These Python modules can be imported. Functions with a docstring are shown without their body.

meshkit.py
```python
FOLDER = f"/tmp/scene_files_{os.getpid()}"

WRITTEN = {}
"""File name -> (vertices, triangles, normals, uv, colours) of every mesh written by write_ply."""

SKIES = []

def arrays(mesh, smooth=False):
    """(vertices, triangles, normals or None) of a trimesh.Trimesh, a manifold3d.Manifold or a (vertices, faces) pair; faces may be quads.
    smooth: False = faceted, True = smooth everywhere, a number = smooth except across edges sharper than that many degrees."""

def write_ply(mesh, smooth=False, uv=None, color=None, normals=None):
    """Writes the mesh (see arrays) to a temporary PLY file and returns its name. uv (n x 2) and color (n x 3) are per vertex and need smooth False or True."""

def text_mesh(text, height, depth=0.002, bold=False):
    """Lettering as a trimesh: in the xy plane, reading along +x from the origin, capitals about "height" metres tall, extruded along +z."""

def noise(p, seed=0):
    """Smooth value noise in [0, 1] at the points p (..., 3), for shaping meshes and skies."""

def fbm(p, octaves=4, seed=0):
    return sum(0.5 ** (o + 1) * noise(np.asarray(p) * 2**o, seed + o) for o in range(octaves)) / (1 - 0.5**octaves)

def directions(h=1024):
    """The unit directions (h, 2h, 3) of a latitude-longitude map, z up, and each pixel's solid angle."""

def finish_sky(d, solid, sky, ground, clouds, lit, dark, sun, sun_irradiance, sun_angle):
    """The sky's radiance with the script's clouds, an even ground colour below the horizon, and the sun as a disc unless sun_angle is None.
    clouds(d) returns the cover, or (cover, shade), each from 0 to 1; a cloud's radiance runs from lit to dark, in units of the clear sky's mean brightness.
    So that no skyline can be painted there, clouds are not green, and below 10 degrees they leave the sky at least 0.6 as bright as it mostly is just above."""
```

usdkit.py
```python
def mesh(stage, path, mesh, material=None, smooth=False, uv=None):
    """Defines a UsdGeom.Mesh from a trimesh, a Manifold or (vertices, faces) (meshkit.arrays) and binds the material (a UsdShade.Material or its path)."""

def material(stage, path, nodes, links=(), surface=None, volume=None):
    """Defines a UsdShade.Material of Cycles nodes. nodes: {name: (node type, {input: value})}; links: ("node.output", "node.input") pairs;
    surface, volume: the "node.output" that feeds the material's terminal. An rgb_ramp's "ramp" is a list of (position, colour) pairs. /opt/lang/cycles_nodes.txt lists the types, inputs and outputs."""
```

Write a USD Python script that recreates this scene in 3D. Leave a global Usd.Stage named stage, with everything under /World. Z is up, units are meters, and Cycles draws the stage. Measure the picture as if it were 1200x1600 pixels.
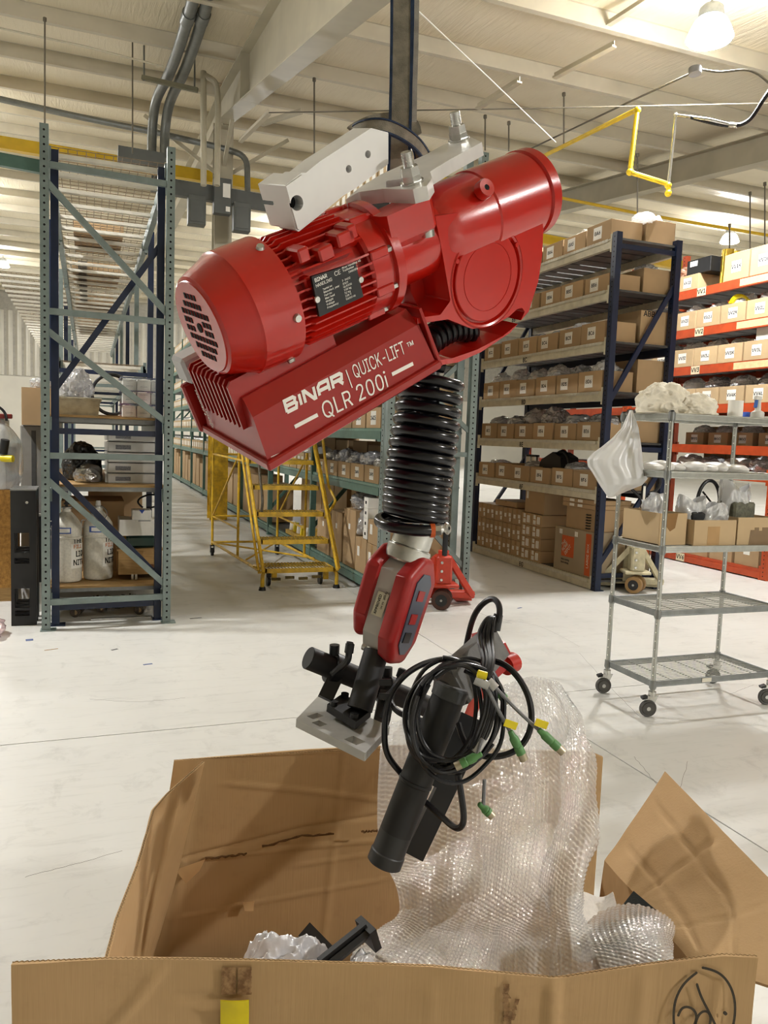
import math, random
import numpy as np, trimesh, manifold3d, usdkit, meshkit
from pxr import Usd, UsdGeom, Gf, Sdf
from shapely.geometry import Polygon, LineString, Point, box as sbox
from shapely import affinity
from scipy.interpolate import CubicSpline, RectBivariateSpline
from scipy.spatial.transform import Rotation

stage = Usd.Stage.CreateInMemory()
UsdGeom.SetStageUpAxis(stage, 'Z')
UsdGeom.SetStageMetersPerUnit(stage, 1.0)
world = UsdGeom.Xform.Define(stage, '/World')
stage.SetDefaultPrim(world.GetPrim())
rng = random.Random(7)

# ------------------------------------------------------------------ camera
FPX, EYE = 1222.0, 1.55                       # focal length in pixels of the 1200 x 1600 frame; eye height
_n = np.array([-475, 12950, FPX]); _n /= np.linalg.norm(_n)
_y = np.array([-462, -134, FPX]); _z = -_n
_y = _y - _z * (_y @ _z); _y /= np.linalg.norm(_y)
CM = np.stack([np.cross(_y, _z), _y, _z], 1)   # world -> camera (x right, y down, z forward)
CP = np.array([0, 0, EYE])
cam = UsdGeom.Camera.Define(stage, '/World/camera')
_r, _d, _f = CM[0], CM[1], CM[2]
cam.AddTransformOp().Set(Gf.Matrix4d(*[float(v) for row in (list(_r) + [0], list(-_d) + [0], list(-_f) + [0], list(CP) + [1]) for v in row]))
cam.CreateHorizontalApertureAttr(36.0); cam.CreateVerticalApertureAttr(48.0)
cam.CreateFocalLengthAttr(36.0 * FPX / 1200)
cam.CreateClippingRangeAttr(Gf.Vec2f(0.05, 500))
cam.CreateFStopAttr(0.0)
EXPOSURE = 1.36
LAMP_POWER = 330.0
LAMP_COLOR = (1.0, 0.99, 0.975)
LAMP_SPOTS = [(x, y) for x in (-3.24, 6.15, 15.9) for y in (-3.0, 7.0, 16.8, 26.6, 36.0) if (x, y) not in ((6.15, 16.8), (-3.24, -3.0), (15.9, -3.0))]
cam.CreateExposureAttr(EXPOSURE)

def ray(px, py): return CM.T @ np.array([px - 600, py - 800, FPX])
def floor_at(px, py, z=0.0): d = ray(px, py); return CP + d * ((z - EYE) / d[2])
def on_x(px, py, x): d = ray(px, py); return CP + d * (x / d[0])
def on_y(px, py, y): d = ray(px, py); return CP + d * (y / d[1])
def dep(px, py, t): return CP + ray(px, py) / FPX * t

# ------------------------------------------------------------------ scene helpers
_used = {}
def numbered(parent, name):
    k = _used.get((parent, name), 0); _used[(parent, name)] = k + 1
    return f'{parent}/{name}' + (f'_{k:03d}' if k else '')

def _meta(prim, label=None, cat=None, group=None, kind=None):
    for k, v in (('label', label), ('category', cat), ('group', group), ('kind', kind)):
        if v: prim.SetCustomDataByKey(k, v)

class Thing:
    def __init__(s, name, label=None, cat=None, base=(0, 0, 0), group=None, kind=None, rotz=0.0):
        s.path = numbered('/World', name); s.base = np.array(base, float); s.rotz = rotz
        x = UsdGeom.Xform.Define(stage, s.path); x.AddTranslateOp().Set(Gf.Vec3d(*map(float, base)))
        if rotz: x.AddRotateZOp().Set(math.degrees(rotz))
        s.prim = x.GetPrim(); _meta(s.prim, label, cat, group, kind)
    def part(s, name, mesh, m, parent=None, label=None, kind=None, smooth=35, local=False):
        p = numbered(parent or s.path, name)
        if not local: mesh = mesh.copy(); mesh.apply_translation(-s.base)
        g = usdkit.mesh(stage, p, mesh, m, smooth=smooth); _meta(g.GetPrim(), label, None, None, kind)
        return p

ORD = ['first', 'second', 'third', 'fourth', 'fifth', 'sixth', 'seventh', 'eighth', 'ninth', 'tenth'] + [f'{n}{"st" if n % 10 == 1 else "nd" if n % 10 == 2 else "rd" if n % 10 == 3 else "th"}' if n > 20 else f'{n}th' for n in range(11, 80)]

def solo(name, mesh, m, label, cat, group=None, kind=None, smooth=35):
    p = numbered('/World', name); b = mesh.bounds; c = np.array([(b[0, 0] + b[1, 0]) / 2, (b[0, 1] + b[1, 1]) / 2, b[0, 2]])
    mesh = mesh.copy(); mesh.apply_translation(-c)
    g = usdkit.mesh(stage, p, mesh, m, smooth=smooth); g.AddTranslateOp().Set(Gf.Vec3d(*map(float, c)))
    _meta(g.GetPrim(), label, cat, group, kind); return p

def copy_of(path, name, base, rotz=0.0, label=None, cat=None, group=None):
    p = numbered('/World', name)
    x = UsdGeom.Xform.Define(stage, p)
    x.GetPrim().GetReferences().AddInternalReference(path)
    x.ClearXformOpOrder(); x.AddTranslateOp().Set(Gf.Vec3d(*map(float, base)))
    r = x.AddRotateZOp(); r.Set(math.degrees(rotz))
    x.GetPrim().SetInstanceable(True); _meta(x.GetPrim(), label, cat, group); return p

# ------------------------------------------------------------------ mesh helpers
TM = trimesh.Trimesh
def cat(*ms):
    ms = [m for g in ms for m in (g if isinstance(g, (list, tuple)) else [g])]
    return trimesh.util.concatenate(ms)
def xf(m, M): m = m.copy(); m.apply_transform(M); return m
def frame(o, x, y=None, z=None):
    x = np.array(x, float); x /= np.linalg.norm(x)
    if z is None: z = np.cross(x, y)
    z = np.array(z, float); z = z - x * (z @ x); z /= np.linalg.norm(z)
    M = np.eye(4); M[:3, 0], M[:3, 1], M[:3, 2], M[:3, 3] = x, np.cross(z, x), z, o; return M
def bx(x0, x1, y0, y1, z0, z1):
    m = trimesh.creation.box((abs(x1 - x0), abs(y1 - y0), abs(z1 - z0))); m.apply_translation(((x0 + x1) / 2, (y0 + y1) / 2, (z0 + z1) / 2)); return m
def rbx(x0, x1, y0, y1, z0, z1, r=.004):
    x0, x1 = min(x0, x1), max(x0, x1); y0, y1 = min(y0, y1), max(y0, y1); z0, z1 = min(z0, z1), max(z0, z1)
    r = min(r, (x1 - x0) / 2.2, (y1 - y0) / 2.2, (z1 - z0) / 2.2)
    P = []
    for a in range(3):
        d = [0, 0, 0]; d[a] = r
        for i in (x0 + r - d[0], x1 - r + d[0]):
            for j in (y0 + r - d[1], y1 - r + d[1]):
                for k in (z0 + r - d[2], z1 - r + d[2]): P.append((i, j, k))
    return hull(P)
def hull(P): return TM(*_arr(manifold3d.Manifold.hull_points(np.array(P, np.float32))), process=False)
def _arr(m): q = m.to_mesh(); return np.array(q.vert_properties[:, :3], float), np.array(q.tri_verts)
def cyl(p0, p1, r, r1=None, n=16, cap=True):
    p0, p1 = np.array(p0, float), np.array(p1, float); r1 = r if r1 is None else r1
    d = p1 - p0; d /= np.linalg.norm(d)
    u = np.cross(d, (0, 0, 1) if abs(d[2]) < .9 else (1, 0, 0)); u /= np.linalg.norm(u); w = np.cross(d, u)
    a = np.linspace(0, 2 * np.pi, n, endpoint=False)
    ring = np.outer(np.cos(a), u) + np.outer(np.sin(a), w)
    V = np.vstack([p0 + ring * r, p1 + ring * r1, p0, p1]); i = np.arange(n); j = (i + 1) % n
    F_ = [np.stack([i, j, n + j], 1), np.stack([i, n + j, n + i], 1)]
    if cap: F_ += [np.stack([np.full(n, 2 * n), j, i], 1), np.stack([np.full(n, 2 * n + 1), n + i, n + j], 1)]
    m = TM(V, np.vstack(F_), process=False)
    if not cap: m.remove_unreferenced_vertices()
    return m
def beam(p0, p1, w, h, up=(0, 0, 1)):
    """A box-section bar from p0 to p1, w across, h along up."""
    p0, p1 = np.array(p0, float), np.array(p1, float); L = np.linalg.norm(p1 - p0)
    up = np.array(up, float); d = (p1 - p0) / L
    if abs(up @ d) > .98: up = np.array((0., 1, 0)) if abs(d[1]) < .9 else np.array((1., 0, 0))
    m = trimesh.creation.box((L, w, h)); return xf(m, frame((p0 + p1) / 2, d, z=up))
def tube(P, r, n=8, closed=False, cap=True):
    P = np.array(P, float); N = len(P)
    T = np.gradient(P, axis=0) if not closed else np.roll(P, -1, 0) - np.roll(P, 1, 0)
    T /= np.maximum(np.linalg.norm(T, axis=1, keepdims=True), 1e-9)
    u = np.cross(T[0], (0, 0, 1)); u = u if np.linalg.norm(u) > .1 else np.cross(T[0], (1, 0, 0)); u /= np.linalg.norm(u)
    a = np.linspace(0, 2 * np.pi, n, endpoint=False); rr = np.broadcast_to(r, N); V = []
    for k in range(N):
        u = u - T[k] * (u @ T[k]); u /= np.linalg.norm(u); w = np.cross(T[k], u)
        V.append(P[k] + rr[k] * (np.outer(np.cos(a), u) + np.outer(np.sin(a), w)))
    V = np.vstack(V); F_ = []; i = np.arange(n); j = (i + 1) % n
    for k in range(N if closed else N - 1):
        A, B = k * n, ((k + 1) % N) * n
        F_ += [np.stack([A + i, A + j, B + j], 1), np.stack([A + i, B + j, B + i], 1)]
    if not closed and cap:
        V = np.vstack([V, P[0], P[-1]]); c0 = N * n
        F_ += [np.stack([np.full(n, c0), j, i], 1), np.stack([np.full(n, c0 + 1), (N - 1) * n + i, (N - 1) * n + j], 1)]
    return TM(V, np.vstack(F_), process=False)
def spline(P, n=40, closed=False):
    P = np.array(P, float)
    if closed: P = np.vstack([P, P[:1]])
    t = np.r_[0, np.cumsum(np.linalg.norm(np.diff(P, axis=0), axis=1) ** .5)]
    s = CubicSpline(t, P, bc_type='periodic' if closed else 'natural')
    return s(np.linspace(0, t[-1], n, endpoint=not closed))
def rounded(P, r, k=5):
    """A polyline whose corners are rounded with radius about r."""
    P = [np.array(p, float) for p in P]; out = [P[0]]
    for a, b, c in zip(P, P[1:], P[2:]):
        u, v = a - b, c - b; lu, lv = np.linalg.norm(u), np.linalg.norm(v); q = min(r, lu / 2.1, lv / 2.1)
        s, e = b + u / lu * q, b + v / lv * q
        out += [(1 - t) ** 2 * s + 2 * t * (1 - t) * b + t * t * e for t in np.linspace(0, 1, k)]
    return np.array(out + [P[-1]])
def lathe(prof, o, d, n=32):
    """prof: (radius, distance along d) pairs, open; revolved about d through o."""
    prof = np.array(prof, float); d = np.array(d, float); d /= np.linalg.norm(d)
    u = np.cross(d, (0, 0, 1) if abs(d[2]) < .9 else (1, 0, 0)); u /= np.linalg.norm(u); w = np.cross(d, u)
    a = np.linspace(0, 2 * np.pi, n, endpoint=False); ring = np.outer(np.cos(a), u) + np.outer(np.sin(a), w)
    V = np.vstack([np.array(o) + d * z + ring * max(r, 1e-5) for r, z in prof]); F_ = []; i = np.arange(n); j = (i + 1) % n
    for k in range(len(prof) - 1):
        A, B = k * n, (k + 1) * n
        F_ += [np.stack([A + i, A + j, B + j], 1), np.stack([A + i, B + j, B + i], 1)]
    return TM(V, np.vstack(F_), process=False)
def prism(poly, z0, z1, M=None):
    if not isinstance(poly, list): poly = [poly]
    ms = []
    for p in poly:
        p = p if hasattr(p, 'geom_type') else Polygon(p)
        if not p.is_valid: p = p.buffer(0)
        for g in getattr(p, 'geoms', [p]):
            if g.area < 1e-10: continue
            m = trimesh.creation.extrude_polygon(g, z1 - z0, engine='earcut'); m.apply_translation((0, 0, z0)); ms.append(m)
    m = cat(ms); return xf(m, M) if M is not None else m
def panel(fn, nu, nv, th):
    """A thick sheet: fn(u, v) -> points (nu*nv, 3) for u, v in [0, 1]; th metres thick, centred."""
    U, V = np.meshgrid(np.linspace(0, 1, nu), np.linspace(0, 1, nv), indexing='ij')
    P = fn(U.ravel(), V.ravel()).reshape(nu, nv, 3)
    N = np.cross(np.gradient(P, axis=0), np.gradient(P, axis=1)); N /= np.maximum(np.linalg.norm(N, axis=2, keepdims=True), 1e-12)
    A, B = (P + N * th / 2).reshape(-1, 3), (P - N * th / 2).reshape(-1, 3); k = nu * nv
    I = np.arange(k).reshape(nu, nv); a, b, c, d = (q.ravel() for q in (I[:-1, :-1], I[1:, :-1], I[1:, 1:], I[:-1, 1:]))
    F_ = [np.stack([a, b, c], 1), np.stack([a, c, d], 1), np.stack([a, c, b], 1) + k, np.stack([a, d, c], 1) + k]
    E_ = np.concatenate([I[:, 0][::-1], I[0, 1:], I[-1:, -1][:0], I[1:, -1], I[-1, ::-1][1:]])
    E_ = np.concatenate([I[0, :], I[1:, -1], I[-1, ::-1][1:], I[::-1, 0][1:]])
    p, q = E_[:-1], E_[1:]
    F_ += [np.stack([p, q, q + k], 1), np.stack([p, q + k, p + k], 1)]
    return TM(np.vstack([A, B]), np.vstack(F_), process=False)
def ribbon(P, W, th):
    """A strap along points P with half-width vectors W (one per point or one for all)."""
    P = np.array(P, float); W = np.broadcast_to(np.array(W, float), P.shape)
    t = np.linspace(0, 1, len(P)); sp, sw = CubicSpline(t, P), CubicSpline(t, W)
    return panel(lambda u, v: sp(u) + sw(u) * (2 * v - 1)[:, None], max(2, len(P) * 4), 5, th)
def crumple(c, size, seed, n=4, amp=.35, freq=2.2, flat=True):
    """A crumpled bag or lump: an icosphere creased by ridged noise, flat underneath."""
    m = trimesh.creation.icosphere(n); v = np.array(m.vertices)
    f = meshkit.fbm(v * freq * .8 + seed * 3.1, 4, seed); g = 1 - np.abs(2 * meshkit.fbm(v * freq * 1.3 + seed * 1.7, 3, seed + 9) - 1)
    r = .85 + amp * 1.1 * (f - .5) + amp * .35 * (g - .6)
    v = v * r[:, None]
    if flat: v[:, 2] = np.where(v[:, 2] < -.45, -.45 + (v[:, 2] + .45) * .08, v[:, 2])
    v = v * (np.array(size) / 2) * (1, 1, 1.3 if flat else 1)
    v[:, 2] -= v[:, 2].min() if flat else 0
    return TM(v + np.array(c), m.faces, process=False)
_tx = {}
def text(s, h, M, depth=.0006, bold=False, sx=1.0, italic=0.0, center=False):
    """Lettering with capitals h tall; M: frame whose x reads along the text and z leaves the surface."""
    key = (s, bold)
    if key not in _tx: _tx[key] = meshkit.text_mesh(s, 1.0, 1.0, bold)
    m = _tx[key].copy(); v = m.vertices * (h * sx, h, depth)
    v[:, 0] += v[:, 1] * italic
    if center: v[:, 0] -= (v[:, 0].min() + v[:, 0].max()) / 2
    m.vertices = v; return xf(m, M)

# ------------------------------------------------------------------ materials
def lin(c):
    if isinstance(c, str): c = [int(c[i:i + 2], 16) / 255 for i in (1, 3, 5)]
    c = np.array(c, float); return np.where(c <= .04045, c / 12.92, ((c + .055) / 1.055) ** 2.4)
_m = {}
def mat(name, col, rough=.5, metal=0.0, var=.08, vs=6.0, bump=0.0, bs=120.0, coat=0.0, rand=0.0, col2=None, stretch=None, **kw):
    """Principled material: base colour varied by noise between col and col2 (or a darker col), fine relief, per-object tone."""
    if name in _m: return _m[name]
    c = lin(col); c2 = lin(col2) if col2 is not None else c * (1 - 2.2 * var)
    N = {'g': ('geometry', {}), 'n': ('noise_texture', {'scale': vs, 'detail': 5.0, 'roughness': .6}),
         'r': ('rgb_ramp', {'ramp': [(.32, tuple(c2)), (.62, tuple(c))]}),
         'p': ('principled_bsdf', {'roughness': rough, 'metallic': metal, 'coat_weight': coat, **kw})}
    Lk = []
    src = 'g.position'
    if stretch is not None:
        N['mp'] = ('mapping', {'scale': stretch}); Lk.append(('g.position', 'mp.vector')); src = 'mp.vector'
    Lk += [(src, 'n.vector'), ('n.fac', 'r.fac')]
    out = 'r.color'
    if rand:
        N['oi'] = ('object_info', {}); N['mr'] = ('map_range', {'from_min': 0.0, 'from_max': 1.0, 'to_min': 1 - rand, 'to_max': 1 + rand})
        N['h'] = ('hsv', {}); Lk += [('oi.random', 'mr.value'), ('mr.result', 'h.value'), (out, 'h.color')]; out = 'h.color'
    Lk.append((out, 'p.base_color'))
    if bump:
        N['bn'] = ('noise_texture', {'scale': bs, 'detail': 3.0}); N['b'] = ('bump', {'strength': bump, 'distance': .002})
        Lk += [(src, 'bn.vector'), ('bn.fac', 'b.height'), ('b.normal', 'p.normal')]
    _m[name] = usdkit.material(stage, f'/World/Looks/{name}', N, Lk, surface='p.BSDF'); return _m[name]
def emit(name, col, strength):
    if name not in _m: _m[name] = usdkit.material(stage, f'/World/Looks/{name}', {'e': ('emission', {'color': col, 'strength': strength})}, [], surface='e.emission')
    return _m[name]
def film(name, tint=(.95, .96, .97), clear=.6, gloss=.12, white=.5, bump=.6, bs=60.0, k=.93, tr=.4):
    """Thin plastic film: mostly clear, glossy, with a milky share."""
    if name in _m: return _m[name]
    N = {'t': ('transparent_bsdf', {'color': tint}), 'gl': ('glossy_bsdf', {'color': (1, 1, 1), 'roughness': gloss}),
         'd': ('diffuse_bsdf', {'color': tuple(np.array(tint) * k)}), 'tr': ('translucent_bsdf', {'color': tuple(np.array(tint) * k)}),
         'm0': ('mix_closure', {'fac': tr}), 'm1': ('mix_closure', {'fac': 1 - clear}), 'lw': ('layer_weight', {'blend': .35}),
         'ma': ('math', {'math_type': 'multiply_add', 'value2': .75, 'value3': .06}), 'm2': ('mix_closure', {}),
         'g': ('geometry', {}), 'n': ('noise_texture', {'scale': bs, 'detail': 3.0}), 'b': ('bump', {'strength': bump, 'distance': .004})}
    L_ = [('d.BSDF', 'm0.closure1'), ('tr.BSDF', 'm0.closure2'), ('t.BSDF', 'm1.closure1'), ('m0.closure', 'm1.closure2'), ('lw.facing', 'ma.value1'),
          ('ma.value', 'm2.fac'), ('m1.closure', 'm2.closure1'), ('gl.BSDF', 'm2.closure2'), ('g.position', 'n.vector'), ('n.fac', 'b.height'), ('b.normal', 'gl.normal'), ('b.normal', 'lw.normal')]
    _m[name] = usdkit.material(stage, f'/World/Looks/{name}', N, L_, surface='m2.closure'); return _m[name]

RED = mat('red_gloss_paint', '#bd1a0d', .24, 0, .05, 9, .06, 260, coat=.5)
RED_BOX = mat('red_satin_paint', '#9c150b', .34, 0, .04, 9, .04, 400, coat=.15)
RED_PLASTIC = mat('red_plastic', '#a5201e', .4, 0, .06, 14, .04, 300)
WHITE_PRINT = mat('white_print', '#f2efe6', .5, 0, .02)
ALU = mat('machined_aluminium', '#e0deda', .4, .3, .05, 12, .05, 90)
ALU_WHITE = mat('anodised_pale_metal', '#eae9e6', .45, .05, .03, 8, .03, 120)
STEEL = mat('zinc_steel', '#c9c9c4', .25, .9, .08, 40)
CHROME = mat('chrome_wire', '#b9bbb6', .28, .85, .08, 20)
GALV = mat('galvanised_steel', '#8e9190', .42, .7, .1, 14)
BLACK = mat('black_plastic', '#17181a', .42, 0, .1, 20, .03, 300)
BLACK_MATT = mat('black_matt_steel', '#1b1b1c', .55, 0, .12, 14, .08, 200)
BLACK_CABLE = mat('black_cable', '#15161a', .35, 0, .05, 30)
HOSE = mat('black_gloss_hose', '#0b0c12', .2, 0, .05, 20)
DARK_GREY = mat('dark_grey_powder', '#4a4b4b', .6, 0, .1, 30, .25, 500)
NAMEPLATE = mat('black_nameplate', '#1c1d1e', .4, 0, .05)
STRAP = mat('grey_webbing', '#8b8575', .85, 0, .2, 30, .5, 420)
STRAP_BLUE = mat('blue_webbing_edge', '#1d3350', .8, 0, .2, 60, .4, 420)
STRAP_PALE = mat('pale_webbing', '#aaa59a', .85, 0, .12, 40, .5, 420)
CARD = mat('cardboard', '#b39670', .78, 0, .05, 3.0, .05, 350, rand=.10)
CARD_IN = mat('cardboard_inside', '#a88c66', .8, 0, .06, 2.2, .08, 300)
CARD_EDGE = mat('cardboard_cut_edge', '#a0845c', .9, 0, .15, 60)
CARD_PALE = mat('pale_cardboard', '#c0a67f', .78, 0, .05, 3.0, .05, 350, rand=.08)
PAPER = mat('white_paper', '#eceae2', .7, 0, .03)
INK = mat('black_ink', '#1c1b1a', .6, 0, .05)
GREEN_PLUG = mat('green_connector', '#5a8f52', .45, 0, .08, 60)
YELLOW_TAPE = mat('yellow_tape', '#e8d313', .4, 0, .05, 20)
RACK_GREEN = mat('grey_green_rack_paint', '#7c8a87', .45, 0, .1, 9, .05, 150)
RACK_TEAL = mat('teal_green_rack_paint', '#55756a', .45, 0, .1, 9, .05, 150)
RACK_BLUE = mat('navy_rack_paint', '#11213f', .4, 0, .12, 8, .04, 150)
RACK_CREAM = mat('cream_rack_paint', '#d8d2bb', .5, 0, .09, 10, .05, 150)
RACK_ORANGE = mat('orange_rack_paint', '#b8481d', .45, 0, .12, 7, .05, 150)
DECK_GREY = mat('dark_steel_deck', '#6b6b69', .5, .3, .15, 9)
YELLOW = mat('worn_yellow_paint', '#dfb428', .45, 0, .18, 11, .1, 120, col2='#b08c26')
HOLE = mat('dark_hole', '#0a0a0a', .9, 0, 0)
BAG = film('clear_plastic_bag', clear=.28, gloss=.1, bump=.6, bs=26)
WRAP = film('stretch_wrap', clear=.5, gloss=.1, bump=.7, bs=18)
SMOKED = film('smoky_plastic_bag', (.62, .62, .64), clear=.22, gloss=.1, bump=.6, bs=24)
# ================================================================== the building
RIDGE_Y, WALL_Y = 24.0, 46.0
def roof_z(y): return EYE + 3.9 + .12 * min(y, RIDGE_Y)          # underside of the purlins
def struct(name, mesh, m, label, cat_, smooth=35): return solo(name, mesh, m, label, cat_, kind='structure', smooth=smooth)

# floor: pale sealed concrete, worn, with saw-cut joints built as recessed strips between slabs
N = {'g': ('geometry', {}), 'n1': ('noise_texture', {'scale': .55, 'detail': 6.0, 'roughness': .62}), 'n2': ('noise_texture', {'scale': 5.0, 'detail': 8.0, 'roughness': .72, 'distortion': .6}),
     'mp': ('mapping', {'scale': (1.1, 9.0, 1.0), 'rotation': (0, 0, -.3)}), 'n3': ('noise_texture', {'scale': 2.2, 'detail': 8.0, 'roughness': .75}),
     'r1': ('rgb_ramp', {'ramp': [(.3, tuple(lin('#c4c3be'))), (.6, tuple(lin('#d0cfca')))]}), 'r2': ('rgb_ramp', {'ramp': [(.28, (.74, .74, .74)), (.46, (1, 1, 1))]}),
     'r3': ('rgb_ramp', {'ramp': [(.3, (.78, .78, .77)), (.47, (1, 1, 1))]}),
     'a': ('mix', {'mix_type': 'multiply', 'fac': .7}), 'b': ('mix', {'mix_type': 'multiply', 'fac': .55}), 'rr': ('rgb_ramp', {'ramp': [(.3, (.48, .48, .48)), (.65, (.3, .3, .3))]}),
     'bm': ('bump', {'strength': .12, 'distance': .004}), 'p': ('principled_bsdf', {'roughness': .4, 'specular_ior_level': .5})}
Lk = [('g.position', 'n1.vector'), ('g.position', 'n2.vector'), ('g.position', 'mp.vector'), ('mp.vector', 'n3.vector'), ('n1.fac', 'r1.fac'), ('n2.fac', 'r2.fac'), ('n3.fac', 'r3.fac'),
      ('r1.color', 'a.color1'), ('r2.color', 'a.color2'), ('a.color', 'b.color1'), ('r3.color', 'b.color2'), ('b.color', 'p.base_color'), ('n1.fac', 'rr.fac'), ('rr.color', 'p.roughness'),
      ('n2.fac', 'bm.height'), ('bm.normal', 'p.normal')]
FLOOR = usdkit.material(stage, '/World/Looks/sealed_concrete', N, Lk, surface='p.BSDF')
N = {'g': ('geometry', {}), 'mp': ('mapping', {'scale': (5.5, .5, .5)}), 'n': ('noise_texture', {'scale': 3.0, 'detail': 5.0, 'distortion': .8}), 'n2': ('noise_texture', {'scale': .5, 'detail': 4.0}),
     'r': ('rgb_ramp', {'ramp': [(.3, tuple(lin('#d6cbb0'))), (.7, tuple(lin('#ece2ca')))]}), 'b': ('bump', {'strength': .35, 'distance': .05}), 'p': ('principled_bsdf', {'roughness': .45})}
ROOF = usdkit.material(stage, '/World/Looks/roof_insulation_facing', N, [('g.position', 'mp.vector'), ('mp.vector', 'n.vector'), ('g.position', 'n2.vector'), ('n2.fac', 'r.fac'), ('r.color', 'p.base_color'), ('n.fac', 'b.height'), ('b.normal', 'p.normal')], surface='p.BSDF')
PURLIN = mat('cream_purlin_paint', '#c9c1ac', .5, 0, .07, 1.5)
RAFTER = mat('cream_rafter_paint', '#b9b29c', .5, 0, .08, 1.2)
WALLM = mat('white_wall_panel', '#dcd8cc', .5, 0, .05, .6)
X0, X1, Y0 = -12.0, 30.0, -8.0
JX, JY = [-12.0, -3.7, 2.48, 8.7, 14.9, 30.0], [-8.0, -2.1, 4.07, 10.2, 16.4, 22.6, 46.0]
slabs = []
ft = Thing('floor', 'pale sealed concrete floor with dark saw-cut joints and scuffs', 'floor', (0, 0, 0), kind='structure')
ft.part('joint_bed', bx(X0, X1, Y0, WALL_Y, -.05, -.006), mat('joint_dirt', '#3d3a36', .9))
J = .004
for i in range(len(JX) - 1):
    for j in range(len(JY) - 1):
        ft.part('slab', bx(JX[i] + J, JX[i + 1] - J, JY[j] + J, JY[j + 1] - J, -.04, 0), FLOOR, smooth=False)
# hairline cracks and litter on the floor are separate, below
n_ = 24
Ys = [Y0, RIDGE_Y, WALL_Y]
rt = []
for a, b in zip(Ys, Ys[1:]):
    za, zb = roof_z(a) + .2, roof_z(b) + .2
    rt.append(hull([(x, y, z + q) for x in (X0, X1) for y, z in ((a, za), (b, zb)) for q in (0, .05)]))
struct('ceiling', cat(rt), ROOF, 'pale roof insulation facing above the purlins', 'ceiling', False)
# purlins: Z sections running across the view
k, y = 0, 10.05 - 1.83 * 9
while y < WALL_Y - .5:
    z = roof_z(y); w = .075; t = .004
    prof = Polygon([(-w, .2), (-w, .2 - t), (-t, .2 - t), (-t, t), (-t, 0), (w, 0), (w, t), (0, t), (0, .2)])
    M = np.array([[0, 0, 1, X0], [1, 0, 0, y], [0, 1, 0, z], [0, 0, 0, 1.]])
    solo(f'trim_{k + 1}', prism(prof, 0, X1 - X0, M), PURLIN, 'cream Z-shaped roof purlin running across under the ceiling', 'purlin', 'roof purlins', 'structure', False)
    k += 1; y += 1.83
def ibeam(P, Q, hp, hq, w=.2, tf=.014, tw=.01):
    """A tapered I-beam hung below the line P-Q (top), hp and hq deep at its ends."""
    P, Q = np.array(P, float), np.array(Q, float); dn = np.array((0, 0, -1.))
    d = Q - P; s = np.cross(d, (0, 0, 1)); s /= np.linalg.norm(s)
    def slab(a0, a1, b0, b1, hw): return hull([p + s * sg * hw + dn * q for p, qs in ((P, (a0, a1)), (Q, (b0, b1))) for q in qs for sg in (-1, 1)])
    return [slab(0, tf, 0, tf, w / 2), slab(tf, hp - tf, tf, hq - tf, tw / 2), slab(hp - tf, hp, hq - tf, hq, w / 2)]
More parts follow.
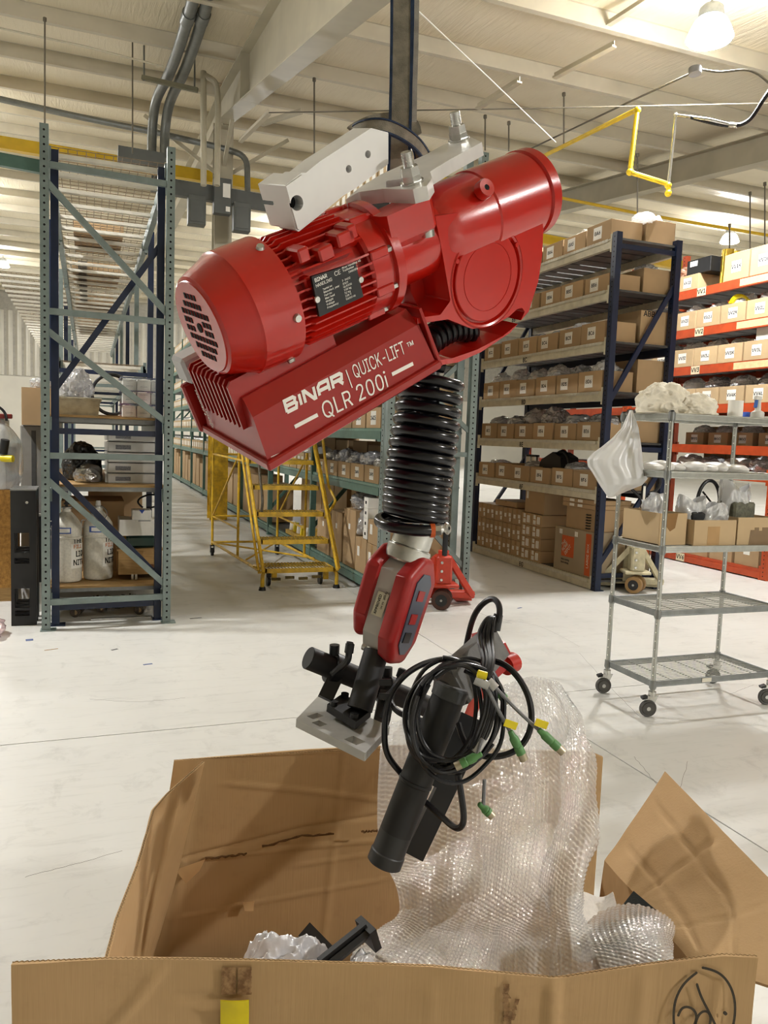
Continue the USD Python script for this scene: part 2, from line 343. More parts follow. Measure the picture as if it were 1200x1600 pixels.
for nm, x, pts in (('trim', 2.1, [(-2, 1.9), (6.0, 1.22), (13.75, .42)]), ('trim', 10.3, [(-2, .9), (10.17, .45), (20.5, .5), (24, .8)]), ('trim', -6.1, [(-2, 1.9), (13.75, .42)])):
    ms = []
    for (ya, ha), (yb, hb) in zip(pts, pts[1:]):
        ms += ibeam((x, ya, roof_z(ya)), (x, yb, roof_z(yb)), ha, hb, .26)
        zb = roof_z(ya)
        ms += [bx(x - .13, x + .13, yy - .006, yy + .006, roof_z(yy) - (ha + (hb - ha) * (yy - ya) / (yb - ya)), roof_z(yy)) for yy in (ya + .7 * (yb - ya),)]
    k += 1
    solo(f'trim_{k}', cat(ms), RAFTER, {2.1: 'deep tapered cream steel rafter above the left aisle', 10.3: 'long cream steel rafter above the labelled shelving at right', -6.1: 'cream steel rafter beyond the left side of the hall'}[x], 'rafter', None, 'structure', False)
# far rafter halves past the columns
for x in (2.1, 10.3):
    k += 1
    solo(f'trim_{k}', cat(ibeam((x, 13.75 if x < 5 else 24, roof_z(13.75 if x < 5 else 24)), (x, 40, roof_z(40)), .45, .6, .24)), RAFTER, 'cream rafter continuing behind the column' if x < 5 else 'far end of the cream rafter above the right shelving', 'rafter', None, 'structure', False)
ct = Thing('column', 'cream steel column with yellow painted foot behind the yellow ladder', 'column', (2.16, 14.1, 0), kind='structure')
def hcol(x, y, z0, z1, w=.3): return cat(bx(x - w / 2, x + w / 2, y - w / 2, y - w / 2 + .014, z0, z1), bx(x - w / 2, x + w / 2, y + w / 2 - .014, y + w / 2, z0, z1), bx(x - .006, x + .006, y - w / 2 + .014, y + w / 2 - .014, z0, z1))
ct.part('shaft', hcol(2.16, 14.1, 1.55, roof_z(14.1) - .3), RAFTER, smooth=False)
ct.part('painted_foot', hcol(2.16, 14.1, 0, 1.55, .31), YELLOW, smooth=False, label='yellow painted column foot')
for i, (a, b) in enumerate((((2.16, 14.1, 6.0), (2.16, 12.9, 6.75)), ((2.16, 14.1, 5.9), (.9, 14.6, 6.9)), ((2.16, 14.1, 5.9), (3.4, 14.6, 6.9)))):
    ct.part('brace', beam(a, b, .06, .06), RAFTER, smooth=False)
# walls
wl = Thing('wall_back', 'far wall with ribbed metal cladding above and plain white below', 'wall', (9, WALL_Y, 0), kind='structure')
wl.part('lower_wall', bx(X0, X1, WALL_Y, WALL_Y + .2, 0, 4.1), WALLM, smooth=False)
ribs = [bx(X0, X1, WALL_Y + .03, WALL_Y + .2, 4.1, 9.2)]
cl = []
xx = X0
while xx < 8:
    cl.append(prism(Polygon([(xx, 0), (xx + .1, -.05), (xx + .2, -.05), (xx + .3, 0)]), 4.15, 7.5, np.array([[1, 0, 0, 0], [0, 1, 0, WALL_Y + .03], [0, 0, 1, 0], [0, 0, 0, 1.]]))); xx += .42
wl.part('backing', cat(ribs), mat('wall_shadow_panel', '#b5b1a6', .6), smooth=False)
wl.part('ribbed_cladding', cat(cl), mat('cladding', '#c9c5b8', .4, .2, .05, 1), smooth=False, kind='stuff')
struct('wall_left', bx(X0 - .2, X0, Y0, WALL_Y, 0, 9.2), WALLM, 'plain white wall far off on the left', 'wall', False)
struct('wall_right', bx(X1, X1 + .2, Y0, WALL_Y, 0, 9.2), WALLM, 'plain white wall far off on the right', 'wall', False)
struct('wall_front', bx(X0, X1, Y0 - .2, Y0, 0, 9.2), WALLM, 'plain white wall behind the viewer', 'wall', False)

# ------------------------------------------------------------------ high-bay lamps
GLOW2 = emit('refractor_glow', LAMP_COLOR, LAMP_POWER * .09)
GLOW = emit('lamp_glow', LAMP_COLOR, LAMP_POWER)
def lamp_meshes():
    lens = lathe([(.24, -.10), (.225, -.125), (.16, -.145), (0, -.15)], (0, 0, 0), (0, 0, 1), 20)
    skirt = lathe([(.13, .10), (.17, .06), (.21, -.02), (.2395, -.0995)], (0, 0, 0), (0, 0, 1), 20)
    body = lathe([(0, .24), (.09, .23), (.12, .2), (.135, .10), (.13, .095), (0, .095)], (0, 0, 0), (0, 0, 1), 20)
    hook = tube([(0, 0, .22), (0, 0, .34)], .012, 6)
    return lens, skirt, body, hook
first = None
names = {(6.15, 7.0): 'bright round high-bay lamp at the upper right under the ceiling', (15.9, 16.8): 'small distant high-bay lamp glowing above the orange shelving', (-3.24, 36.0): 'far high-bay lamp glowing at the left edge near the wall'}
for (x, y) in LAMP_SPOTS:
    z = roof_z(y) - .30
    lb = names.get((x, y), f'high-bay lamp hidden by the hoist or out of frame, {"left" if x < 0 else "middle" if x < 10 else "right"} file, {ORD[[-3.0, 7.0, 16.8, 26.6, 36.0].index(y)]} back')
    if first is None:
        t = Thing('high_bay_lamp', lb, 'lamp', (x, y, z))
        for nm, m, mm in zip(('lens', 'refractor', 'housing', 'hook'), lamp_meshes(), (GLOW, GLOW2, GALV, GALV)): t.part(nm, m, mm, local=True)
        first = t.path
    else: copy_of(first, 'high_bay_lamp', (x, y, z), 0, lb, 'lamp')
# ================================================================== the hoist
# its own frame: a along the motor to the right, b up through the mounting plate, c towards the viewer
_RH = CM.T @ Rotation.from_rotvec([-2.449, 0.553, -0.78]).as_matrix()
_TH = CP + CM.T @ np.array([-0.32, -0.155, 1.5])
HM = np.eye(4); HM[:3, :3] = _RH; HM[:3, 3] = _TH
def hw(*l): return _TH + _RH @ np.array(l, float)
def hl(px, py, **k):
    (ax, val), = k.items(); i = 'abc'.index(ax)
    o = _RH.T @ (CP - _TH); d = _RH.T @ ray(px, py); return o + d * ((val - o[i]) / d[i])
def hpoly(pts, c): return Polygon([hl(x, y, c=c)[:2] for x, y in pts])
def hprism(pts, c0, c1, at=None, holes=()):
    p = hpoly(pts, c1 if at is None else at)
    for h in holes: p = p.difference(h)
    return xf(prism(p, c0, c1), HM)
MB_ = np.array([[1, 0, 0, 0], [0, 0, 1, 0], [0, 1, 0, 0], [0, 0, 0, 1.]])   # polygon in (a, c), thick in b
def hplate(pts, b0, b1, holes=()):
    p = Polygon([hl(x, y, b=b1)[[0, 2]] for x, y in pts]).buffer(.004).buffer(-.004)
    for h in holes: p = p.difference(h)
    m = prism(p, b0, b1, MB_); m.invert(); return xf(m, HM)
def H(m): return xf(m, HM)
CMOT = .12
G0 = np.array([0.0, .238, CMOT]); GA = np.array([.825, -.05, 0]); GA /= np.linalg.norm(GA)
def G(x, y=0, z=0): return G0 + GA * x + np.array([-GA[1], GA[0], 0]) * y + np.array([0, 0, z])
GM = np.eye(4); GM[:3, 0] = GA; GM[:3, 1] = (-GA[1], GA[0], 0); GM[:3, 3] = G0
def GX(m): return xf(xf(m, GM), HM)

ho = Thing('lifting_hoist', 'red electric lifting hoist slung above the open carton', 'hoist', hw(.35, .15, .1))
# --- control box: a tapered housing with a flared lip
o = .012
hullp = [(a, b, c) for b, e in ((.004, .009), (.088, 0), ) for a in (-e, .379 + e) for c in (-e - .008, .192 + e + .008 * (b < .05))] + [(a, .116, c) for a in (.004, .376) for c in (.008, .168)]
body = ho.part('control_box', H(hull(hullp)), RED_BOX, smooth=20)
ho.part('lip', H(rbx(-.016, .394, -.006, .012, -.03, .218, .003)), RED_BOX, body, smooth=20)
ho.part('end_cap', H(hull([(.379 + e + x, b, c) for b, e in ((-.004, .016), (.02, .011), (.118, .003)) for c in (-.02, .196 + e) for x in (0, .006)])), RED_BOX, body, smooth=20)
for i in range(10):
    c = .014 + i * .0162
    ho.part('heat_sink_fin', H(prism(Polygon([(-.012, .06), (-.012, .142), (-.004, .15), (.21, .15), (.215, .06)]), c - .0025, c + .0025)), RED_BOX, body, smooth=False)
gb = ho.part('junction_box', H(rbx(-.01, .09, .1, .152, -.062, -.012, .006)), mat('pale_grey_plastic', '#c8c9cc', .5), smooth=25, label='small pale grey junction box at the back left')
ho.part('back_flange', H(rbx(-.02, .36, -.004, .1, -.045, -.03, .004)), RED_BOX, body, smooth=20)
# lettering on the front face (face leans from c=.192 at b=.088 to c=.209 at b=.004)
_p0, _p1 = np.array((0, .004, .209)), np.array((0, .088, .192))
_fb = (_p1 - _p0) / np.linalg.norm(_p1 - _p0)
def face_frame(px, py, lift=.0006):
    n = np.cross((1, 0, 0), _fb); o = _RH.T @ (CP - _TH); d = _RH.T @ ray(px, py)
    t = ((_p0 - o) @ n) / (d @ n); M = np.eye(4); M[:3, 0] = (1, 0, 0); M[:3, 1] = _fb; M[:3, 2] = n; M[:3, 3] = o + d * t + n * lift; return M
def ftxt(s, px, py, px1, py1, h, bold, italic=0.0):
    """Text from pixel (px, py) (baseline start) to pixel px1 (baseline end)."""
    A, B = face_frame(px, py), face_frame(px1, py1); L = np.linalg.norm(B[:3, 3] - A[:3, 3])
    m = text(s, h, np.eye(4), .0005, bold); w = m.bounds[1, 0]
    d = B[:3, 3] - A[:3, 3]; d /= np.linalg.norm(d); M = A.copy(); M[:3, 0] = d; M[:3, 1] = np.cross(A[:3, 2], d)
    v = np.array(m.vertices); v[:, 0] *= L / w; v[:, 0] += v[:, 1] * italic; m.vertices = v
    return H(xf(m, M))
def blocktext(s, h, depth=.0005):
    """Wide square-cut capitals, drawn as thick strokes (for the maker's name)."""
    S = {'B': [[(0, 0), (0, 1), (.8, 1), (.95, .85), (.85, .52), (.1, .52)], [(.85, .52), (1, .36), (.9, 0), (0, 0)]], 'I': [[(0, 0), (0, 1)]], 'N': [[(0, 0), (0, 1), (.15, 1), (.85, 0), (1, 0), (1, 1)]],
         'A': [[(0, 0), (0, .75), (.2, 1), (1, 1), (1, 0)], [(0, .4), (1, .4)]], 'R': [[(0, 0), (0, 1), (.85, 1), (1, .85), (.95, .5), (0, .5)], [(.6, .5), (1, 0)]]}
    x = 0; ps = []
    for ch in s:
        for st in S[ch]: ps.append(affinity.translate(LineString([(p[0] * 1.05, .13 + p[1] * .74) for p in st]).buffer(.13, cap_style=2, join_style=2), x, 0))
        x += (.42 if ch == 'I' else 1.46)
    from shapely import union_all
    g = union_all(ps); g = affinity.scale(g, h, h, origin=(0, 0)); return prism(g, 0, depth), (x - .4) * h
m, w = blocktext('BINAR', .026)
A, B = face_frame(449, 647), face_frame(537, 602); d = B[:3, 3] - A[:3, 3]; L = np.linalg.norm(d); M = A.copy(); M[:3, 0] = d / L; M[:3, 1] = np.cross(A[:3, 2], d / L)
v = np.array(m.vertices); v[:, 0] *= L / w; v[:, 0] += v[:, 1] * .12; m.vertices = v
ho.part('lettering', H(xf(m, M)), WHITE_PRINT, body, smooth=False, label='bold white wide block lettering')
ho.part('lettering', ftxt('QUICK-LIFT', 554, 592, 634, 552, .0245, False), WHITE_PRINT, body, smooth=False, label='thin white lettering beside the bold word')
ho.part('lettering', ftxt('TM', 636, 543, 646, 538, .008, True), WHITE_PRINT, body, smooth=False)
ho.part('lettering', ftxt('QLR 200i', 506, 656, 607, 604, .030, False, .05), WHITE_PRINT, body, smooth=False, label='larger white lettering on the lower line')
def fstroke(a, b, w): 
    A, B = face_frame(*a), face_frame(*b); d = B[:3, 3] - A[:3, 3]; L = np.linalg.norm(d); M = A.copy(); M[:3, 0] = d / L; M[:3, 1] = np.cross(A[:3, 2], d / L)
    return H(xf(bx(0, L, -w / 2, w / 2, 0, .0006), M))
ho.part('printed_bar', fstroke((550, 606), (540, 578), .0022), WHITE_PRINT, body, smooth=False)
ho.part('printed_stripe', fstroke((460, 667), (496, 648), .007), WHITE_PRINT, body, smooth=False)
ho.part('printed_stripe', fstroke((612, 585), (645, 568), .007), WHITE_PRINT, body, smooth=False)
for a, b in (((423, 714), (446, 704)), ((426, 721), (449, 710))): ho.part('printed_stripe', fstroke(a, b, .0014), WHITE_PRINT, body, smooth=False)
Me = np.array([[0, 0, -1, -.0135], [0, -1, 0, .096], [1, 0, 0, .01], [0, 0, 0, 1.]])   # on the left end, reading down
Me = np.eye(4); Me[:3, 0] = (0, -1, 0); Me[:3, 1] = (0, 0, -1); Me[:3, 2] = (-1, 0, 0); Me[:3, 3] = (-.0105, .09, .014)
Me[:3, 1] = np.cross(Me[:3, 2], Me[:3, 0])
Ms = Me.copy()
for i, s in enumerate(('DESIGNED &', 'MADE IN SWEDEN')):
    q = Ms.copy(); q[:3, 3] = (-.0098, .096, .0 + .01 * i); ho.part('lettering', H(text(s, .0065, q, .0006)), WHITE_PRINT, body, smooth=False)

# --- motor
mo = ho.part('fan_cover', H(lathe([(0, 0), (.078, 0), (.083, .003), (.087, .012), (.101, .05), (.1055, .056), (.107, .132), (.100, .134), (.09, .130)], G(0), GA, 56)), RED, smooth=30)
ho.part('cover_disc', H(lathe([(0, -.0025), (.076, -.0025), (.0775, 0)], G(0), GA, 48)), RED, mo, smooth=30)
slots = []
for r in range(8):
    y = .052 - r * .0145
    half = [.022, .034, .05, .05, .05, .047, .036, .026][r]
    z = -half
    while z < half - .004:
        if not (abs(z + .003) < .017 and 3 <= r <= 4): slots.append(bx(-.0034, .001, y - .0045, y + .0045, z, z + .0068))
        z += .0108
ho.part('vent_slots', GX(cat(slots)), HOLE, mo, smooth=False, kind='stuff')
ho.part('cover_hub', H(cyl(G(-.004), G(.001), .008, n=16)), HOLE, mo)
for ang in (65, 160, 250, -5, -62):
    y, z = .107 * math.sin(math.radians(ang)), .107 * math.cos(math.radians(ang))
    nrm = np.array([0, math.sin(math.radians(ang)), math.cos(math.radians(ang))])
    ho.part('cover_screw', GX(cyl((.118, y, z), np.array((.118, y, z)) + nrm * .005, .0075, .006, 12)), STEEL, mo)
mb = ho.part('motor_body', H(lathe([(0, .1), (.078, .1), (.078, .292), (.0, .295)], G(0), GA, 48)), RED, smooth=30)
NF = 40
for i in range(NF):
    an = 2 * math.pi * (i + .5) / NF
    q = np.eye(4); q[:3, :3] = Rotation.from_rotvec([an, 0, 0]).as_matrix()
    dg = math.degrees(an) % 360
    x1 = .292 - (.03 if 20 < dg < 75 and i % 3 == 0 else 0)
    ho.part('cooling_fin', GX(xf(prism(Polygon([(.134, .07), (x1, .07), (x1, .098), (.16, .098), (.153, .093), (.134, .093)]), -.0017, .0017), q)), RED, mb, smooth=False)
for px, py, sz in ((505, 395, .03), (535, 372, .035), (470, 398, .022), (478, 443, .016), (545, 362, .02)):
    l = hl(px, py, c=CMOT + .075); ho.part('casting_lug', H(rbx(l[0] - sz / 2, l[0] + sz / 2, l[1] - .012, l[1] + .012, l[2] - .03, l[2] + .012, .003)), RED, mb, smooth=20)
fl = ho.part('motor_flange', H(lathe([(.07, .288), (.09, .29), (.0945, .296), (.0945, .338), (.102, .340), (.102, .358), (.098, .361), (.07, .366)], G(0), GA, 56)), RED, smooth=30)
for ang in (20, 62, 105, -20, -60, 160, 200):
    y, z = .094 * math.sin(math.radians(ang)), .094 * math.cos(math.radians(ang))
    ho.part('flange_bolt', GX(cyl((.33, y, z), (.343, y, z), .0065, n=6)), STEEL if ang < 60 else RED, fl, smooth=False)
    ho.part('casting_lug', GX(rbx(.293, .332, y - .008, y + .008, z - .01, z + .006, .002)), RED, fl, smooth=False)
# nameplate
NC = CMOT + .103
npoly = hpoly([(488, 433), (555, 412), (567, 463), (500, 494)], NC)
npl = ho.part('nameplate', H(prism(npoly.buffer(.001), NC - .006, NC)), NAMEPLATE, label='black nameplate with small white print')
a0, a1 = hl(500, 492, c=NC), hl(566, 462, c=NC); up = hl(488, 434, c=NC) - a0
ux = (a1 - a0) / np.linalg.norm(a1 - a0); uy = np.array([-ux[1], ux[0], 0]); W_, H_ = np.linalg.norm(a1 - a0), up @ uy
def nt(s, u, v, h, bold=False, sx=1.0):
    M = np.eye(4); M[:3, 0] = ux; M[:3, 1] = uy; M[:3, 3] = a0 + ux * u * W_ + uy * v * H_ + np.array((0, 0, .0003)); return H(text(s, h * H_, M, .0004, bold, sx))
lines = [nt('BINAR', .05, .86, .1, True, .95), nt('HANDLING', .05, .72, .09, False, .82), nt('CE', .49, .8, .12, False, 1.0), nt('Binar Handling AB', .68, .9, .055), nt('Trollhattan', .68, .82, .055), nt('SWEDEN', .8, .73, .055)]
for i, (l, r_) in enumerate((('Serial no', '7-8402'), ('Manufact. year', '2023'), ('Part no', 'QLR200'), ('Max load', '200 kg'), ('Weight', '52 kg'), ('Voltage', '230 V'), ('Frequency', '50/60 Hz'))):
    lines += [nt(l, .18, .58 - i * .085, .055), nt(r_, .62, .58 - i * .085, .055)]
ho.part('print', cat(lines), WHITE_PRINT, npl, smooth=False)
for px, py in ((495, 468), (563, 437)):
    l = hl(px, py, c=NC); ho.part('rivet', H(cyl(l, l + (0, 0, .003), .006, .005, 12)), STEEL, npl)

# --- gear housing
gh = ho.part('gear_neck', H(lathe([(.080, .36), (.072, .385), (.072, .45), (.074, .53)], G(0), GA, 40)), RED, smooth=40)
ho.part('gear_tube', H(lathe([(0, .475), (.062, .475), (.076, .49), (.083, .52), (.083, .615), (.0855, .619), (.0855, .755), (.082, .758), (.082, .762), (.0875, .765), (.0875, .787), (.083, .791), (0, .791)], G(0), GA, 56)), RED, gh, smooth=30)
CF = .193
l = hl(760, 293, c=CMOT + .08)
nrm = np.array([0, .45, .89]); 
ho.part('filler_plug', H(lathe([(0, .004), (.0055, .004), (.0055, .008), (.016, .0085), (.0175, .006), (.0175, -.01)], G(0) * 0 + l - nrm * .006, nrm, 24)), RED, gh)
ho.part('plug_socket', H(cyl(l - nrm * .003, l + nrm * .0012, .007, n=6)), HOLE, gh)
dc = hl(762, 433, c=CF)
outer = hpoly([(680, 338), (845, 312), (849, 360), (847, 400), (841, 440), (826, 487), (797, 520), (752, 550), (716, 566), (692, 570), (668, 562), (652, 552), (652, 497), (688, 492), (704, 470), (692, 400)], CF).buffer(.006).buffer(-.006)
slot = hpoly([(640, 508), (700, 499), (738, 514), (770, 509), (795, 495), (808, 483), (816, 481), (820, 487), (813, 503), (786, 525), (746, 546), (706, 560), (690, 562), (640, 560)], CF).buffer(-.003).buffer(.003)
front = outer.difference(slot)
disc = Point(dc[0], dc[1]).buffer(.1, 40)
hs = ho.part('housing', H(cat(prism(front.difference(disc), CF - .03, CF), prism(front, .075, CF - .03))), RED, label='gear housing with loop-shaped guard', smooth=25)
ho.part('housing_back', hprism([(628, 420), (700, 380), (735, 420), (735, 505), (690, 505), (655, 500), (632, 455)], -.01, .12, .1), RED, hs, smooth=25)
ho.part('cover_plate', H(lathe([(.1, -.0295), (.1, -.001), (.097, .002), (.093, 0), (.090, -.008), (.0865, -.008), (.086, -.001), (.0845, .0005), (.066, .0005), (.0655, -.0006), (.0645, -.0006), (.064, .0005), (0, .0005)], (dc[0], dc[1], CF), (0, 0, 1), 64)), RED, hs, smooth=25)
for ang in (95, 140, 20):
    q = dc + .0935 * np.array([math.cos(math.radians(ang)), math.sin(math.radians(ang)), 0]); ho.part('cover_screw', H(cyl(q + (0, 0, -.002), q + (0, 0, .003), .005, n=6)), RED, hs, smooth=False)
# --- mounting plate, bar and bolts
BP = .326
bossl = hl(655, 296, b=BP)
sl = [hl(*p, b=BP)[[0, 2]] for p in ((606, 283), (640, 279), (640, 288), (606, 292))]
hole = Polygon(sl).buffer(.004)
mp = ho.part('mounting_plate', hplate([(540, 312), (560, 300), (598, 295), (645, 296), (667, 290), (675, 278), (672, 268), (703, 249), (753, 222), (737, 215), (698, 224), (664, 242), (632, 256), (596, 272), (560, 294)], BP - .024, BP, (hole,)), ALU, label='machined aluminium mounting plate', smooth=20)
q = hl(652, 290, b=BP)
ho.part('lug', H(hull([(q[0] + x, b, q[2] + z) for x, z in ((-.085, -.01), (-.08, .004), (.012, .012), (.026, 0), (.026, -.05), (-.085, -.05)) for b in (BP - .024, BP - .075)] + [(q[0] + .02, BP - .12, q[2] - .05), (q[0] - .06, BP - .12, q[2] - .06)])), RED, hs, smooth=20)
def boltset(px, py, down):
    l = hl(px, py, b=BP); u = np.array([0, 1, 0]); ms = lambda *a: [H(m) for m in a]
    b_ = ho.part('bolt', cat(ms(cyl(l - u * down, l + u * .052, .0095, n=16), *[cyl(l + u * z, l + u * (z + .0012), .0103, n=16) for z in np.arange(.031, .05, .003)])), STEEL, smooth=30)
    ho.part('washer', H(cyl(l, l + u * .004, .021, n=24)), STEEL, b_); ho.part('nut', H(cat(cyl(l + u * .004, l + u * .014, .0185, n=6), cyl(l + u * .014, l + u * .028, .0178, .0165, 6))), STEEL, b_, smooth=False)
    return l
l1 = boltset(644, 286, .03); boltset(717, 219, .03)
ho.part('bolt', H(cyl(hl(667, 352, c=.2) , hl(669, 369, c=.2), .0125, n=16)), STEEL)
cb = .15
ends = dict(
    front=[(445, 290), (471, 270), (478, 270), (500, 252), (580, 200), (607, 207), (607, 256), (556, 294), (536, 306), (500, 336), (467, 362), (462, 360)])
fp = hpoly(ends['front'], cb)
hole1 = Point(*hl(462, 317, c=cb)[:2]).buffer(.012); hole2 = Point(*hl(545, 264, c=cb)[:2]).buffer(.006); hole3 = Point(*hl(575, 241, c=cb)[:2]).buffer(.006)
ba = ho.part('support_bar', H(prism(fp.buffer(.003).buffer(-.006).buffer(.003).difference(hole1).difference(hole2).difference(hole3), cb - .05, cb)), ALU_WHITE, label='pale anodised support bar with bored holes', smooth=20)
hh = hl(462, 317, c=cb)
ho.part('bore', H(cyl(hh + (0, 0, -.045), hh + (0, 0, -.02), .0119, n=20)), HOLE, ba)
for p in ((545, 264), (575, 241)): l = hl(*p, c=cb); ho.part('bore', H(cyl(l + (0, 0, -.04), l + (0, 0, -.015), .0059, n=14)), HOLE, ba)
# front cheek: the bar's left end is a thicker block
ho.part('bar_block', H(prism(hpoly([(446, 291), (471, 273), (478, 274), (497, 296), (500, 332), (467, 359), (464, 357)], cb + .002).buffer(.004).buffer(-.004).difference(hole1), cb - .085, cb + .004)), ALU_WHITE, ba, smooth=20)
# --- lower opening: coiled lead seen inside the guard
P = []
for t in np.linspace(0, 1, 120):
    cx, cy = 672 + 66 * t, 535 - 18 * t - 12 * math.sin(t * 3.1); an = t * 2 * math.pi * 8
    base_ = np.array(hw(*hl(cx, cy, c=.14))); P.append(base_ + _RH @ np.array((.004 * math.cos(an), .022 * math.cos(an), .022 * math.sin(an))))
ho.part('coiled_lead', tube(P, .0065, 7), BLACK_CABLE, label='black coiled lead inside the guard')
ho.part('lead_bundle', tube(spline([hw(*hl(x, y, c=c)) for x, y, c in ((664, 520, .11), (690, 506, .12), (720, 508, .14), (742, 520, .14), (728, 540, .13), (690, 548, .12), (668, 545, .1))], 40), .011, 8), BLACK_CABLE)

# ------------------------------------------------------------------ coil hose, swivel and control handle
TC = 1.64
top, bot = dep(672, 575, TC), dep(650, 812, TC)
co = Thing('coiled_air_hose', 'glossy black spring-coiled hose hanging below the red hoist', 'hose', (top + bot) / 2)
ax = (bot - top) / np.linalg.norm(bot - top); L_ = np.linalg.norm(bot - top)
u = np.cross(ax, CM[2]); u /= np.linalg.norm(u); w = np.cross(ax, u)
turns, P = 15.2, []
# pitch is wider at the top, nearly closed at the bottom
ts = np.linspace(0, 1, int(turns * 30))
for t in ts:
    an = t * turns * 2 * math.pi + 1.2; s = 1 - (1 - t) ** 1.45; R = .061 - .004 * math.sin(t * 9) * .3
    sway = .004 * math.sin(t * 5 + 1)
    tilt = .010 * math.cos(an - .4)
    P.append(top + ax * (L_ * (s * .985) + tilt) + u * (math.cos(an) * R + sway) + w * math.sin(an) * R)
P = np.array(P)
endp = [dep(x, y, t) for x, y, t in ((603, 808, TC + .02), (594, 816, TC - .02), (612, 823, TC - .06), (650, 829, TC - .07), (676, 829, TC - .055))]
P2 = np.vstack([P[:-18], spline(np.vstack([P[-19:-16:2], endp]), 40)[3:]])
co.part('hose', tube(P2, .0118, 12), HOSE)
co.part('sleeve', tube(spline([dep(672, 578, TC), dep(672, 610, TC), dep(668, 700, TC), dep(655, 800, TC)], 20), [.02 if i < 13 else .012 for i in range(20)], 14), BLACK_CABLE, label='black inner sleeve')
fe = dep(677, 829, TC - .055); fx = dep(690, 828, TC - .05)
co.part('orange_collar', cyl(dep(672, 829, TC - .056), dep(679, 829, TC - .055), .0145, n=18), mat('orange_plastic', '#d9622a', .4), label='orange hose collar')
co.part('fitting', cat(cyl(fe, dep(688, 828, TC - .053), .0115, n=6), cyl(dep(686, 828, TC - .053), dep(690, 828, TC - .05), .009, n=14)), STEEL, smooth=20)
co.part('adjuster', lathe([(.004, 0), (.010, .001), (.013, .004), (.010, .008), (.004, .009)], dep(696, 826, TC - .03), CM.T @ np.array([.8, -.1, -.6]), 18), STEEL)

hd = Thing('control_handle', 'grey and red lift control handle under the black hose coil', 'control handle', dep(600, 1000, TC))
hA = dep(588, 1012, TC) - dep(648, 832, TC); HL = np.linalg.norm(hA); hA /= HL
q = np.eye(4); hO = dep(648, 832, TC)
view = CM[2]; dd = view - hA * (view @ hA); dd /= np.linalg.norm(dd); ss = np.cross(hA, dd)           # ss across, dd away
if ss @ CM[0] < 0: ss = -ss
an = math.radians(28); s2 = ss * math.cos(an) - dd * math.sin(an); d2 = dd * math.cos(an) + ss * math.sin(an)
def hn(s, h, d): return hO + hA * h + s2 * s + d2 * d
hd.part('swivel', cat(lathe([(0, -.012), (.040, -.012), (.0415, -.006), (.0415, .030), (.04, .032)], hO, hA, 40)), STEEL, label='silver swivel sleeve', smooth=30)
hd.part('swivel_cap', cat(lathe([(.036, .030), (.046, .033), (.047, .036), (.047, .060), (.044, .064), (0, .064)], hO, hA, 40)), STEEL, smooth=30)
def slab(outl, s0, s1):
    """outl: (h, d) outline, between s0 and s1 across the handle."""
    M = np.eye(4); M[:3, 0] = hA; M[:3, 1] = d2; M[:3, 2] = np.cross(hA, d2); sg = 1 if M[:3, 2] @ s2 > 0 else -1; M[:3, 3] = hO
    return xf(prism(Polygon(outl).buffer(.008).buffer(-.008), min(s0 * sg, s1 * sg), max(s0 * sg, s1 * sg)), M)
def oval(h0, h1, d0, d1, k=.02): return [(h0 + k, d0), (h1 - k, d0 + .01), (h1, d0 + .03), (h1, d1 - .02), (h1 - k, d1), (h0 + k, d1), (h0, d1 - k), (h0, d0 + k)]
_ball = trimesh.creation.icosphere(2).vertices
def shell(s0, s1, h0, h1, d0, d1, r=.013):
    sg = 1 if s1 > s0 else -1; P = []
    for s, e, rr in ((s0 + sg * .002, r, 0), (s1 - sg * r, r + .002, r)):
        for h, d in Polygon(oval(h0 + e, h1 - e, d0 + e, d1 - e, .03)).buffer(.012).exterior.coords[::2]:
            c = hn(s, h, d); P += list(c + _ball * rr) if rr else [c + (d2 * (1 if d > 0 else -1)) * r * .8]
    return hull(P)
gb_ = hd.part('body', slab(oval(.058, .255, -.048, .05, .03), -.024, .022), mat('grey_cast_handle', '#c2c0ba', .5, .0, .05, 12, .05, 300), smooth=30)
hd.part('left_shell', shell(-.022, -.058, .048, .232, -.052, .055), RED_PLASTIC, label='red bumper shell', smooth=60)
rs = hd.part('right_shell', shell(.02, .056, .052, .262, -.056, .058), RED_PLASTIC, label='red bumper shell with grey keypad', smooth=60)
hd.part('keypad', slab(oval(.075, .248, -.034, .036, .02), .052, .0585), mat('slate_keypad', '#4b5464', .35), rs, smooth=30)
for h in (.11, .16, .2): hd.part('key', slab([(h, -.015), (h + .022, -.015), (h + .022, .015), (h, .015)], .0585, .0605), RED_PLASTIC if h < .19 else BLACK, rs)
def dface(s, h, off=-.0485):
    M = np.eye(4); M[:3, 0] = -hA; M[:3, 2] = -d2; M[:3, 1] = np.cross(-d2, -hA); M[:3, 3] = hn(s, h, off); return M
stq = rbx(0, .05, -.013, .013, 0, .0008, .0002)
hd.part('sticker', xf(stq, dface(0.0, .186)), mat('cream_label', '#d9d6be', .6), gb_, smooth=False, label='cream approval sticker')
hd.part('sticker_text', cat(text('APPROVED', .0056, dface(-.002, .183, -.0495), .0004, True), text('OK 24', .004, dface(.0075, .17, -.0495), .0004), text('200 kg', .004, dface(.0075, .15, -.0495), .0004)), INK, gb_, smooth=False)
hd.part('knuckle', cat(cyl(hn(-.002, .245, 0), hn(-.002, .275, 0), .018, n=20), cyl(hn(-.03, .262, 0), hn(.0, .262, 0), .009, n=14)), STEEL)
hd.part('release_pin', cat(cyl(dep(547, 1003, TC - .03), dep(544, 1021, TC - .03), .007, n=10), cyl(dep(541, 1020, TC - .03), dep(548, 1022, TC - .03), .004, n=8)), BLACK)
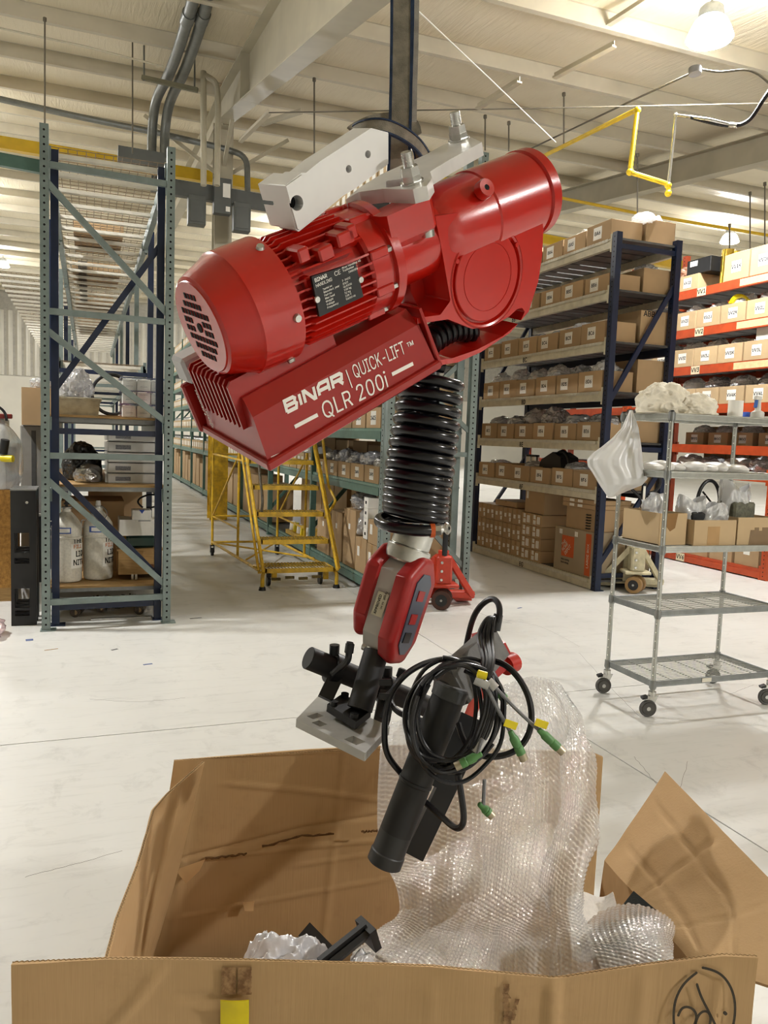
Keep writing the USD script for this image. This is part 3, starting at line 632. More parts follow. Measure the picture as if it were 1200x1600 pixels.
# ------------------------------------------------------------------ sling
st = Thing('lifting_sling', 'grey webbing sling with blue edges choked around the hoist plate', 'sling', dep(630, 150, 1.66))
def sl(pts, wpx, m, name, th=.004, edge=True, parent=None):
    P = np.array([dep(x, y, t) for x, y, t in pts]); T = np.gradient(P, axis=0); T /= np.linalg.norm(T, axis=1, keepdims=True)
    W = np.cross(T, CM[2]); W /= np.linalg.norm(W, axis=1, keepdims=True); W = W * np.array([wpx / FPX * t for _, _, t in pts])[:, None] / 2
    b = st.part(name, ribbon(P, W, th), m, parent, smooth=40)
    if edge:
        for s in (-1, 1): st.part('edge_band', ribbon(P + W * s * .93, W * .13, th * 1.9), STRAP_BLUE, b, smooth=40)
    return b
sl([(629, -420, 1.70), (629, -200, 1.69), (628, 0, 1.67), (627, 100, 1.665), (625, 200, 1.66), (622, 290, 1.66)], 34, STRAP, 'front_strap')
sl([(645, -420, 1.74), (645, -200, 1.73), (644, 0, 1.71), (642, 100, 1.71), (640, 190, 1.71)], 22, STRAP_PALE, 'rear_strap', edge=False)
sl([(644, -420, 1.728), (644, -200, 1.72), (643, 0, 1.70), (641, 100, 1.70), (639, 190, 1.70)], 9, STRAP_BLUE, 'seam', .003, False)
sl([(549, 207, 1.64), (566, 199, 1.60), (592, 196, 1.585), (618, 203, 1.60), (643, 218, 1.63), (660, 236, 1.68), (668, 252, 1.72)], 21, STRAP, 'choke_loop')
sl([(549, 204, 1.645), (575, 190, 1.70), (605, 184, 1.73), (635, 186, 1.74), (652, 212, 1.74)], 16, STRAP, 'choke_back', edge=False)
sl([(650, 226, 1.70), (656, 246, 1.71), (655, 266, 1.72), (653, 280, 1.725)], 17, STRAP, 'tail_strap')

# ------------------------------------------------------------------ gripper under the handle
gt = Thing('gripper_tool', 'black tube gripper with grey mounting plate and long black grab tubes', 'gripper', dep(600, 1110, 1.6))
gt.part('post', cyl(dep(588, 1018, 1.64), dep(562, 1108, 1.60), .0265, n=28), BLACK_MATT)
fp_ = [dep(x, y, t) for x, y, t in ((511, 1103, 1.62), (556, 1131, 1.555), (580, 1112, 1.62), (535, 1086, 1.685))]
fup = np.cross(fp_[1] - fp_[0], fp_[3] - fp_[0]); fup /= np.linalg.norm(fup); fup = fup if fup[2] > 0 else -fup
pb = gt.part('post_flange', hull([p + fup * z for p in fp_ for z in (-.012, .004)]), BLACK_MATT, smooth=False)
for a, b in ((.15, .15), (.85, .15), (.85, .85), (.15, .85)):
    c = fp_[0] * (1 - a) * (1 - b) + fp_[1] * a * (1 - b) + fp_[2] * a * b + fp_[3] * (1 - a) * b
    gt.part('flange_bolt', cat(cyl(c, c + fup * .013, .0085, n=12), cyl(c + fup * .0131, c + fup * .0135, .005, n=6)), BLACK, pb)
# grey plate with three slots
pc = [dep(x, y, t) for x, y, t in ((465, 1114, 1.60), (571, 1165, 1.47), (608, 1127, 1.60), (500, 1078, 1.74))]
ex, ey = pc[1] - pc[0], pc[3] - pc[0]; eu = ex / np.linalg.norm(ex); ez = np.cross(ex, ey); ez /= np.linalg.norm(ez); ez = ez if ez[2] > 0 else -ez; ev = np.cross(ez, eu)
to2 = lambda p: ((p - pc[0]) @ eu, (p - pc[0]) @ ev)
MP = np.eye(4); MP[:3, 0], MP[:3, 1], MP[:3, 2], MP[:3, 3] = eu, ev, ez, pc[0]
pl2 = Polygon([to2(p) for p in pc]).buffer(.002)
ww, hh_ = np.linalg.norm(ex), np.linalg.norm(ey)
for u_, v_, a, b in ((.0, .28, .02, .03), (.16, .15, .026, .02), (.66, .15, .034, .026), (.8, .8, .03, .02)):
    pl2 = pl2.difference(sbox(u_ * ww, v_ * hh_ - b / 2, u_ * ww + a, v_ * hh_ + b / 2))
gt.part('base_plate', prism(pl2, -.030, -.013, MP), mat('brushed_grey_plate', '#b4b3ae', .5, .3, .06, 20, .05, 200), label='grey machined base plate with slots', smooth=20)
t0, t1 = (482, 1028, 1.66), (668, 1104, 1.80)
A, B = dep(*t0), dep(*t1)
cr = gt.part('cross_tube', cat(cyl(A, B, .0245, n=28), cyl(A - (B - A) * .004, A, .0235, n=28)), BLACK_MATT)
for f, s in ((.2, .034), (.64, .033)):
    c = A + (B - A) * f; d = (B - A) / np.linalg.norm(B - A)
    k = gt.part('clamp_collar', cat(lathe([(.024, -.009), (s, -.009), (s, .009), (.024, .009)], c, d, 28)), BLACK, smooth=30)
    gt.part('clamp_ear', cat(cyl(c + np.array((0, 0, .03)), c + np.array((0, 0, .052)), .011, n=14)), BLACK, k)
for (x0, y0, ta), (x1, y1, tb), w in (((524, 1058, 1.68), (508, 1092, 1.66), .032), ((604, 1085, 1.72), (596, 1128, 1.66), .034), ((600, 1060, 1.74), (602, 1100, 1.72), .034)):
    gt.part('support_leg', beam(dep(x0, y0, ta), dep(x1, y1, tb), w, w * .8, CM[2]), BLACK_MATT, smooth=False)
for (x0, y0), (x1, y1), t in (((547, 1006), (545, 1020), 1.60), ((629, 1046), (625, 1058), 1.66)):
    a, b = dep(x0, y0, t), dep(x1, y1, t)
    gt.part('lever_knob', cat(cyl(a, b, .0095, n=14), cyl(a - (b - a) * .1, a, .0075, n=12), tube(spline([b, b + (b - a) * .8, dep(x1 - 12, y1 + 22, t + .02), dep(x1 - 26, y1 + 34, t + .03)], 12), .007, 8)), BLACK)
# grey rectangular arm and the long grab tube in front
g0, g1 = dep(770, 1006, 1.70), dep(702, 1076, 1.53)
d = (g1 - g0) / np.linalg.norm(g1 - g0); s = np.cross(d, CM[2]); s /= np.linalg.norm(s); n_ = np.cross(s, d)
def sec(p, w, h): return [p + s * a * w / 2 + n_ * b * h / 2 for a in (-1, 1) for b in (-1, 1)]
gt.part('arm', hull(sec(g0, .068, .05) + sec(g1, .080, .05)), mat('grey_textured_casting', '#6d6c6a', .6, 0, .1, 30, .3, 500), label='dark grey cast arm', smooth=20)
gt.part('arm_nose', cat(hull(sec(g1 - d * .02, .074, .05) + [g1 + d * .02 + s * .03 * math.cos(a) + n_ * .024 * math.sin(a) for a in np.linspace(0, 6.28, 12)])), _m['grey_textured_casting'], smooth=30)
q0, q1 = dep(704, 1080, 1.515), dep(601, 1346, 1.50); qd = (q1 - q0) / np.linalg.norm(q1 - q0)
gb2 = gt.part('grab_tube', cat(cyl(q0, q1, .032, n=36)), BLACK_MATT, label='long black grab tube')
gt.part('tube_cap', lathe([(0, -.012), (.03, -.012), (.0345, -.008), (.0345, .014), (.032, .016)], q0, qd, 36), DARK_GREY, gb2)
gt.part('cap_screw', cyl(q0 - qd * .0135, q0 - qd * .011, .006, n=12), STEEL, gb2)
m_ = q0 + (q1 - q0) * .53
gt.part('tube_joint', lathe([(.032, -.002), (.0335, -.001), (.0335, .004), (.032, .006)], m_, qd, 36), BLACK, gb2)
gt.part('end_ring', lathe([(.0, .006), (.03, .006), (.034, .003), (.034, -.018), (.0322, -.02), (.032, -.06)], q1, qd, 36), mat('grey_rubber_end', '#2c2d2e', .45), gb2)
# second flat grab bar behind
r0, r1 = dep(742, 1135, 1.66), dep(646, 1336, 1.62)
gt.part('rear_bar', beam(r0, r1, .04, .03, CM[2]), BLACK_MATT, smooth=False)
gt.part('rear_block', beam(dep(735, 1120, 1.62), dep(712, 1178, 1.6), .05, .05, CM[2]), BLACK, smooth=False)
gt.part('rear_block', beam(dep(722, 1135, 1.60), dep(682, 1230, 1.57), .03, .03, CM[2]), BLACK, smooth=False)
# red handle behind
rh = gt.part('red_grip', hull([dep(x, y, t) for x, y, t in ((737, 990, 1.78), (760, 984, 1.76), (790, 1004, 1.72), (798, 1020, 1.72), (790, 1048, 1.70), (770, 1066, 1.68), (733, 1024, 1.8), (740, 1020, 1.7), (770, 1010, 1.68))]), RED_PLASTIC, label='red plastic grip housing', smooth=40)
gt.part('red_knob', cyl(dep(790, 1040, 1.71), dep(803, 1034, 1.73), .022, n=20), mat('bright_red_plastic', '#c22a1c', .35), rh)
gt.part('red_rail', hull([dep(x, y, t) for x, y, t in ((738, 1084, 1.64), (762, 1040, 1.66), (770, 1052, 1.66), (748, 1110, 1.64), (728, 1160, 1.62), (714, 1172, 1.61), (708, 1160, 1.61), (724, 1128, 1.63), (745, 1080, 1.70), (716, 1166, 1.66))]), mat('orange_red_plastic', '#bd3517', .4), label='orange red rail', smooth=40)

# ------------------------------------------------------------------ cables
rc = random.Random(3)
def loop(cx, cy, rx, ry, t, ph, sp=2 * math.pi, tilt=-.1, n=14, jit=2.5):
    out = []
    for k in range(n + 1):
        a = ph + sp * k / n; x, y = rx * math.cos(a), ry * math.sin(a)
        out.append((cx + x + y * tilt + rc.uniform(-jit, jit), cy + y + rc.uniform(-jit, jit), t + .02 * math.cos(a + 1) + rc.uniform(-.006, .006)))
    return out
def px3(pts): return [dep(*p) for p in pts]
cb_ = Thing('sensor_cable_coil', 'coiled thin black sensor cables with green plugs on the gripper', 'cable coil', dep(700, 1120, 1.45))
for i in range(8):
    rx, ry = 60 + rc.uniform(-9, 18), 82 + rc.uniform(-11, 12)
    L1 = loop(706 + rc.uniform(-17, 17), 1120 + rc.uniform(-9, 9), rx, ry, 1.44 + .006 * i, rc.uniform(0, 6), 2 * math.pi * .97)
    cb_.part('cable_loop', tube(spline(px3(L1), 60), .0042, 7), BLACK_CABLE)
for i in range(5):
    x = 752 + i * 4.5 + rc.uniform(-2, 2)
    cb_.part('cable_lead', tube(spline(px3([(x - 6, 1062, 1.45), (x + 2, 1030, 1.50), (x - 4 + i, 990, 1.58), (762 + i * 2.4, 966, 1.6), (770, 968 + i, 1.63)]), 30), .0042, 7), BLACK_CABLE)
    cb_.part('cable_lead', tube(spline(px3([(x, 1056, 1.46), (x + 6, 1090, 1.45), (x - 2, 1130, 1.44), (x - 18, 1170, 1.43)]), 24), .0042, 7), BLACK_CABLE)
def plug(a, b, c, t, tag=None):
    """Lead from a to b, green plug from b to c."""
    A, B, C_ = dep(*a, t), dep(*b, t), dep(*c, t); d = (C_ - B) / np.linalg.norm(C_ - B); L = np.linalg.norm(C_ - B)
    k = cb_.part('green_plug', lathe([(.003, -.012), (.005, -.010), (.0062, 0), (.0085, .004), (.0085, L * .45), (.0075, L * .5), (.0088, L * .55), (.0088, L * .85), (.0068, L * .86), (.0068, L), (0, L)], B, d, 18), GREEN_PLUG, label='green cable plug')
    cb_.part('plug_tip', cat(cyl(B + d * L * .8, B + d * (L + .006), .0082, n=16)), mat('beige_metal', '#b5ab93', .35, .6), k)
    cb_.part('lead', tube(spline([A, (A + B) / 2 + np.array((0, 0, -.003)), B], 12), .0036, 7), mat('clear_sleeve_cable', '#77787a', .25), k)
    if tag is not None:
        p = dep(*tag, t - .008); cb_.part('yellow_tag', xf(rbx(-.013, .013, -.007, .007, -.0005, .0005, .0004), frame(p, CM.T @ np.array((.9, .35, .2)), z=-CM[2])), YELLOW_TAPE, k)
        cb_.part('yellow_tag', cyl(dep(tag[0] - 6, tag[1] - 4, t), dep(tag[0] + 2, tag[1] + 2, t), .0058, n=10), YELLOW_TAPE, k)
plug((755, 1062), (801, 1150), (817, 1183), 1.43, (798, 1132))
plug((770, 1070), (848, 1146), (876, 1172), 1.44, (846, 1131))
plug((752, 1155), (744, 1182), (716, 1196), 1.42)
plug((757, 1218), (755, 1262), (766, 1272), 1.46)
plug((765, 1066), (778, 1080), (790, 1094), 1.50)
for a, b in (((742, 1062), (764, 1072)), ((763, 1064), (775, 1076)), ((756, 1155), (742, 1176))):
    cb_.part('clear_sleeve', cyl(dep(*a, 1.435), dep(*b, 1.43), .0085, n=12), mat('silver_sleeve', '#c8c9c8', .2, .3))
cb_.part('yellow_tape_wrap', cyl(dep(746, 1053, 1.435), dep(760, 1057, 1.435), .0085, n=12), YELLOW_TAPE)
tk = Thing('power_cable', 'thick black power cable looping around the gripper tubes', 'cable', dep(690, 1150, 1.55))
tk.part('upper_loop', tube(spline(px3([(728, 1012, 1.74), (735, 980, 1.72), (750, 948, 1.68), (770, 936, 1.66), (780, 948, 1.64), (779, 968, 1.63), (772, 985, 1.64)]), 40), .0065, 9), BLACK_CABLE)
tk.part('cable_boot', cyl(dep(779, 960, 1.635), dep(773, 984, 1.635), .0095, .012, 12), BLACK)
tk.part('side_loop', tube(spline(px3([(722, 1028, 1.62), (672, 1034, 1.58), (632, 1056, 1.54), (608, 1092, 1.52), (601, 1140, 1.52), (606, 1180, 1.53), (630, 1212, 1.54), (655, 1244, 1.56), (690, 1276, 1.52), (716, 1294, 1.46), (724, 1284, 1.45), (722, 1250, 1.45), (716, 1210, 1.45)]), 90), .0062, 9), BLACK_CABLE)
tk.part('right_loop', tube(spline(px3([(756, 1030, 1.55), (790, 1040, 1.52), (818, 1072, 1.50), (830, 1110, 1.48), (826, 1146, 1.48), (806, 1172, 1.48), (776, 1182, 1.48), (752, 1180, 1.49), (728, 1162, 1.53), (716, 1130, 1.56)]), 70), .0062, 9), BLACK_CABLE)
tk.part('cross_lead', tube(spline(px3([(609, 1094, 1.6), (622, 1112, 1.56), (650, 1124, 1.54), (690, 1133, 1.5)]), 30), .006, 9), BLACK_CABLE)
tk.part('cable_tie', cat(*[xf(bx(-.012, .012, -.006, .006, -.004, .004), frame(dep(602, y, 1.52), CM[0], z=CM[2])) for y in (1066, 1088)]), BLACK)
# ================================================================== open carton in the foreground
ZR = .66
cA, cB, cC, cD = (floor_at(x, y, ZR) for x, y in ((20, 1503), (1182, 1495), (272, 1185), (942, 1172)))
up = np.array((0, 0, 1.0))
ex = cB - cA; ex[2] = 0; bw = np.linalg.norm(ex); ex /= bw
ey = np.array((-ex[1], ex[0], 0)); bd = abs((cC - cA) @ ey)
ca = Thing('open_carton', 'large open corrugated carton with torn flaps in the foreground', 'carton', (cA + cB + cC + cD) / 4 * (1, 1, 0))
N = {'g': ('geometry', {}), 'n': ('noise_texture', {'scale': 2.4, 'detail': 5.0}), 'mp': ('mapping', {'scale': (60, 60, 3)}), 'n2': ('noise_texture', {'scale': 3.0, 'detail': 2.0}), 'n3': ('noise_texture', {'scale': 9.0, 'detail': 7.0, 'roughness': .7}),
     'r': ('rgb_ramp', {'ramp': [(.3, tuple(lin('#b49467'))), (.65, tuple(lin('#c4a276')))]}), 'r3': ('rgb_ramp', {'ramp': [(.25, (.8, .78, .75)), (.45, (1, 1, 1))]}), 'm': ('mix', {'mix_type': 'multiply', 'fac': .6}),
     'b': ('bump', {'strength': .15, 'distance': .003}), 'p': ('principled_bsdf', {'roughness': .75, 'specular_ior_level': .35})}
KRAFT = usdkit.material(stage, '/World/Looks/kraft_board', N, [('g.position', 'n.vector'), ('n.fac', 'r.fac'), ('g.position', 'mp.vector'), ('mp.vector', 'n2.vector'), ('g.position', 'n3.vector'), ('n3.fac', 'r3.fac'), ('r.color', 'm.color1'), ('r3.color', 'm.color2'), ('m.color', 'p.base_color'), ('n2.fac', 'b.height'), ('b.normal', 'p.normal')], surface='p.BSDF')
def board(name, fn, nu=60, nv=40, label=None, th=.007, seed=1, creases=(), amp=.006):
    """Corrugated board over fn(u, v) with broad buckling and sharp creases (lines u0,v0,u1,v1,depth)."""
    def g(u, v):
        P = fn(u, v); e = 1e-3
        n = np.cross(fn(np.clip(u + e, 0, 1), v) - fn(np.clip(u - e, 0, 1), v), fn(u, np.clip(v + e, 0, 1)) - fn(u, np.clip(v - e, 0, 1)))
        n /= np.maximum(np.linalg.norm(n, axis=1, keepdims=True), 1e-12)
        h = amp * (meshkit.fbm(np.stack([u * 3.2, v * 2.6, u * 0 + seed], 1), 4, seed) - .5) * 2
        for a, b, c, d, k in creases:
            L = math.hypot(c - a, d - b); tx, ty = (c - a) / L, (d - b) / L
            s = (u - a) * tx + (v - b) * ty; q = np.abs((u - a) * -ty + (v - b) * tx)
            f = np.clip(np.minimum(s, L - s) / .05 + .5, 0, 1); h = h + k * f * np.exp(-(q / .008) ** 2)
        return P + n * h[:, None]
    return ca.part(name, panel(g, nu, nv, th), KRAFT, label=label, smooth=40)
def lerp(a, b, t): return a[None] * (1 - t[:, None]) + b[None] * t[:, None]
def rim(tab):
    x, y = np.array(tab, float).T; return lambda u: np.interp(u, x, y)
# front wall: top edge follows the photo's sagging rim
ftop = rim([(0, .0), (.12, .006), (.3, .002), (.55, -.012), (.71, -.034), (.73, -.034), (.84, -.012), (.95, .006), (1, .002)])
fA, fB = cA * (1, 1, 0), cB * (1, 1, 0)
board('front_wall', lambda u, v: lerp(fA, fB, u) + up * ((ZR + ftop(u)) * v)[:, None] - ey * (.018 * np.sin(np.pi * u) * v)[:, None] * 0, 150, 70, 'front carton wall with tape and marker scrawl', seed=3,
      creases=[(.09, .72, .19, .97, .006), (.03, .3, .06, .75, .006), (.22, .9, .28, .9, -.005), (.72, .55, .715, .99, .008), (.84, .2, .84, .98, .003), (.55, .2, .55, .95, .002), (.93, .5, .95, .95, .004)])
bC, bD = cC * (1, 1, 0), cD * (1, 1, 0)
btop = rim([(0, -.005), (.02, -.004), (.3, .012), (.55, .018), (.8, .0), (.97, -.004), (1, -.02)])
board('back_wall', lambda u, v: lerp(bC, bD, u) - ex * (.085 * (1 - v) * (1 - u))[:, None] + up * ((ZR + btop(u)) * v)[:, None] + ey * (.02 * np.sin(np.pi * u) * v)[:, None], 190, 110, 'back carton wall with creases and a tear', seed=5, amp=.0045,
      creases=[(.05, .02, .05, .98, .004), (.38, .02, .38, .98, .003), (.58, .02, .58, .98, .004), (.66, .02, .66, .98, .004), (.12, .88, .5, .76, .005), (.5, .76, .66, .68, .004), (.03, .56, .3, .66, -.008), (.3, .66, .56, .72, -.006), (.1, .56, .9, .63, .005), (.05, .3, .5, .42, .003), (.9, .05, .9, .97, .004), (.3, .5, .6, .56, .003)])
# left wall: slumped inward, its top edge torn away from the back corner
lp = [(160, 1494, ZR), (182, 1437, ZR + .0), (215, 1352, ZR + .005), (240, 1266, ZR + .01), (262, 1240, ZR + .0), (318, 1190, ZR + .015)]
LT = np.array([floor_at(x, y, z) for x, y, z in lp])
LT[0] = cA + ex * .150 + ey * .01
tL = np.r_[0, np.cumsum(np.linalg.norm(np.diff(LT, axis=0), axis=1))]; tL /= tL[-1]
lt = lambda u: np.stack([np.interp(u, tL, LT[:, k]) for k in range(3)], 1)
LB0, LB1 = fA + ex * .10 + ey * .01, bC - ex * .075 - ey * .014
board('left_wall', lambda u, v: lerp(LB0, LB1, u) * (1 - v[:, None]) + lt(u) * v[:, None] + ex[None] * (.006 * np.sin(v * np.pi))[:, None], 60, 50, 'slumped left carton wall', seed=8, amp=.006, creases=[(.5, .5, .52, .98, .005), (.75, .4, .85, .95, .006)])
# right wall: split at the back corner and splayed outwards
RT = [cB * (1, 1, 0) + ex * .0, cD * (1, 1, 0) + ex * .004]
rtop0, rtop1 = floor_at(1262, 1470, ZR - .02), floor_at(1040, 1206, ZR - .0)
RTP = np.array([floor_at(1215, 1545, .58), floor_at(1228, 1400, ZR - .03), floor_at(1150, 1320, ZR - .02), floor_at(1040, 1206, ZR + .0)])
tR = np.r_[0, np.cumsum(np.linalg.norm(np.diff(RTP, axis=0), axis=1))]; tR /= tR[-1]
rt_ = lambda u: np.stack([np.interp(u, tR, RTP[:, k]) for k in range(3)], 1)
RB0, RB1 = fB - ex * .02 + ey * .012, bD + ex * .012 - ey * .01
RM0, RM1 = floor_at(1080, 1500, .52), floor_at(948, 1345, .46)
def rwall(u, v):
    mid = lerp(RM0, RM1, u); b = lerp(RB0, RB1, u); t = rt_(u); k = np.clip(v / .5, 0, 1)[:, None]; k2 = np.clip((v - .5) / .5, 0, 1)[:, None]
    return np.where(v[:, None] < .5, b * (1 - k) + mid * k, mid * (1 - k2) + t * k2)
board('right_wall', rwall, 60, 61, 'splayed right carton wall', seed=12, amp=.008, creases=[(.1, .6, .9, .62, .005), (.05, .78, .95, .86, .006), (.55, .4, .62, .98, .006), (.25, .55, .3, .98, .004)])
ca.part('bottom', hull([p * (1, 1, 0) + up * z for p in (cA, cB, cC, cD) for z in (.003, .012)]), KRAFT, smooth=False)
# torn paper lip on the back wall, frayed hole, cut edge fibres
def on_back(px, py, off=.012):
    n = -ey; o = cC + ey * (.012) ; d = ray(px, py); t = ((o - CP) @ n) / (d @ n); return CP + d * t + n * off
ca.part('torn_lip', panel(lambda u, v: lerp(on_back(276, 1354, .016), on_back(322, 1338, .016), u) * (1 - v[:, None]) + (lerp(on_back(294, 1370, .034), on_back(314, 1352, .03), u)) * v[:, None], 10, 6, .0015), mat('torn_paper', '#cfa877', .85), label='curled torn paper on the back wall')
for pts in (((322, 1339), (345, 1336), (370, 1334), (386, 1331)), ((410, 1320), (440, 1313), (470, 1304), (500, 1302), (522, 1301)), ((565, 1297), (590, 1295)), ((278, 1368), (300, 1366), (312, 1352))):
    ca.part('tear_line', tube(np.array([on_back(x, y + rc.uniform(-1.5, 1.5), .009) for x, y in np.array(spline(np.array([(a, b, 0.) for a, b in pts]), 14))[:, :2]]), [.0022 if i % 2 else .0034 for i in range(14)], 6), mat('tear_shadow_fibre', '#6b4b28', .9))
q = on_back(390, 1410, .01); ca.part('puncture', panel(lambda u, v: lerp(on_back(380, 1406, .012), on_back(398, 1404, .012), u) * (1 - v[:, None]) + lerp(on_back(384, 1416, .022), on_back(397, 1417, .018), u) * v[:, None], 8, 6, .0015), _m['torn_paper'])
# fluted top edges of the walls
def flute(path, name='fluted_edge', amp=.0013, pitch=.0085, r=.0011):
    P = np.array(path); s = np.r_[0, np.cumsum(np.linalg.norm(np.diff(P, axis=0), axis=1))]; n = int(s[-1] / pitch * 6); q = np.linspace(0, s[-1], n)
    Q = np.stack([np.interp(q, s, P[:, k]) for k in range(3)], 1); T = np.gradient(Q, axis=0); W = np.cross(T, up); W /= np.linalg.norm(W, axis=1, keepdims=True)
    ca.part(name, tube(Q + W * (amp * np.sin(q / pitch * 2 * np.pi))[:, None], r, 5), CARD_EDGE)
us = np.linspace(0, 1, 60)
flute(lerp(fA, fB, us) + up * (ZR + ftop(us))[:, None]); flute(lt(us) + up * .001); flute(lerp(bC, bD, us) + up * (ZR + btop(us))[:, None] + ey * .0)
# outside of the front wall: residue, yellow tape, marker
def on_front(px, py, off=.005):
    n = -ey; d = ray(px, py); t = ((cA - CP) @ n) / (d @ n); return CP + d * t + n * off
MF = np.eye(4); MF[:3, 0], MF[:3, 1], MF[:3, 2], MF[:3, 3] = ex, up, -ey, cA * (1, 1, 0)
def f2(px, py): p = on_front(px, py, 0) - MF[:3, 3]; return p @ ex, p @ up
def fpoly(pts, th, m, name, off=.009, label=None): ca.part(name, prism(Polygon([f2(*p) for p in pts]), off, off + th, MF), m, label=label, smooth=False)
ca.part('yellow_tape', panel(lambda u, v: (on_front(347, 1550, .0)[None] + ex * (u * .0475)[:, None] - up * (v * .3)[:, None]) + (-ey)[None] * (.0135 + .002 * np.sin(u * 3.1) + .006 * np.exp(-(v / .05) ** 2))[:, None], 8, 20, .0012), YELLOW_TAPE, label='bright yellow tape strip hanging on the front wall')
rs2 = random.Random(4)
RES = mat('brown_tape_residue', '#755330', .7, 0, .3, 75, col2='#b08c60')
for a, b in ((348, 369), (372.5, 394)):
    L_ = [(a + rs2.uniform(-1, 1), y) for y in np.arange(1506, 1549, 3)]; R_ = [(b + rs2.uniform(-1, 1), y) for y in np.arange(1548, 1505, -3)]
    fpoly(L_ + R_, .0005, RES, 'tape_residue', .0088)
for k in range(9):
    y = 1532 + k * 7; fpoly([(785 + rs2.uniform(-2, 1), y), (791 + rs2.uniform(0, 4), y), (793 + rs2.uniform(-2, 6), y + 8), (786, y + 8)], .0005, RES, 'tape_residue', .009)
for k in range(6):
    y = 1555 + k * 8; x = 803 - k * 2; fpoly([(x, y), (x + rs2.uniform(2, 8), y), (x + rs2.uniform(2, 9), y + 9), (x - 2, y + 9)], .0005, RES, 'tape_residue', .009)
def marker(pts, w=4.2):
    P = np.array(spline(np.array([(x, y, 0.) for x, y in pts]), max(8, len(pts) * 8)))[:, :2] if len(pts) > 2 else np.array(pts)
    L2 = LineString([f2(*p) for p in P]).buffer(w * .5 / FPX * 1.25); ca.part('marker_stroke', prism(L2, .0098, .0104, MF), mat('marker_ink', '#3a3122', .6), smooth=False)
marker([(1084, 1514), (1066, 1530), (1052, 1556), (1049, 1590), (1054, 1625)]); marker([(1094, 1506), (1118, 1514), (1136, 1534), (1144, 1566), (1140, 1600), (1132, 1625)])
marker([(1056, 1580), (1064, 1568), (1078, 1570), (1084, 1582), (1081, 1594)]); marker([(1083, 1592), (1090, 1577), (1100, 1574), (1106, 1584), (1104, 1600), (1108, 1618)]); marker([(1085, 1532), (1092, 1552), (1102, 1572), (1113, 1594)]); marker([(1128, 1576), (1129.5, 1577.5)], 6)

# ------------------------------------------------------------------ bubble wrap and packing
def bubble_mat(name, clear, white):
    return film(name, (.97, .975, .99), clear, .06, white, .25, 200)
BUB = bubble_mat('bubble_wrap_film', .42, .5)
def bubble_sheet(grid, pitch=.0115, hgt=.0042, res=.0029, seed=0, fold=.06):
    """grid: rows of (px, py, depth) control points -> an embossed sheet with real bubbles in a hexagonal lattice."""
    Gp = np.array([[dep(*p) for p in row] for row in grid]); nr, nc = Gp.shape[:2]
    su, sv = np.linspace(0, 1, nr), np.linspace(0, 1, nc)
    kx, ky = min(3, nr - 1), min(3, nc - 1)
    S = [RectBivariateSpline(su, sv, Gp[:, :, k], kx=kx, ky=ky) for k in range(3)]
    Lu = np.linalg.norm(np.diff(Gp, axis=0), axis=2).sum(0).mean(); Lv = np.linalg.norm(np.diff(Gp, axis=1), axis=2).sum(1).mean()
    nu, nv = int(Lu / res), int(Lv / res); u, v = np.linspace(0, 1, nu), np.linspace(0, 1, nv)
    P = np.stack([s(u, v) for s in S], 2); N_ = np.cross(np.gradient(P, axis=0), np.gradient(P, axis=1)); N_ /= np.linalg.norm(N_, axis=2, keepdims=True)
    if (N_ @ CM[2]).mean() > 0: N_ = -N_
    U, V = np.meshgrid(u * Lu, v * Lv, indexing='ij')
    cr = meshkit.fbm(np.stack([U * 4.5, V * 6, U * 0 + seed], 2), 3, seed); P = P + N_ * (fold * (np.abs(cr - .5) * 2))[..., None]
    ry = pitch * .866; j = np.round(V / ry); best = np.full(U.shape, 9.)
    for dj in (-1, 0, 1):
        jj = j + dj; off = (jj % 2) * pitch / 2; i = np.round((U - off) / pitch); best = np.minimum(best, np.hypot(U - off - i * pitch, V - jj * ry))
    r = pitch * .44; P = P + N_ * (hgt * np.sqrt(np.clip(1 - (best / r) ** 2, 0, 1)))[..., None]
    I = np.arange(nu * nv).reshape(nu, nv); a, b, c, d = (q.ravel() for q in (I[:-1, :-1], I[1:, :-1], I[1:, 1:], I[:-1, 1:]))
    return TM(P.reshape(-1, 3), np.vstack([np.stack([a, b, c], 1), np.stack([a, c, d], 1)]), process=False)
sheet = bubble_sheet([
    [(596, 1128, 2.10), (680, 1110, 2.14), (760, 1080, 2.16), (825, 1062, 2.15), (868, 1066, 2.12), (897, 1085, 2.06)],
    [(592, 1195, 2.05), (680, 1175, 2.08), (760, 1160, 2.08), (830, 1140, 2.05), (880, 1135, 2.0), (912, 1160, 1.95)],
    [(590, 1270, 1.98), (690, 1255, 1.98), (770, 1245, 1.96), (840, 1230, 1.90), (890, 1225, 1.84), (921, 1240, 1.80)],
    [(600, 1345, 1.90), (690, 1335, 1.88), (770, 1325, 1.84), (830, 1320, 1.76), (880, 1320, 1.70), (905, 1325, 1.70)],
    [(625, 1410, 1.80), (690, 1402, 1.78), (760, 1400, 1.72), (820, 1395, 1.64), (865, 1398, 1.58), (892, 1400, 1.60)],
    [(600, 1465, 1.74), (680, 1462, 1.72), (750, 1462, 1.68), (815, 1460, 1.60), (870, 1458, 1.54), (918, 1455, 1.56)],
    [(556, 1502, 1.66), (650, 1512, 1.62), (730, 1520, 1.58), (800, 1532, 1.52), (870, 1540, 1.48), (948, 1530, 1.48)],
    [(560, 1580, 1.66), (650, 1585, 1.62), (730, 1590, 1.58), (800, 1595, 1.52), (870, 1600, 1.48), (944, 1590, 1.48)]], seed=2)
solo('bubble_wrap_sheet', sheet, BUB, 'tall clear bubble wrap sheet spilling out of the open carton', 'bubble wrap', smooth=True)
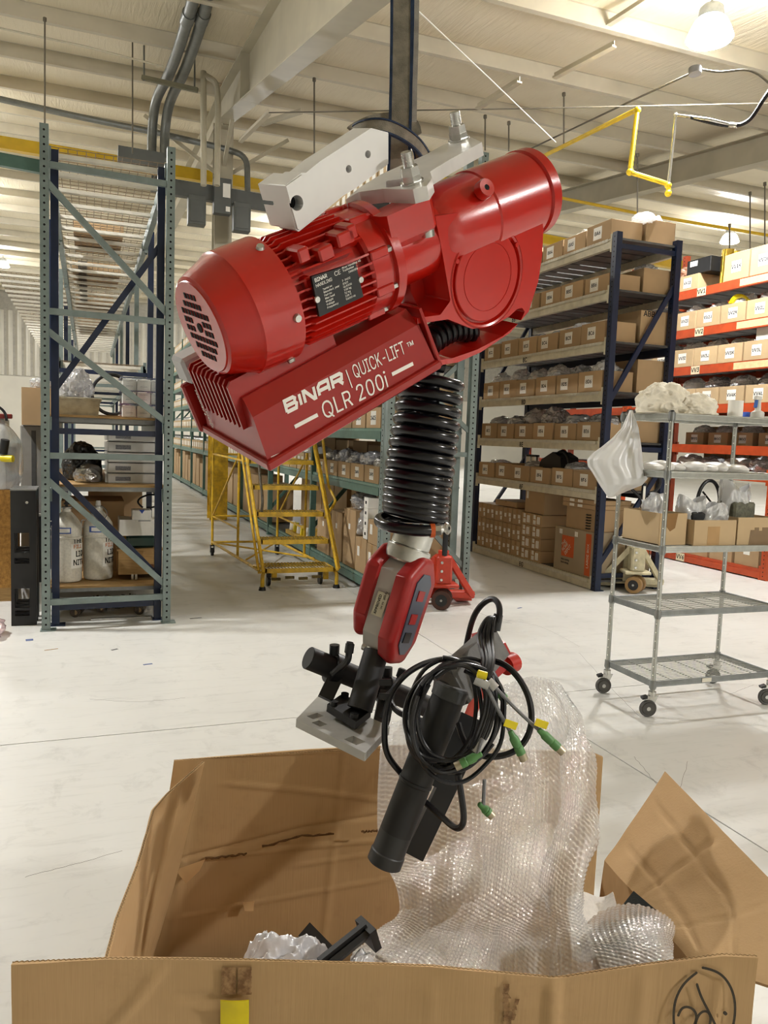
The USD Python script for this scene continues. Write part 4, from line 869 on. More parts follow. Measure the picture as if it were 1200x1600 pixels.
# packing that fills the lower part of the carton
pad = Thing('packing_pad', 'brown cardboard packing pad lying under the wrapped parts in the carton', 'packing', (cA + cD) / 2 * (1, 1, 0) + up * .015)
ins = [cA + ex * .17 + ey * .03, cB - ex * .05 + ey * .03, cD - ex * .04 - ey * .05, cC + ex * .06 - ey * .05]
pad.part('board', hull([p * (1, 1, 0) + up * z for p in ins for z in (.07, .08)]), KRAFT, smooth=False)
for f in (.12, .5, .88):
    a, b = ins[0] * (1 - f) + ins[1] * f, ins[3] * (1 - f) + ins[2] * f
    pad.part('rib', beam(a * (1, 1, 0) + up * .041, b * (1, 1, 0) + up * .041, .012, .056), KRAFT, smooth=False)
FOAM = film('foam_sheet', (.90, .91, .95), .18, .35, .8, .4, 120)
def lump(name, px, py, t, size, seed, m, label, cat_, amp=.5, n=5, freq=2.6):
    c = dep(px, py, t); c[2] = .08
    solo(name, crumple(c, size, seed, n, amp, freq), m, label, cat_, smooth=50); return c
lump('foam_packing', 437, 1480, 1.60, (.36, .2, .50), 4, FOAM, 'crumpled milky foam sheet at the left inside the carton', 'foam packing')
lump('foam_packing', 545, 1520, 1.56, (.24, .16, .47), 12, FOAM, 'milky foam sheet under the black bracket in the carton', 'foam packing')
lump('foam_packing', 980, 1500, 1.56, (.22, .2, .46), 15, FOAM, 'milky foam sheet under the wrapped part in the carton', 'foam packing')
bk = Thing('black_bracket', 'black slotted metal bracket lying at the middle of the carton', 'bracket', dep(540, 1500, 1.58))
a, b = dep(500, 1520, 1.56), dep(572, 1462, 1.62)
bk.part('channel', cat(beam(a, b, .05, .012, CM[2] + up), beam(a + up * .016, b + up * .016, .012, .03, up)), BLACK_MATT, smooth=False)
bk.part('end_plate', beam(b - (b - a) * .02, b + (b - a) * .12, .055, .05, up), BLACK, smooth=False)
bk2 = Thing('black_angle_plate', 'black folded angle plate standing behind the foam in the carton', 'plate', dep(495, 1480, 1.75))
bk2.part('plate', hull([dep(x, y, t) for x, y, t in ((466, 1462, 1.78), (484, 1441, 1.78), (520, 1478, 1.72), (505, 1500, 1.72), (466, 1462, 1.80), (484, 1441, 1.80), (520, 1478, 1.74), (505, 1500, 1.74))]), BLACK_MATT, smooth=False)
bk2.part('rib', beam(dep(470, 1466, 1.765), dep(508, 1496, 1.71), .012, .03, CM[2]), BLACK, smooth=False)
wd = Thing('wrapped_part', 'dark metal part wrapped in bubble wrap at the right inside the carton', 'wrapped part', dep(985, 1480, 1.62))
wd.part('dark_core', hull([dep(x, y, t) for x, y, t in ((925, 1466, 1.5), (990, 1460, 1.5), (1030, 1475, 1.55), (1036, 1520, 1.5), (950, 1530, 1.46), (940, 1440, 1.66), (1020, 1430, 1.7))]), mat('dark_slate_metal', '#34383c', .5))
wd.part('bubble_wrap', bubble_sheet([[(925, 1440, 1.70), (975, 1418, 1.72), (1025, 1432, 1.70), (1044, 1450, 1.68)], [(918, 1462, 1.54), (975, 1448, 1.54), (1025, 1450, 1.56), (1048, 1470, 1.6)], [(930, 1490, 1.46), (985, 1480, 1.46), (1030, 1482, 1.49), (1046, 1500, 1.55)], [(948, 1540, 1.44), (990, 1535, 1.44), (1032, 1530, 1.47), (1044, 1530, 1.54)]], seed=6, fold=.02), BUB, smooth=True)
fs = Thing('foam_sheet', 'folded white foam sheet behind the wrapped part in the carton', 'foam sheet', dep(925, 1430, 1.8))
fs.part('sheet', panel(lambda u, v: lerp(dep(885, 1405, 1.86), dep(958, 1392, 1.9), u) * (1 - v[:, None]) + lerp(dep(895, 1500, 1.62), dep(975, 1480, 1.66), u) * v[:, None] + up * (.012 * np.sin(u * 6 + v * 3))[:, None], 24, 24, .003), mat('white_foam', '#d9d3cb', .8, 0, .06, 90, .3, 300), smooth=40)
bp = Thing('black_pad', 'thick black rubber pad standing in the right corner of the carton', 'pad', dep(1005, 1430, 1.8))
bp.part('pad', hull([dep(x, y, t) for x, y, t in ((968, 1420, 1.80), (990, 1392, 1.82), (1042, 1436, 1.72), (1040, 1460, 1.70), (968, 1420, 1.83), (990, 1392, 1.85), (1042, 1436, 1.75), (1040, 1460, 1.73))]), mat('black_rubber', '#232826', .8, 0, .1, 60, .3, 300), smooth=False)
# ================================================================== storage racking
XX, YY, ZZ = np.array((1., 0, 0)), np.array((0, 1., 0)), np.array((0, 0, 1.))
def post(x, y, z1, m, sx=.06, sy=.07, hole_dirs=((0, -1),), pitch=.0508, z0=0.0, holes_to=None):
    """Steel upright: open section plus punched holes on the given faces. Returns (metal, holes)."""
    t = .006
    body = cat(bx(x - sx / 2, x + sx / 2, y - sy / 2, y - sy / 2 + t, z0, z1), bx(x - sx / 2, x - sx / 2 + t, y - sy / 2 + t, y + sy / 2, z0, z1), bx(x + sx / 2 - t, x + sx / 2, y - sy / 2 + t, y + sy / 2, z0, z1),
               bx(x - sx / 2 + t, x - sx / 2 + .02, y + sy / 2 - t, y + sy / 2, z0, z1), bx(x + sx / 2 - .02, x + sx / 2 - t, y + sy / 2 - t, y + sy / 2, z0, z1))
    hs = []
    for dx, dy in hole_dirs:
        for z in np.arange(z0 + .05, (holes_to or z1) - .03, pitch):
            c = np.array((x + dx * (sx / 2 + .0004), y + dy * (sy / 2 + .0004), z))
            n = np.array((dx, dy, 0.)); hs.append(cyl(c - n * .004, c, .0085, n=7))
    return body, (cat(hs) if hs else None)
def upright(name, label, posts, z1, m, braces, group=None, sx=.06, sy=.07, hole_dirs=((0, -1),), foot=True, bsize=(.032, .045)):
    """posts: two (x, y); braces: ((f0, z0), (f1, z1)) with f from 0 (first post) to 1."""
    P, Q = (np.array((*p, 0.)) for p in posts)
    t = Thing(name, label, 'rack upright', (P + Q) / 2, group)
    for p in (P, Q):
        b, h = post(p[0], p[1], z1, m, sx, sy, hole_dirs)
        k = t.part('post', b, m, smooth=False)
        if h is not None: t.part('punched_holes', h, HOLE, k, smooth=False, kind='stuff')
        if foot: t.part('foot_plate', bx(p[0] - .04, p[0] + .07, p[1] - .05, p[1] + .05, 0, .008), m, k, smooth=False)
    for (f0, z0), (f1, zb) in braces:
        a, b = P + (Q - P) * f0 + ZZ * z0, P + (Q - P) * f1 + ZZ * zb
        t.part('brace', beam(a, b, bsize[0], bsize[1]), m, smooth=False)
    return t
def step_beam(name, label, x, y0, y1, z, m, face=-1, h=.1, w=.05, group=None, ruler=False, tag_=None):
    """Horizontal beam along the aisle; its face looks towards face*x. z is its top."""
    t = Thing(name, label, 'rack beam', (x, (y0 + y1) / 2, z - h), group)
    t.part('rail', cat(bx(x, x - face * w, y0, y1, z - h, z - h * .35), bx(x + face * -.012, x - face * w, y0, y1, z - h * .35, z)), m, smooth=False)
    for y in (y0 + .004, y1 - .004): t.part('end_bracket', bx(x + face * .004, x - face * .03, y - .004, y + .02 * (1 if y < (y0 + y1) / 2 else -1), z - h * 1.35, z + .04), m, smooth=False)
    return t
def side_text(s, x, y, z, h, face=-1, bold=True, sx=1.0, off=.0012):
    M = np.eye(4); M[:3, 0] = (0, face, 0); M[:3, 1] = (0, 0, 1); M[:3, 2] = (face, 0, 0); M[:3, 3] = (x + face * off, y, z); return text(s, h, M, .0008, bold, sx, center=True)
def open_bin(name, label, x0, x1, y0, y1, z, h, tag=None, face=-1, m=None, group=None, tagpos=.5, tagw=.13, extra=None):
    """Open cardboard parts bin; the labelled side faces face*x."""
    t = Thing(name, label, 'cardboard bin', ((x0 + x1) / 2, (y0 + y1) / 2, z), group); m = m or CARD; w = .005
    xf_, xb = (x0, x1) if face < 0 else (x1, x0); s = -face
    t.part('front_panel', rbx(xf_, xf_ + s * w, y0, y1, z, z + h, .002), m, smooth=False)
    t.part('back_panel', bx(xb, xb - s * w, y0, y1, z, z + h), m, smooth=False)
    for a, b in ((y0, y0 + w), (y1 - w, y1)): t.part('side_panel', rbx(x0 + w, x1 - w, a, b, z, z + h, .002), m, smooth=False)
    t.part('base', bx(x0 + w, x1 - w, y0 + w, y1 - w, z, z + w), m, smooth=False)
    if tag:
        yc = y0 + (y1 - y0) * (1 - tagpos if face < 0 else tagpos); hh = min(tagw * .9, h * .8); zc = z + h * .5; tl = rng.uniform(-.06, .06)
        cd = t.part('label_card', bx(xf_ + face * .0002, xf_ + face * .0014, yc - tagw / 2, yc + tagw / 2, zc - hh / 2, zc + hh / 2), PAPER, smooth=False)
        t.part('label_print', side_text(tag, xf_ + face * .0008, yc, zc - tagw * .13, tagw * .27, face), INK, cd, smooth=False)
    if extra: extra(t)
    return t
def carton(name, label, x0, x1, y0, y1, z, h, group=None, m=None, tape=True, marks=(), rot=0.0):
    """Closed cardboard box with top flaps and a tape strip."""
    c = np.array(((x0 + x1) / 2, (y0 + y1) / 2, z)); t = Thing(name, label, 'cardboard box', c, group, rotz=rot); m = m or CARD
    lx, ly = (x1 - x0) / 2, (y1 - y0) / 2
    b = t.part('body', rbx(-lx, lx, -ly, ly, 0, h - .004, .003), m, local=True, smooth=False)
    for s in (-1, 1): t.part('flap', rbx(-lx, lx, s * .002, s * ly, h - .004, h, .001), m, local=True, smooth=False)
    if tape:
        t.part('tape', cat(bx(-lx - .0006, lx + .0006, -.024, .024, h, h + .0006), bx(-lx - .0008, -lx, -.024, .024, h * .7, h)), mat('packing_tape', '#a98454', .3), local=True, smooth=False)
    for (face, u, v, w, hh) in marks:                   # white stickers: face x or y side, u across, v up (0..1)
        if face == 'x': t.part('sticker', bx(-lx - .0012, -lx - .0002, ly * (1 - 2 * u) - w / 2, ly * (1 - 2 * u) + w / 2, h * v - hh / 2, h * v + hh / 2), PAPER, local=True, smooth=False)
        else: t.part('sticker', bx(lx * (2 * u - 1) - w / 2, lx * (2 * u - 1) + w / 2, -ly - .0012, -ly - .0002, h * v - hh / 2, h * v + hh / 2), PAPER, local=True, smooth=False)
    return t
bagn = [0]
def bag(x, y, z, size, label, m=None, name='plastic_bag', cat_='plastic bag', group=None, n=4, amp=.55):
    bagn[0] += 1
    return solo(name, crumple((x, y, z), size, bagn[0] * 7 + 3, n, amp, 1.9 + (bagn[0] % 4) * .35), m or BAG, label, cat_, group, smooth=25)
def wire_grid(x0, x1, y0, y1, z, pitch, r, cross):
    ms = [cyl((x0, y, z), (x1, y, z), r, n=4, cap=False) for y in np.arange(y0 + pitch / 2, y1, pitch)]
    ms += [cyl((x, y0, z - r * 1.6), (x, y1, z - r * 1.6), r * 1.2, n=4, cap=False) for x in np.linspace(x0 + .03, x1 - .03, cross)]
    return cat(ms)

# ------------------------------------------------------------------ left rack
LX0, LX1, LY = -.299, .592, 6.40
zig = [((0, 3.43), (1, 3.43)), ((0, 3.32), (1, 2.44)), ((0, 2.39), (1, 2.39)), ((0, 2.26), (1, 1.60)), ((0, 1.33), (1, 1.33)), ((0, 1.16), (1, .30)), ((0, .215), (1, .215))]
upright('rack_upright_frame', 'grey-green rack upright frame with punched posts at the left foreground', ((LX0, 6.365), (LX1, 6.435)), 3.70, RACK_GREEN, zig)
upright('rack_upright_frame', 'navy rack upright frame close behind the grey-green one at left', ((LX0 + .062, 6.52), (LX1 - .06, 6.56)), 3.58, RACK_BLUE, [((1, 3.0), (0, 1.83)), ((0, 1.515), (1, 1.515)), ((0, 1.2), (1, .36)), ((0, .14), (1, .14))], sx=.055, hole_dirs=())
FY = [6.44 + 2.74 * i for i in range(7)]
for i in range(1, 7):
    upright('rack_upright_frame', f'{ORD[i]} upright frame behind the foreground frames inside the left rack row', ((LX0 - .06, FY[i]), (LX1 + .05, FY[i])), 3.7, RACK_BLUE if i % 2 else RACK_GREEN, [((0, 2.15), (1, 2.15)), ((0, 1.0), (1, 1.0))], None, hole_dirs=())
for i in range(6):
    y0, y1 = FY[i] + .04, FY[i + 1] - .04
    for z, only in ((3.60, 9), (1.62, 1), (1.075, 1), (.265, 1), (2.25, 9)):
        if i >= only or (z == 2.25 and i == 0): continue
        for x, f in ((LX0 - .01, -1), (LX1 + .01, 1)):
            step_beam('rack_beam', f'grey-green beam of the left rack, {"left" if f < 0 else "aisle"} side, {ORD[i]} bay, {z:.1f} m up', x, y0, y1, z, RACK_GREEN, f)
# wire decks on the top level, seen from below
proto = None
for i in range(6):
    for z in (3.60, 2.25):
        if z < 3 and i == 0: continue
        c = (.146, FY[i] + 1.37, z)
        if proto is None:
            t = Thing('wire_deck', f'{ORD[i]} wire mesh deck from the front on the {"top" if z > 3 else "middle"} level of the left rack', 'wire deck', c, 'wire decks of the left rack')
            for y in np.linspace(-1.15, 1.15, 6):
                for dx in (0,): t.part('support_channel', cat(bx(-.43, .43, y - .03, y + .03, -.004, 0), bx(-.43, .43, y - .03, y - .026, -.03, -.004), bx(-.43, .43, y + .026, y + .03, -.03, -.004)), mat('pale_galvanised', '#ebe7da', .5, .0, .06, 9), local=True, smooth=False)
            t.part('wire_grid', cat(*[cyl((x, -1.28, .004), (x, 1.28, .004), .003, n=4, cap=False) for x in np.linspace(-.42, .42, 14)], *[cyl((-.44, y, .009), (.44, y, .009), .003, n=4, cap=False) for y in np.linspace(-1.28, 1.28, 26)]), mat('rusty_wire', '#8d7a62', .5, .3, .2, 30), local=True, smooth=False, kind='stuff')
            proto = t.path
        else: copy_of(proto, 'wire_deck', c, 0, f'{ORD[i]} wire mesh deck from the front on the {"top" if z > 3 else "middle"} level of the left rack', 'wire deck', 'wire decks of the left rack')
for i in (2, 3, 4, 5): copy_of(proto, 'wire_deck', (-.76, FY[i] + 1.37, 3.60), 0, f'{ORD[i]} wire mesh deck of the row behind on the left', 'wire deck', 'wire decks of the left rack')
ta = Thing('tie_beam', 'dark teal tie beam running left from the top of the left rack post', 'rack beam', (-1.8, 6.5, 3.5)); A_, B_ = on_y(-60, 240, 6.5), on_y(64, 263, 6.5); ta.part('rail', beam(A_, B_, .05, .075), RACK_TEAL, smooth=False); ta.part('lip', beam(A_ + ZZ * .045, B_ + ZZ * .045, .03, .02), RACK_TEAL, smooth=False)
for i, (y, l, w, h) in enumerate(((9.6, 1.2, .5, .12), (11.9, 1.3, .6, .1), (14.9, 1.1, .6, .2), (18.0, 1.4, .6, .15))):
    carton('flat_carton', ['flat carton lying on the wire deck nearest the front of the left rack', 'second flat carton lying on the top wire deck', 'third flat carton back along the top wire deck', 'farthest flat carton on the top wire deck'][i], .1 - w / 2, .1 + w / 2, y - l / 2, y + l / 2, 3.615, h)
carton('long_dark_tray', 'long dark narrow tray lying along the top wire deck', -.13, -.02, 11.0, 14.2, 3.615, .05, m=mat('grey_card', '#77736a', .8), tape=False)
PLY = mat('plywood', '#a98652', .7, 0, .14, 5, .1, 80, stretch=(2, 16, 16))
for z, nm in ((1.625, 'upper plywood shelf board of the left rack'), (1.08, 'middle plywood shelf board of the left rack'), (.268, 'lowest plywood shelf board of the left rack')):
    t = Thing('shelf_board', nm, 'shelf board', (.146, 7.8, z)); t.part('board', bx(LX0 + .01, LX1 - .01, 6.62, 9.1, z, z + .018), PLY, smooth=False)
    for y in (6.7, 7.5, 8.3, 9.0): t.part('support_channel', bx(LX0 + .01, LX1 - .01, y - .03, y + .03, z - .04, z - .001), GALV, smooth=False)

# nitrogen flasks
WHITE_ENAMEL = mat('speckled_white_enamel', '#d8d4c6', .4, 0, .08, 60, coat=.2)
def flask(label, x, y, z, gauge):
    t = Thing('liquid_nitrogen_flask', label, 'gas flask', (x, y, z)); r = .118
    b = t.part('vessel', lathe([(0, .005), (r - .012, .005), (r - .004, .012), (r, .03), (r, .355), (r + .004, .36), (r + .004, .375), (r, .38), (r, .45), (r - .006, .475), (r - .03, .515), (.05, .56), (.036, .575), (.034, .60), (0, .60)], (x, y, z), ZZ, 40), WHITE_ENAMEL, smooth=35)
    t.part('neck_collar', lathe([(.036, .598), (.042, .60), (.042, .612), (.03, .616), (0, .616)], (x, y, z), ZZ, 24), STEEL, b)
    h = np.array((x - .1, y - .03, z + .5))
    t.part('lug', tube(rounded([h, h + (-.03, -.01, .0), h + (-.03, -.01, -.06), h + (0, 0, -.06)], .01), .006, 7), STEEL, b)
    if gauge:
        t.part('valve_stem', cat(cyl((x, y, z + .61), (x, y, z + .68), .012, n=12), cyl((x - .02, y - .01, z + .64), (x + .02, y + .01, z + .64), .008, n=8)), BLACK)
        g = t.part('gauge', cyl((x - .015, y - .02, z + .71), (x - .012, y - .045, z + .71), .03, n=24), STEEL)
        t.part('gauge_dial', cyl((x - .0121, y - .0455, z + .71), (x - .012, y - .0465, z + .71), .025, n=24), PAPER, g)
    else:
        t.part('stopper', cat(cyl((x, y, z + .6), (x, y, z + .66), .025, .018, 14)), mat('pale_foam', '#d8d5cc', .8))
        t.part('chain', tube(spline([(x + .02, y - .04, z + .62), (x + .07, y - .09, z + .56), (x + .02, y - .12, z + .5), (x - .05, y - .09, z + .58)], 24), .006, 6), STEEL)
    def wrapped(m, a0, zb):                             # bends flat lettering around the vessel
        v = np.array(m.vertices); an = a0 + v[:, 0] / r; rr = r + .0006 + v[:, 2]
        m.vertices = np.stack([x + rr * np.sin(an), y - rr * np.cos(an), zb + v[:, 1]], 1); return m
    def plate(w, hh, a0, zb, mm, nm, off=0.0, par=None):
        q = panel(lambda u, v: np.stack([(u - .5) * w, v * hh, u * 0 + off], 1), 14, 2, .0006); return t.part(nm, wrapped(q, a0, zb), mm, par or b, smooth=30)
    k = plate(.11, .05, -.16, z + .405, mat('blue_label_border', '#3f5ea8', .5), 'blue_bordered_label', .0005)
    plate(.082, .032, -.12, z + .414, PAPER, 'label_field', .0012, b)
    t.part('label_print', cat(wrapped(text('LIQUID', .008, np.eye(4), .0006, True), -.38, z + .432), wrapped(text('NITROGEN', .008, np.eye(4), .0006, True), -.42, z + .42)), INK, b, smooth=False) if False else None
    plate(.15, .2, .95, z + .12, PAPER, 'paper_label', .0004)
    t.part('lettering', wrapped(text('THE', .036, np.eye(4), .0012, True), .42, z + .325), INK, b, smooth=False, label='black capitals on the vessel')
    t.part('lettering', wrapped(text('FILL', .03, np.eye(4), .0012, True), .46, z + .283), mat('orange_print', '#cc7a4a', .6), b, smooth=False, label='orange lettering under the black capitals')
    t.part('lettering', wrapped(text('LIQUID', .045, np.eye(4), .0018, True, .8), .62, z + .215), INK, b, smooth=False)
    t.part('lettering', wrapped(text('NITROGEN', .045, np.eye(4), .0018, True, .8), .43, z + .145), INK, b, smooth=False)
flask('white liquid nitrogen flask with a pressure gauge, left of the pair', -.165, 6.85, .286, True)
flask('white liquid nitrogen flask with a foam stopper, right of the pair', .078, 6.93, .286, False)
# plywood crate, green machine and white device
t = Thing('plywood_box', 'small plywood box on stub legs at the right of the nitrogen flasks', 'wooden box', (.40, 7.0, .286))
t.part('front_board', bx(.235, .585, 6.80, 6.815, .335, .535), PLY, smooth=False); t.part('side_board', bx(.235, .25, 6.815, 7.2, .335, .535), PLY, smooth=False); t.part('side_board', bx(.57, .585, 6.815, 7.2, .335, .535), PLY, smooth=False)
t.part('lid', bx(.225, .595, 6.79, 7.21, .535, .55), PLY, smooth=False); t.part('back_board', bx(.25, .57, 7.185, 7.2, .335, .535), PLY, smooth=False)
for x in (.34, .37): t.part('metal_leg', bx(x, x + .018, 6.83, 6.85, .286, .335), STEEL, smooth=False)
for x in (.26, .55): t.part('stub_leg', bx(x, x + .03, 7.1, 7.16, .286, .335), PLY, smooth=False)
t.part('dark_knot', cyl((.50, 6.7995, .385), (.50, 6.801, .385), .035, n=20), mat('wood_knot', '#5a3517', .8))
t = Thing('green_motor_unit', 'dark green motor unit with brass ends on top of the plywood box', 'machine', (.41, 6.95, .55))
t.part('casing', rbx(.30, .535, 6.84, 7.06, .552, .655, .02), mat('dark_green_enamel', '#1f3a33', .35)); 
for x in (.275, .56): t.part('brass_end', cyl((x - .025, 6.95, .605), (x + .025, 6.95, .605), .045, n=20), mat('brass', '#b08a3c', .35, .7))
t = Thing('white_bench_device', 'white bench device with a grey display on the green motor unit', 'device', (.40, 6.95, .66))
PWH = mat('white_plastic', '#dedcd4', .45)
t.part('base', hull([(x, y, z) for x, y, z in ((.24, 6.82, .66), (.60, 6.82, .66), (.60, 7.1, .66), (.24, 7.1, .66), (.25, 6.84, .70), (.60, 6.84, .70), (.245, 6.86, .79), (.50, 6.86, .79), (.60, 6.95, .75), (.24, 7.1, .8), (.6, 7.1, .78))]), PWH, smooth=False)
t.part('head', rbx(.345, .50, 6.85, 7.0, .785, .875, .008), PWH); t.part('display', bx(.395, .495, 6.856, 6.861, .715, .785), mat('grey_display', '#8a8b8c', .4), smooth=False)
t.part('blue_tape', prism(Polygon([(.40, .875), (.445, .875), (.425, .842)]), 0, .0012, np.array([[1, 0, 0, 0], [0, 0, -1, 6.8492], [0, 1, 0, 0], [0, 0, 0, 1.]])), mat('blue_tape', '#2c4fa8', .5), smooth=False)
t.part('cable', tube(spline([(.44, 7.0, .88), (.40, 7.02, .93), (.48, 7.08, .98), (.58, 7.05, .97), (.56, 7.0, .9), (.47, 7.0, .88)], 40), .008, 7), BLACK_CABLE)
carton('torn_brown_carton', 'open brown carton lying behind the nitrogen flasks on the low shelf', -.22, .30, 7.3, 7.9, .286, .62, tape=False)
carton('brown_carton', 'brown carton deep on the low shelf behind the white bench device', .0, .5, 8.05, 8.6, .286, .7)
# lower level: dark rolls and scrap on the floor
for i, (x, y, r, l) in enumerate(((-.10, 6.75, .04, .3), (.10, 6.9, .035, .4), (.40, 6.75, .04, .3))):
    t = Thing('wrapped_roll', ['wrapped roll lying on the floor at the left under the lowest shelf', 'wrapped roll lying on the floor in the middle under the lowest shelf', 'wrapped roll lying on the floor at the right under the lowest shelf'][i], 'roll', (x, y + l / 2, 0))
    t.part('roll', cyl((x, y, r), (x + .06, y + l, r), r, n=20), mat('dull_brown_film', '#5d5145', .35, 0, .3, 30)); t.part('core', cyl((x - .0005, y - .001, r), (x + .002, y + .002, r), r * .5, n=14), CARD_PALE)
for i in range(14):
    x = -.02 + i * .034; y = 6.95 + rng.uniform(0, .3); h = rng.uniform(.05, .12)
    solo('scrap_fitting', hull([(x + rng.uniform(0, .05), y + rng.uniform(0, .06), z) for z in (0.0, 0.0, h * .6, h) for _ in range(3)] + [(x, y, 0), (x + .04, y, 0), (x, y + .05, 0)]), mat('dusty_scrap', '#5f564b', .6, .2, .3, 25), 'dusty metal fitting in the heap on the floor under the left rack', 'scrap fitting', 'scrap fittings under the left rack')
solo('steel_strip', bx(.02, .5, 6.62, 6.65, 0, .012), STEEL, 'thin bright steel strip lying on the floor under the left rack', 'steel strip', smooth=False)

# middle level: stacked grey units, foil parcel, black bagged heap
for i in range(5):
    z = 1.099 + i * .087
    t = Thing('grey_flat_unit', ['lowest', 'second lowest', 'middle', 'second highest', 'topmost'][i] + ' of the stacked grey flat units in plastic film', 'flat unit', (.365, 7.05, z), 'stacked grey flat units')
    t.part('case', rbx(.15, .575, 6.82, 7.3, z, z + .08, .006), mat('grey_enamel_case', '#c4c3be', .4), smooth=False); t.part('grille', bx(.21, .33, 6.8185, 6.8205, z + .02, z + .055), mat('grey_grille', '#77777a', .5, 0, .3, 120), smooth=False)
    t.part('film_wrap', bx(.13, .15, 6.84, 7.28, z + .005, z + .075), WRAP, smooth=False)
bag(.0, 6.95, 1.099, (.26, .28, .17), 'silver foil parcel on the middle shelf of the left rack', mat('silver_foil', '#b9b9b9', .2, .85, .1, 20, .8, 60), 'foil_parcel', 'parcel', n=4, amp=.3)
bag(-.05, 7.25, 1.099, (.36, .5, .36), 'heap of black bagged hardware on the middle shelf of the left rack', mat('black_bagged', '#1d1d1d', .3, 0, .3, 15, .6, 40), 'black_bagged_hardware', 'bagged hardware', n=5, amp=.3)
# upper level
t = Thing('grey_tote', 'beige plastic tote on the upper shelf of the left rack', 'tote', (-.08, 6.95, 1.643)); TOTE = mat('beige_plastic', '#a89f86', .55, 0, .15, 14)
t.part('body', hull([(x, y, z) for x0, x1, y0, y1, z in ((-.235, .075, 6.76, 7.16, 1.643), (-.25, .09, 6.74, 7.18, 1.765)) for x in (x0, x1) for y in (y0, y1) for z in (z,)]), TOTE, smooth=False); t.part('rim', rbx(-.262, .102, 6.725, 7.195, 1.765, 1.785, .004), TOTE, smooth=False)
bag(-.10, 6.95, 1.785, (.30, .36, .26), 'smoky plastic bag of parts heaped in the beige tote', SMOKED, 'bag_of_parts', n=4)
t = Thing('clear_parts_box', 'clear blue-edged box holding nine white cartons on the upper shelf', 'storage box', (.42, 7.0, 1.643)); BLUE_RIM = mat('blue_plastic_rim', '#45527c', .4)
for r in range(3):
    z = 1.648 + r * .108
    t.part('blue_rim', cat(bx(.245, .60, 6.795, 6.80, z + .098, z + .108), bx(.245, .60, 7.2, 7.205, z + .098, z + .108), bx(.245, .25, 6.8, 7.2, z + .098, z + .108), bx(.595, .60, 6.8, 7.2, z + .098, z + .108)), BLUE_RIM, smooth=False)
    for c in range(3):
        x = .262 + c * .113; k = t.part('white_carton', rbx(x, x + .106, 6.806, 6.95, z, z + .094, .003), PAPER, smooth=False)
        M = np.eye(4); M[:3, 0] = XX; M[:3, 1] = ZZ; M[:3, 2] = -YY; M[:3, 3] = (x + .053, 6.8058, z + .03)
        t.part('faint_print', xf(cat(bx(-.03, .03, 0, .002, 0, .0006), bx(-.026, .026, .007, .009, 0, .0006), bx(-.032, .032, .045, .047, 0, .0006)), M), mat('grey_print', '#9a9aa0', .6), k, smooth=False)
t.part('clear_wall', bx(.24, .605, 6.788, 6.792, 1.645, 1.972), film('clear_sheet', clear=.97, gloss=.05, bump=.02), smooth=False)
t = Thing('hose_reel_pile', 'coil of dark hose in clear film beside the clear parts box', 'hose coil', (.19, 7.25, 1.643))
for i in range(6): t.part('hose_turn', tube([(.19 + .045 * math.cos(a) * .5, 7.15 + i * .03, 1.86 + (.20 + .006 * i) * math.sin(a)) if False else (.19 + (.16) * math.cos(a), 7.15 + i * .028, 1.84 + .17 * math.sin(a)) for a in np.linspace(0, 6.1, 40)], .013, 7), mat('dark_hose', '#3b3c40', .3))
t.part('cradle', cat(bx(.06, .32, 7.1, 7.34, 1.643, 1.66)), CARD, smooth=False)

# ------------------------------------------------------------------ things at the left edge of the floor
for i in range(3):
    y = 6.58 + i * .14; z1 = 1.05
    t = Thing('black_steel_frame', ['front', 'middle', 'rearmost'][i] + ' of the three black slotted steel frames standing left of the rack', 'steel frame', (-.45, y, 0), 'black slotted steel frames')
    sh = sbox(-.555, .0, -.375, z1)
    for a, b in ((.32, .46), (.50, .54), (.72, .86), (.88, .92)): sh = sh.difference(sbox(-.525, z1 - b, -.42, z1 - a) if False else sbox(-.53, 1.05 - b * 1.08 + .02, -.425, 1.05 - a * 1.08 + .02))
    t.part('plate', prism(sh, -.03, .03, np.array([[1, 0, 0, 0], [0, 0, -1, y], [0, 1, 0, 0], [0, 0, 0, 1.]])), BLACK_MATT, smooth=False)
    t.part('top_edge', bx(-.557, -.373, y - .035, y + .035, z1, z1 + .012), mat('worn_grey_edge', '#8b8b88', .5, .4), smooth=False); t.part('bolt', cyl((-.44, y - .030, .96), (-.44, y - .036, .96), .011, n=10), STEEL)
t = Thing('shrouded_machine', 'machine shrouded in clear stretch film on an OSB crate at the left edge', 'wrapped machine', (-.95, 7.6, 0))
OSB = mat('osb_board', '#b9893f', .7, 0, .25, 30, .2, 80, col2='#8a5f26')
t.part('osb_crate', bx(-1.3, -.62, 7.5, 8.3, .12, .98), OSB, smooth=False, label='golden OSB crate'); t.part('skid', cat(bx(-1.3, -.62, 7.5, 7.6, 0, .12), bx(-1.3, -.62, 8.2, 8.3, 0, .12)), PLY, smooth=False)
t.part('cabinet', rbx(-1.05, -.68, 7.55, 8.0, .98, 1.6, .01), mat('grey_cabinet', '#b9b9b4', .45), smooth=False); t.part('side_panel', bx(-.68, -.60, 7.6, 8.0, .98, 1.35), DARK_GREY, smooth=False)
t.part('red_cap', cat(rbx(-.80, -.62, 7.52, 7.6, 1.60, 1.64, .006)), mat('dull_red', '#8c2f28', .5), smooth=False)
t.part('stretch_film', crumple((-.80, 7.58, .98), (.62, .5, .70), 21, 5, .2, 1.5), WRAP, smooth=30); t.part('yellow_handle', cat(cyl((-.70, 7.40, 1.26), (-.60, 7.36, 1.26), .03, n=12)), YELLOW_TAPE); t.part('black_handle', cyl((-.68, 7.40, 1.30), (-.66, 7.38, 1.42), .035, n=12), BLACK)
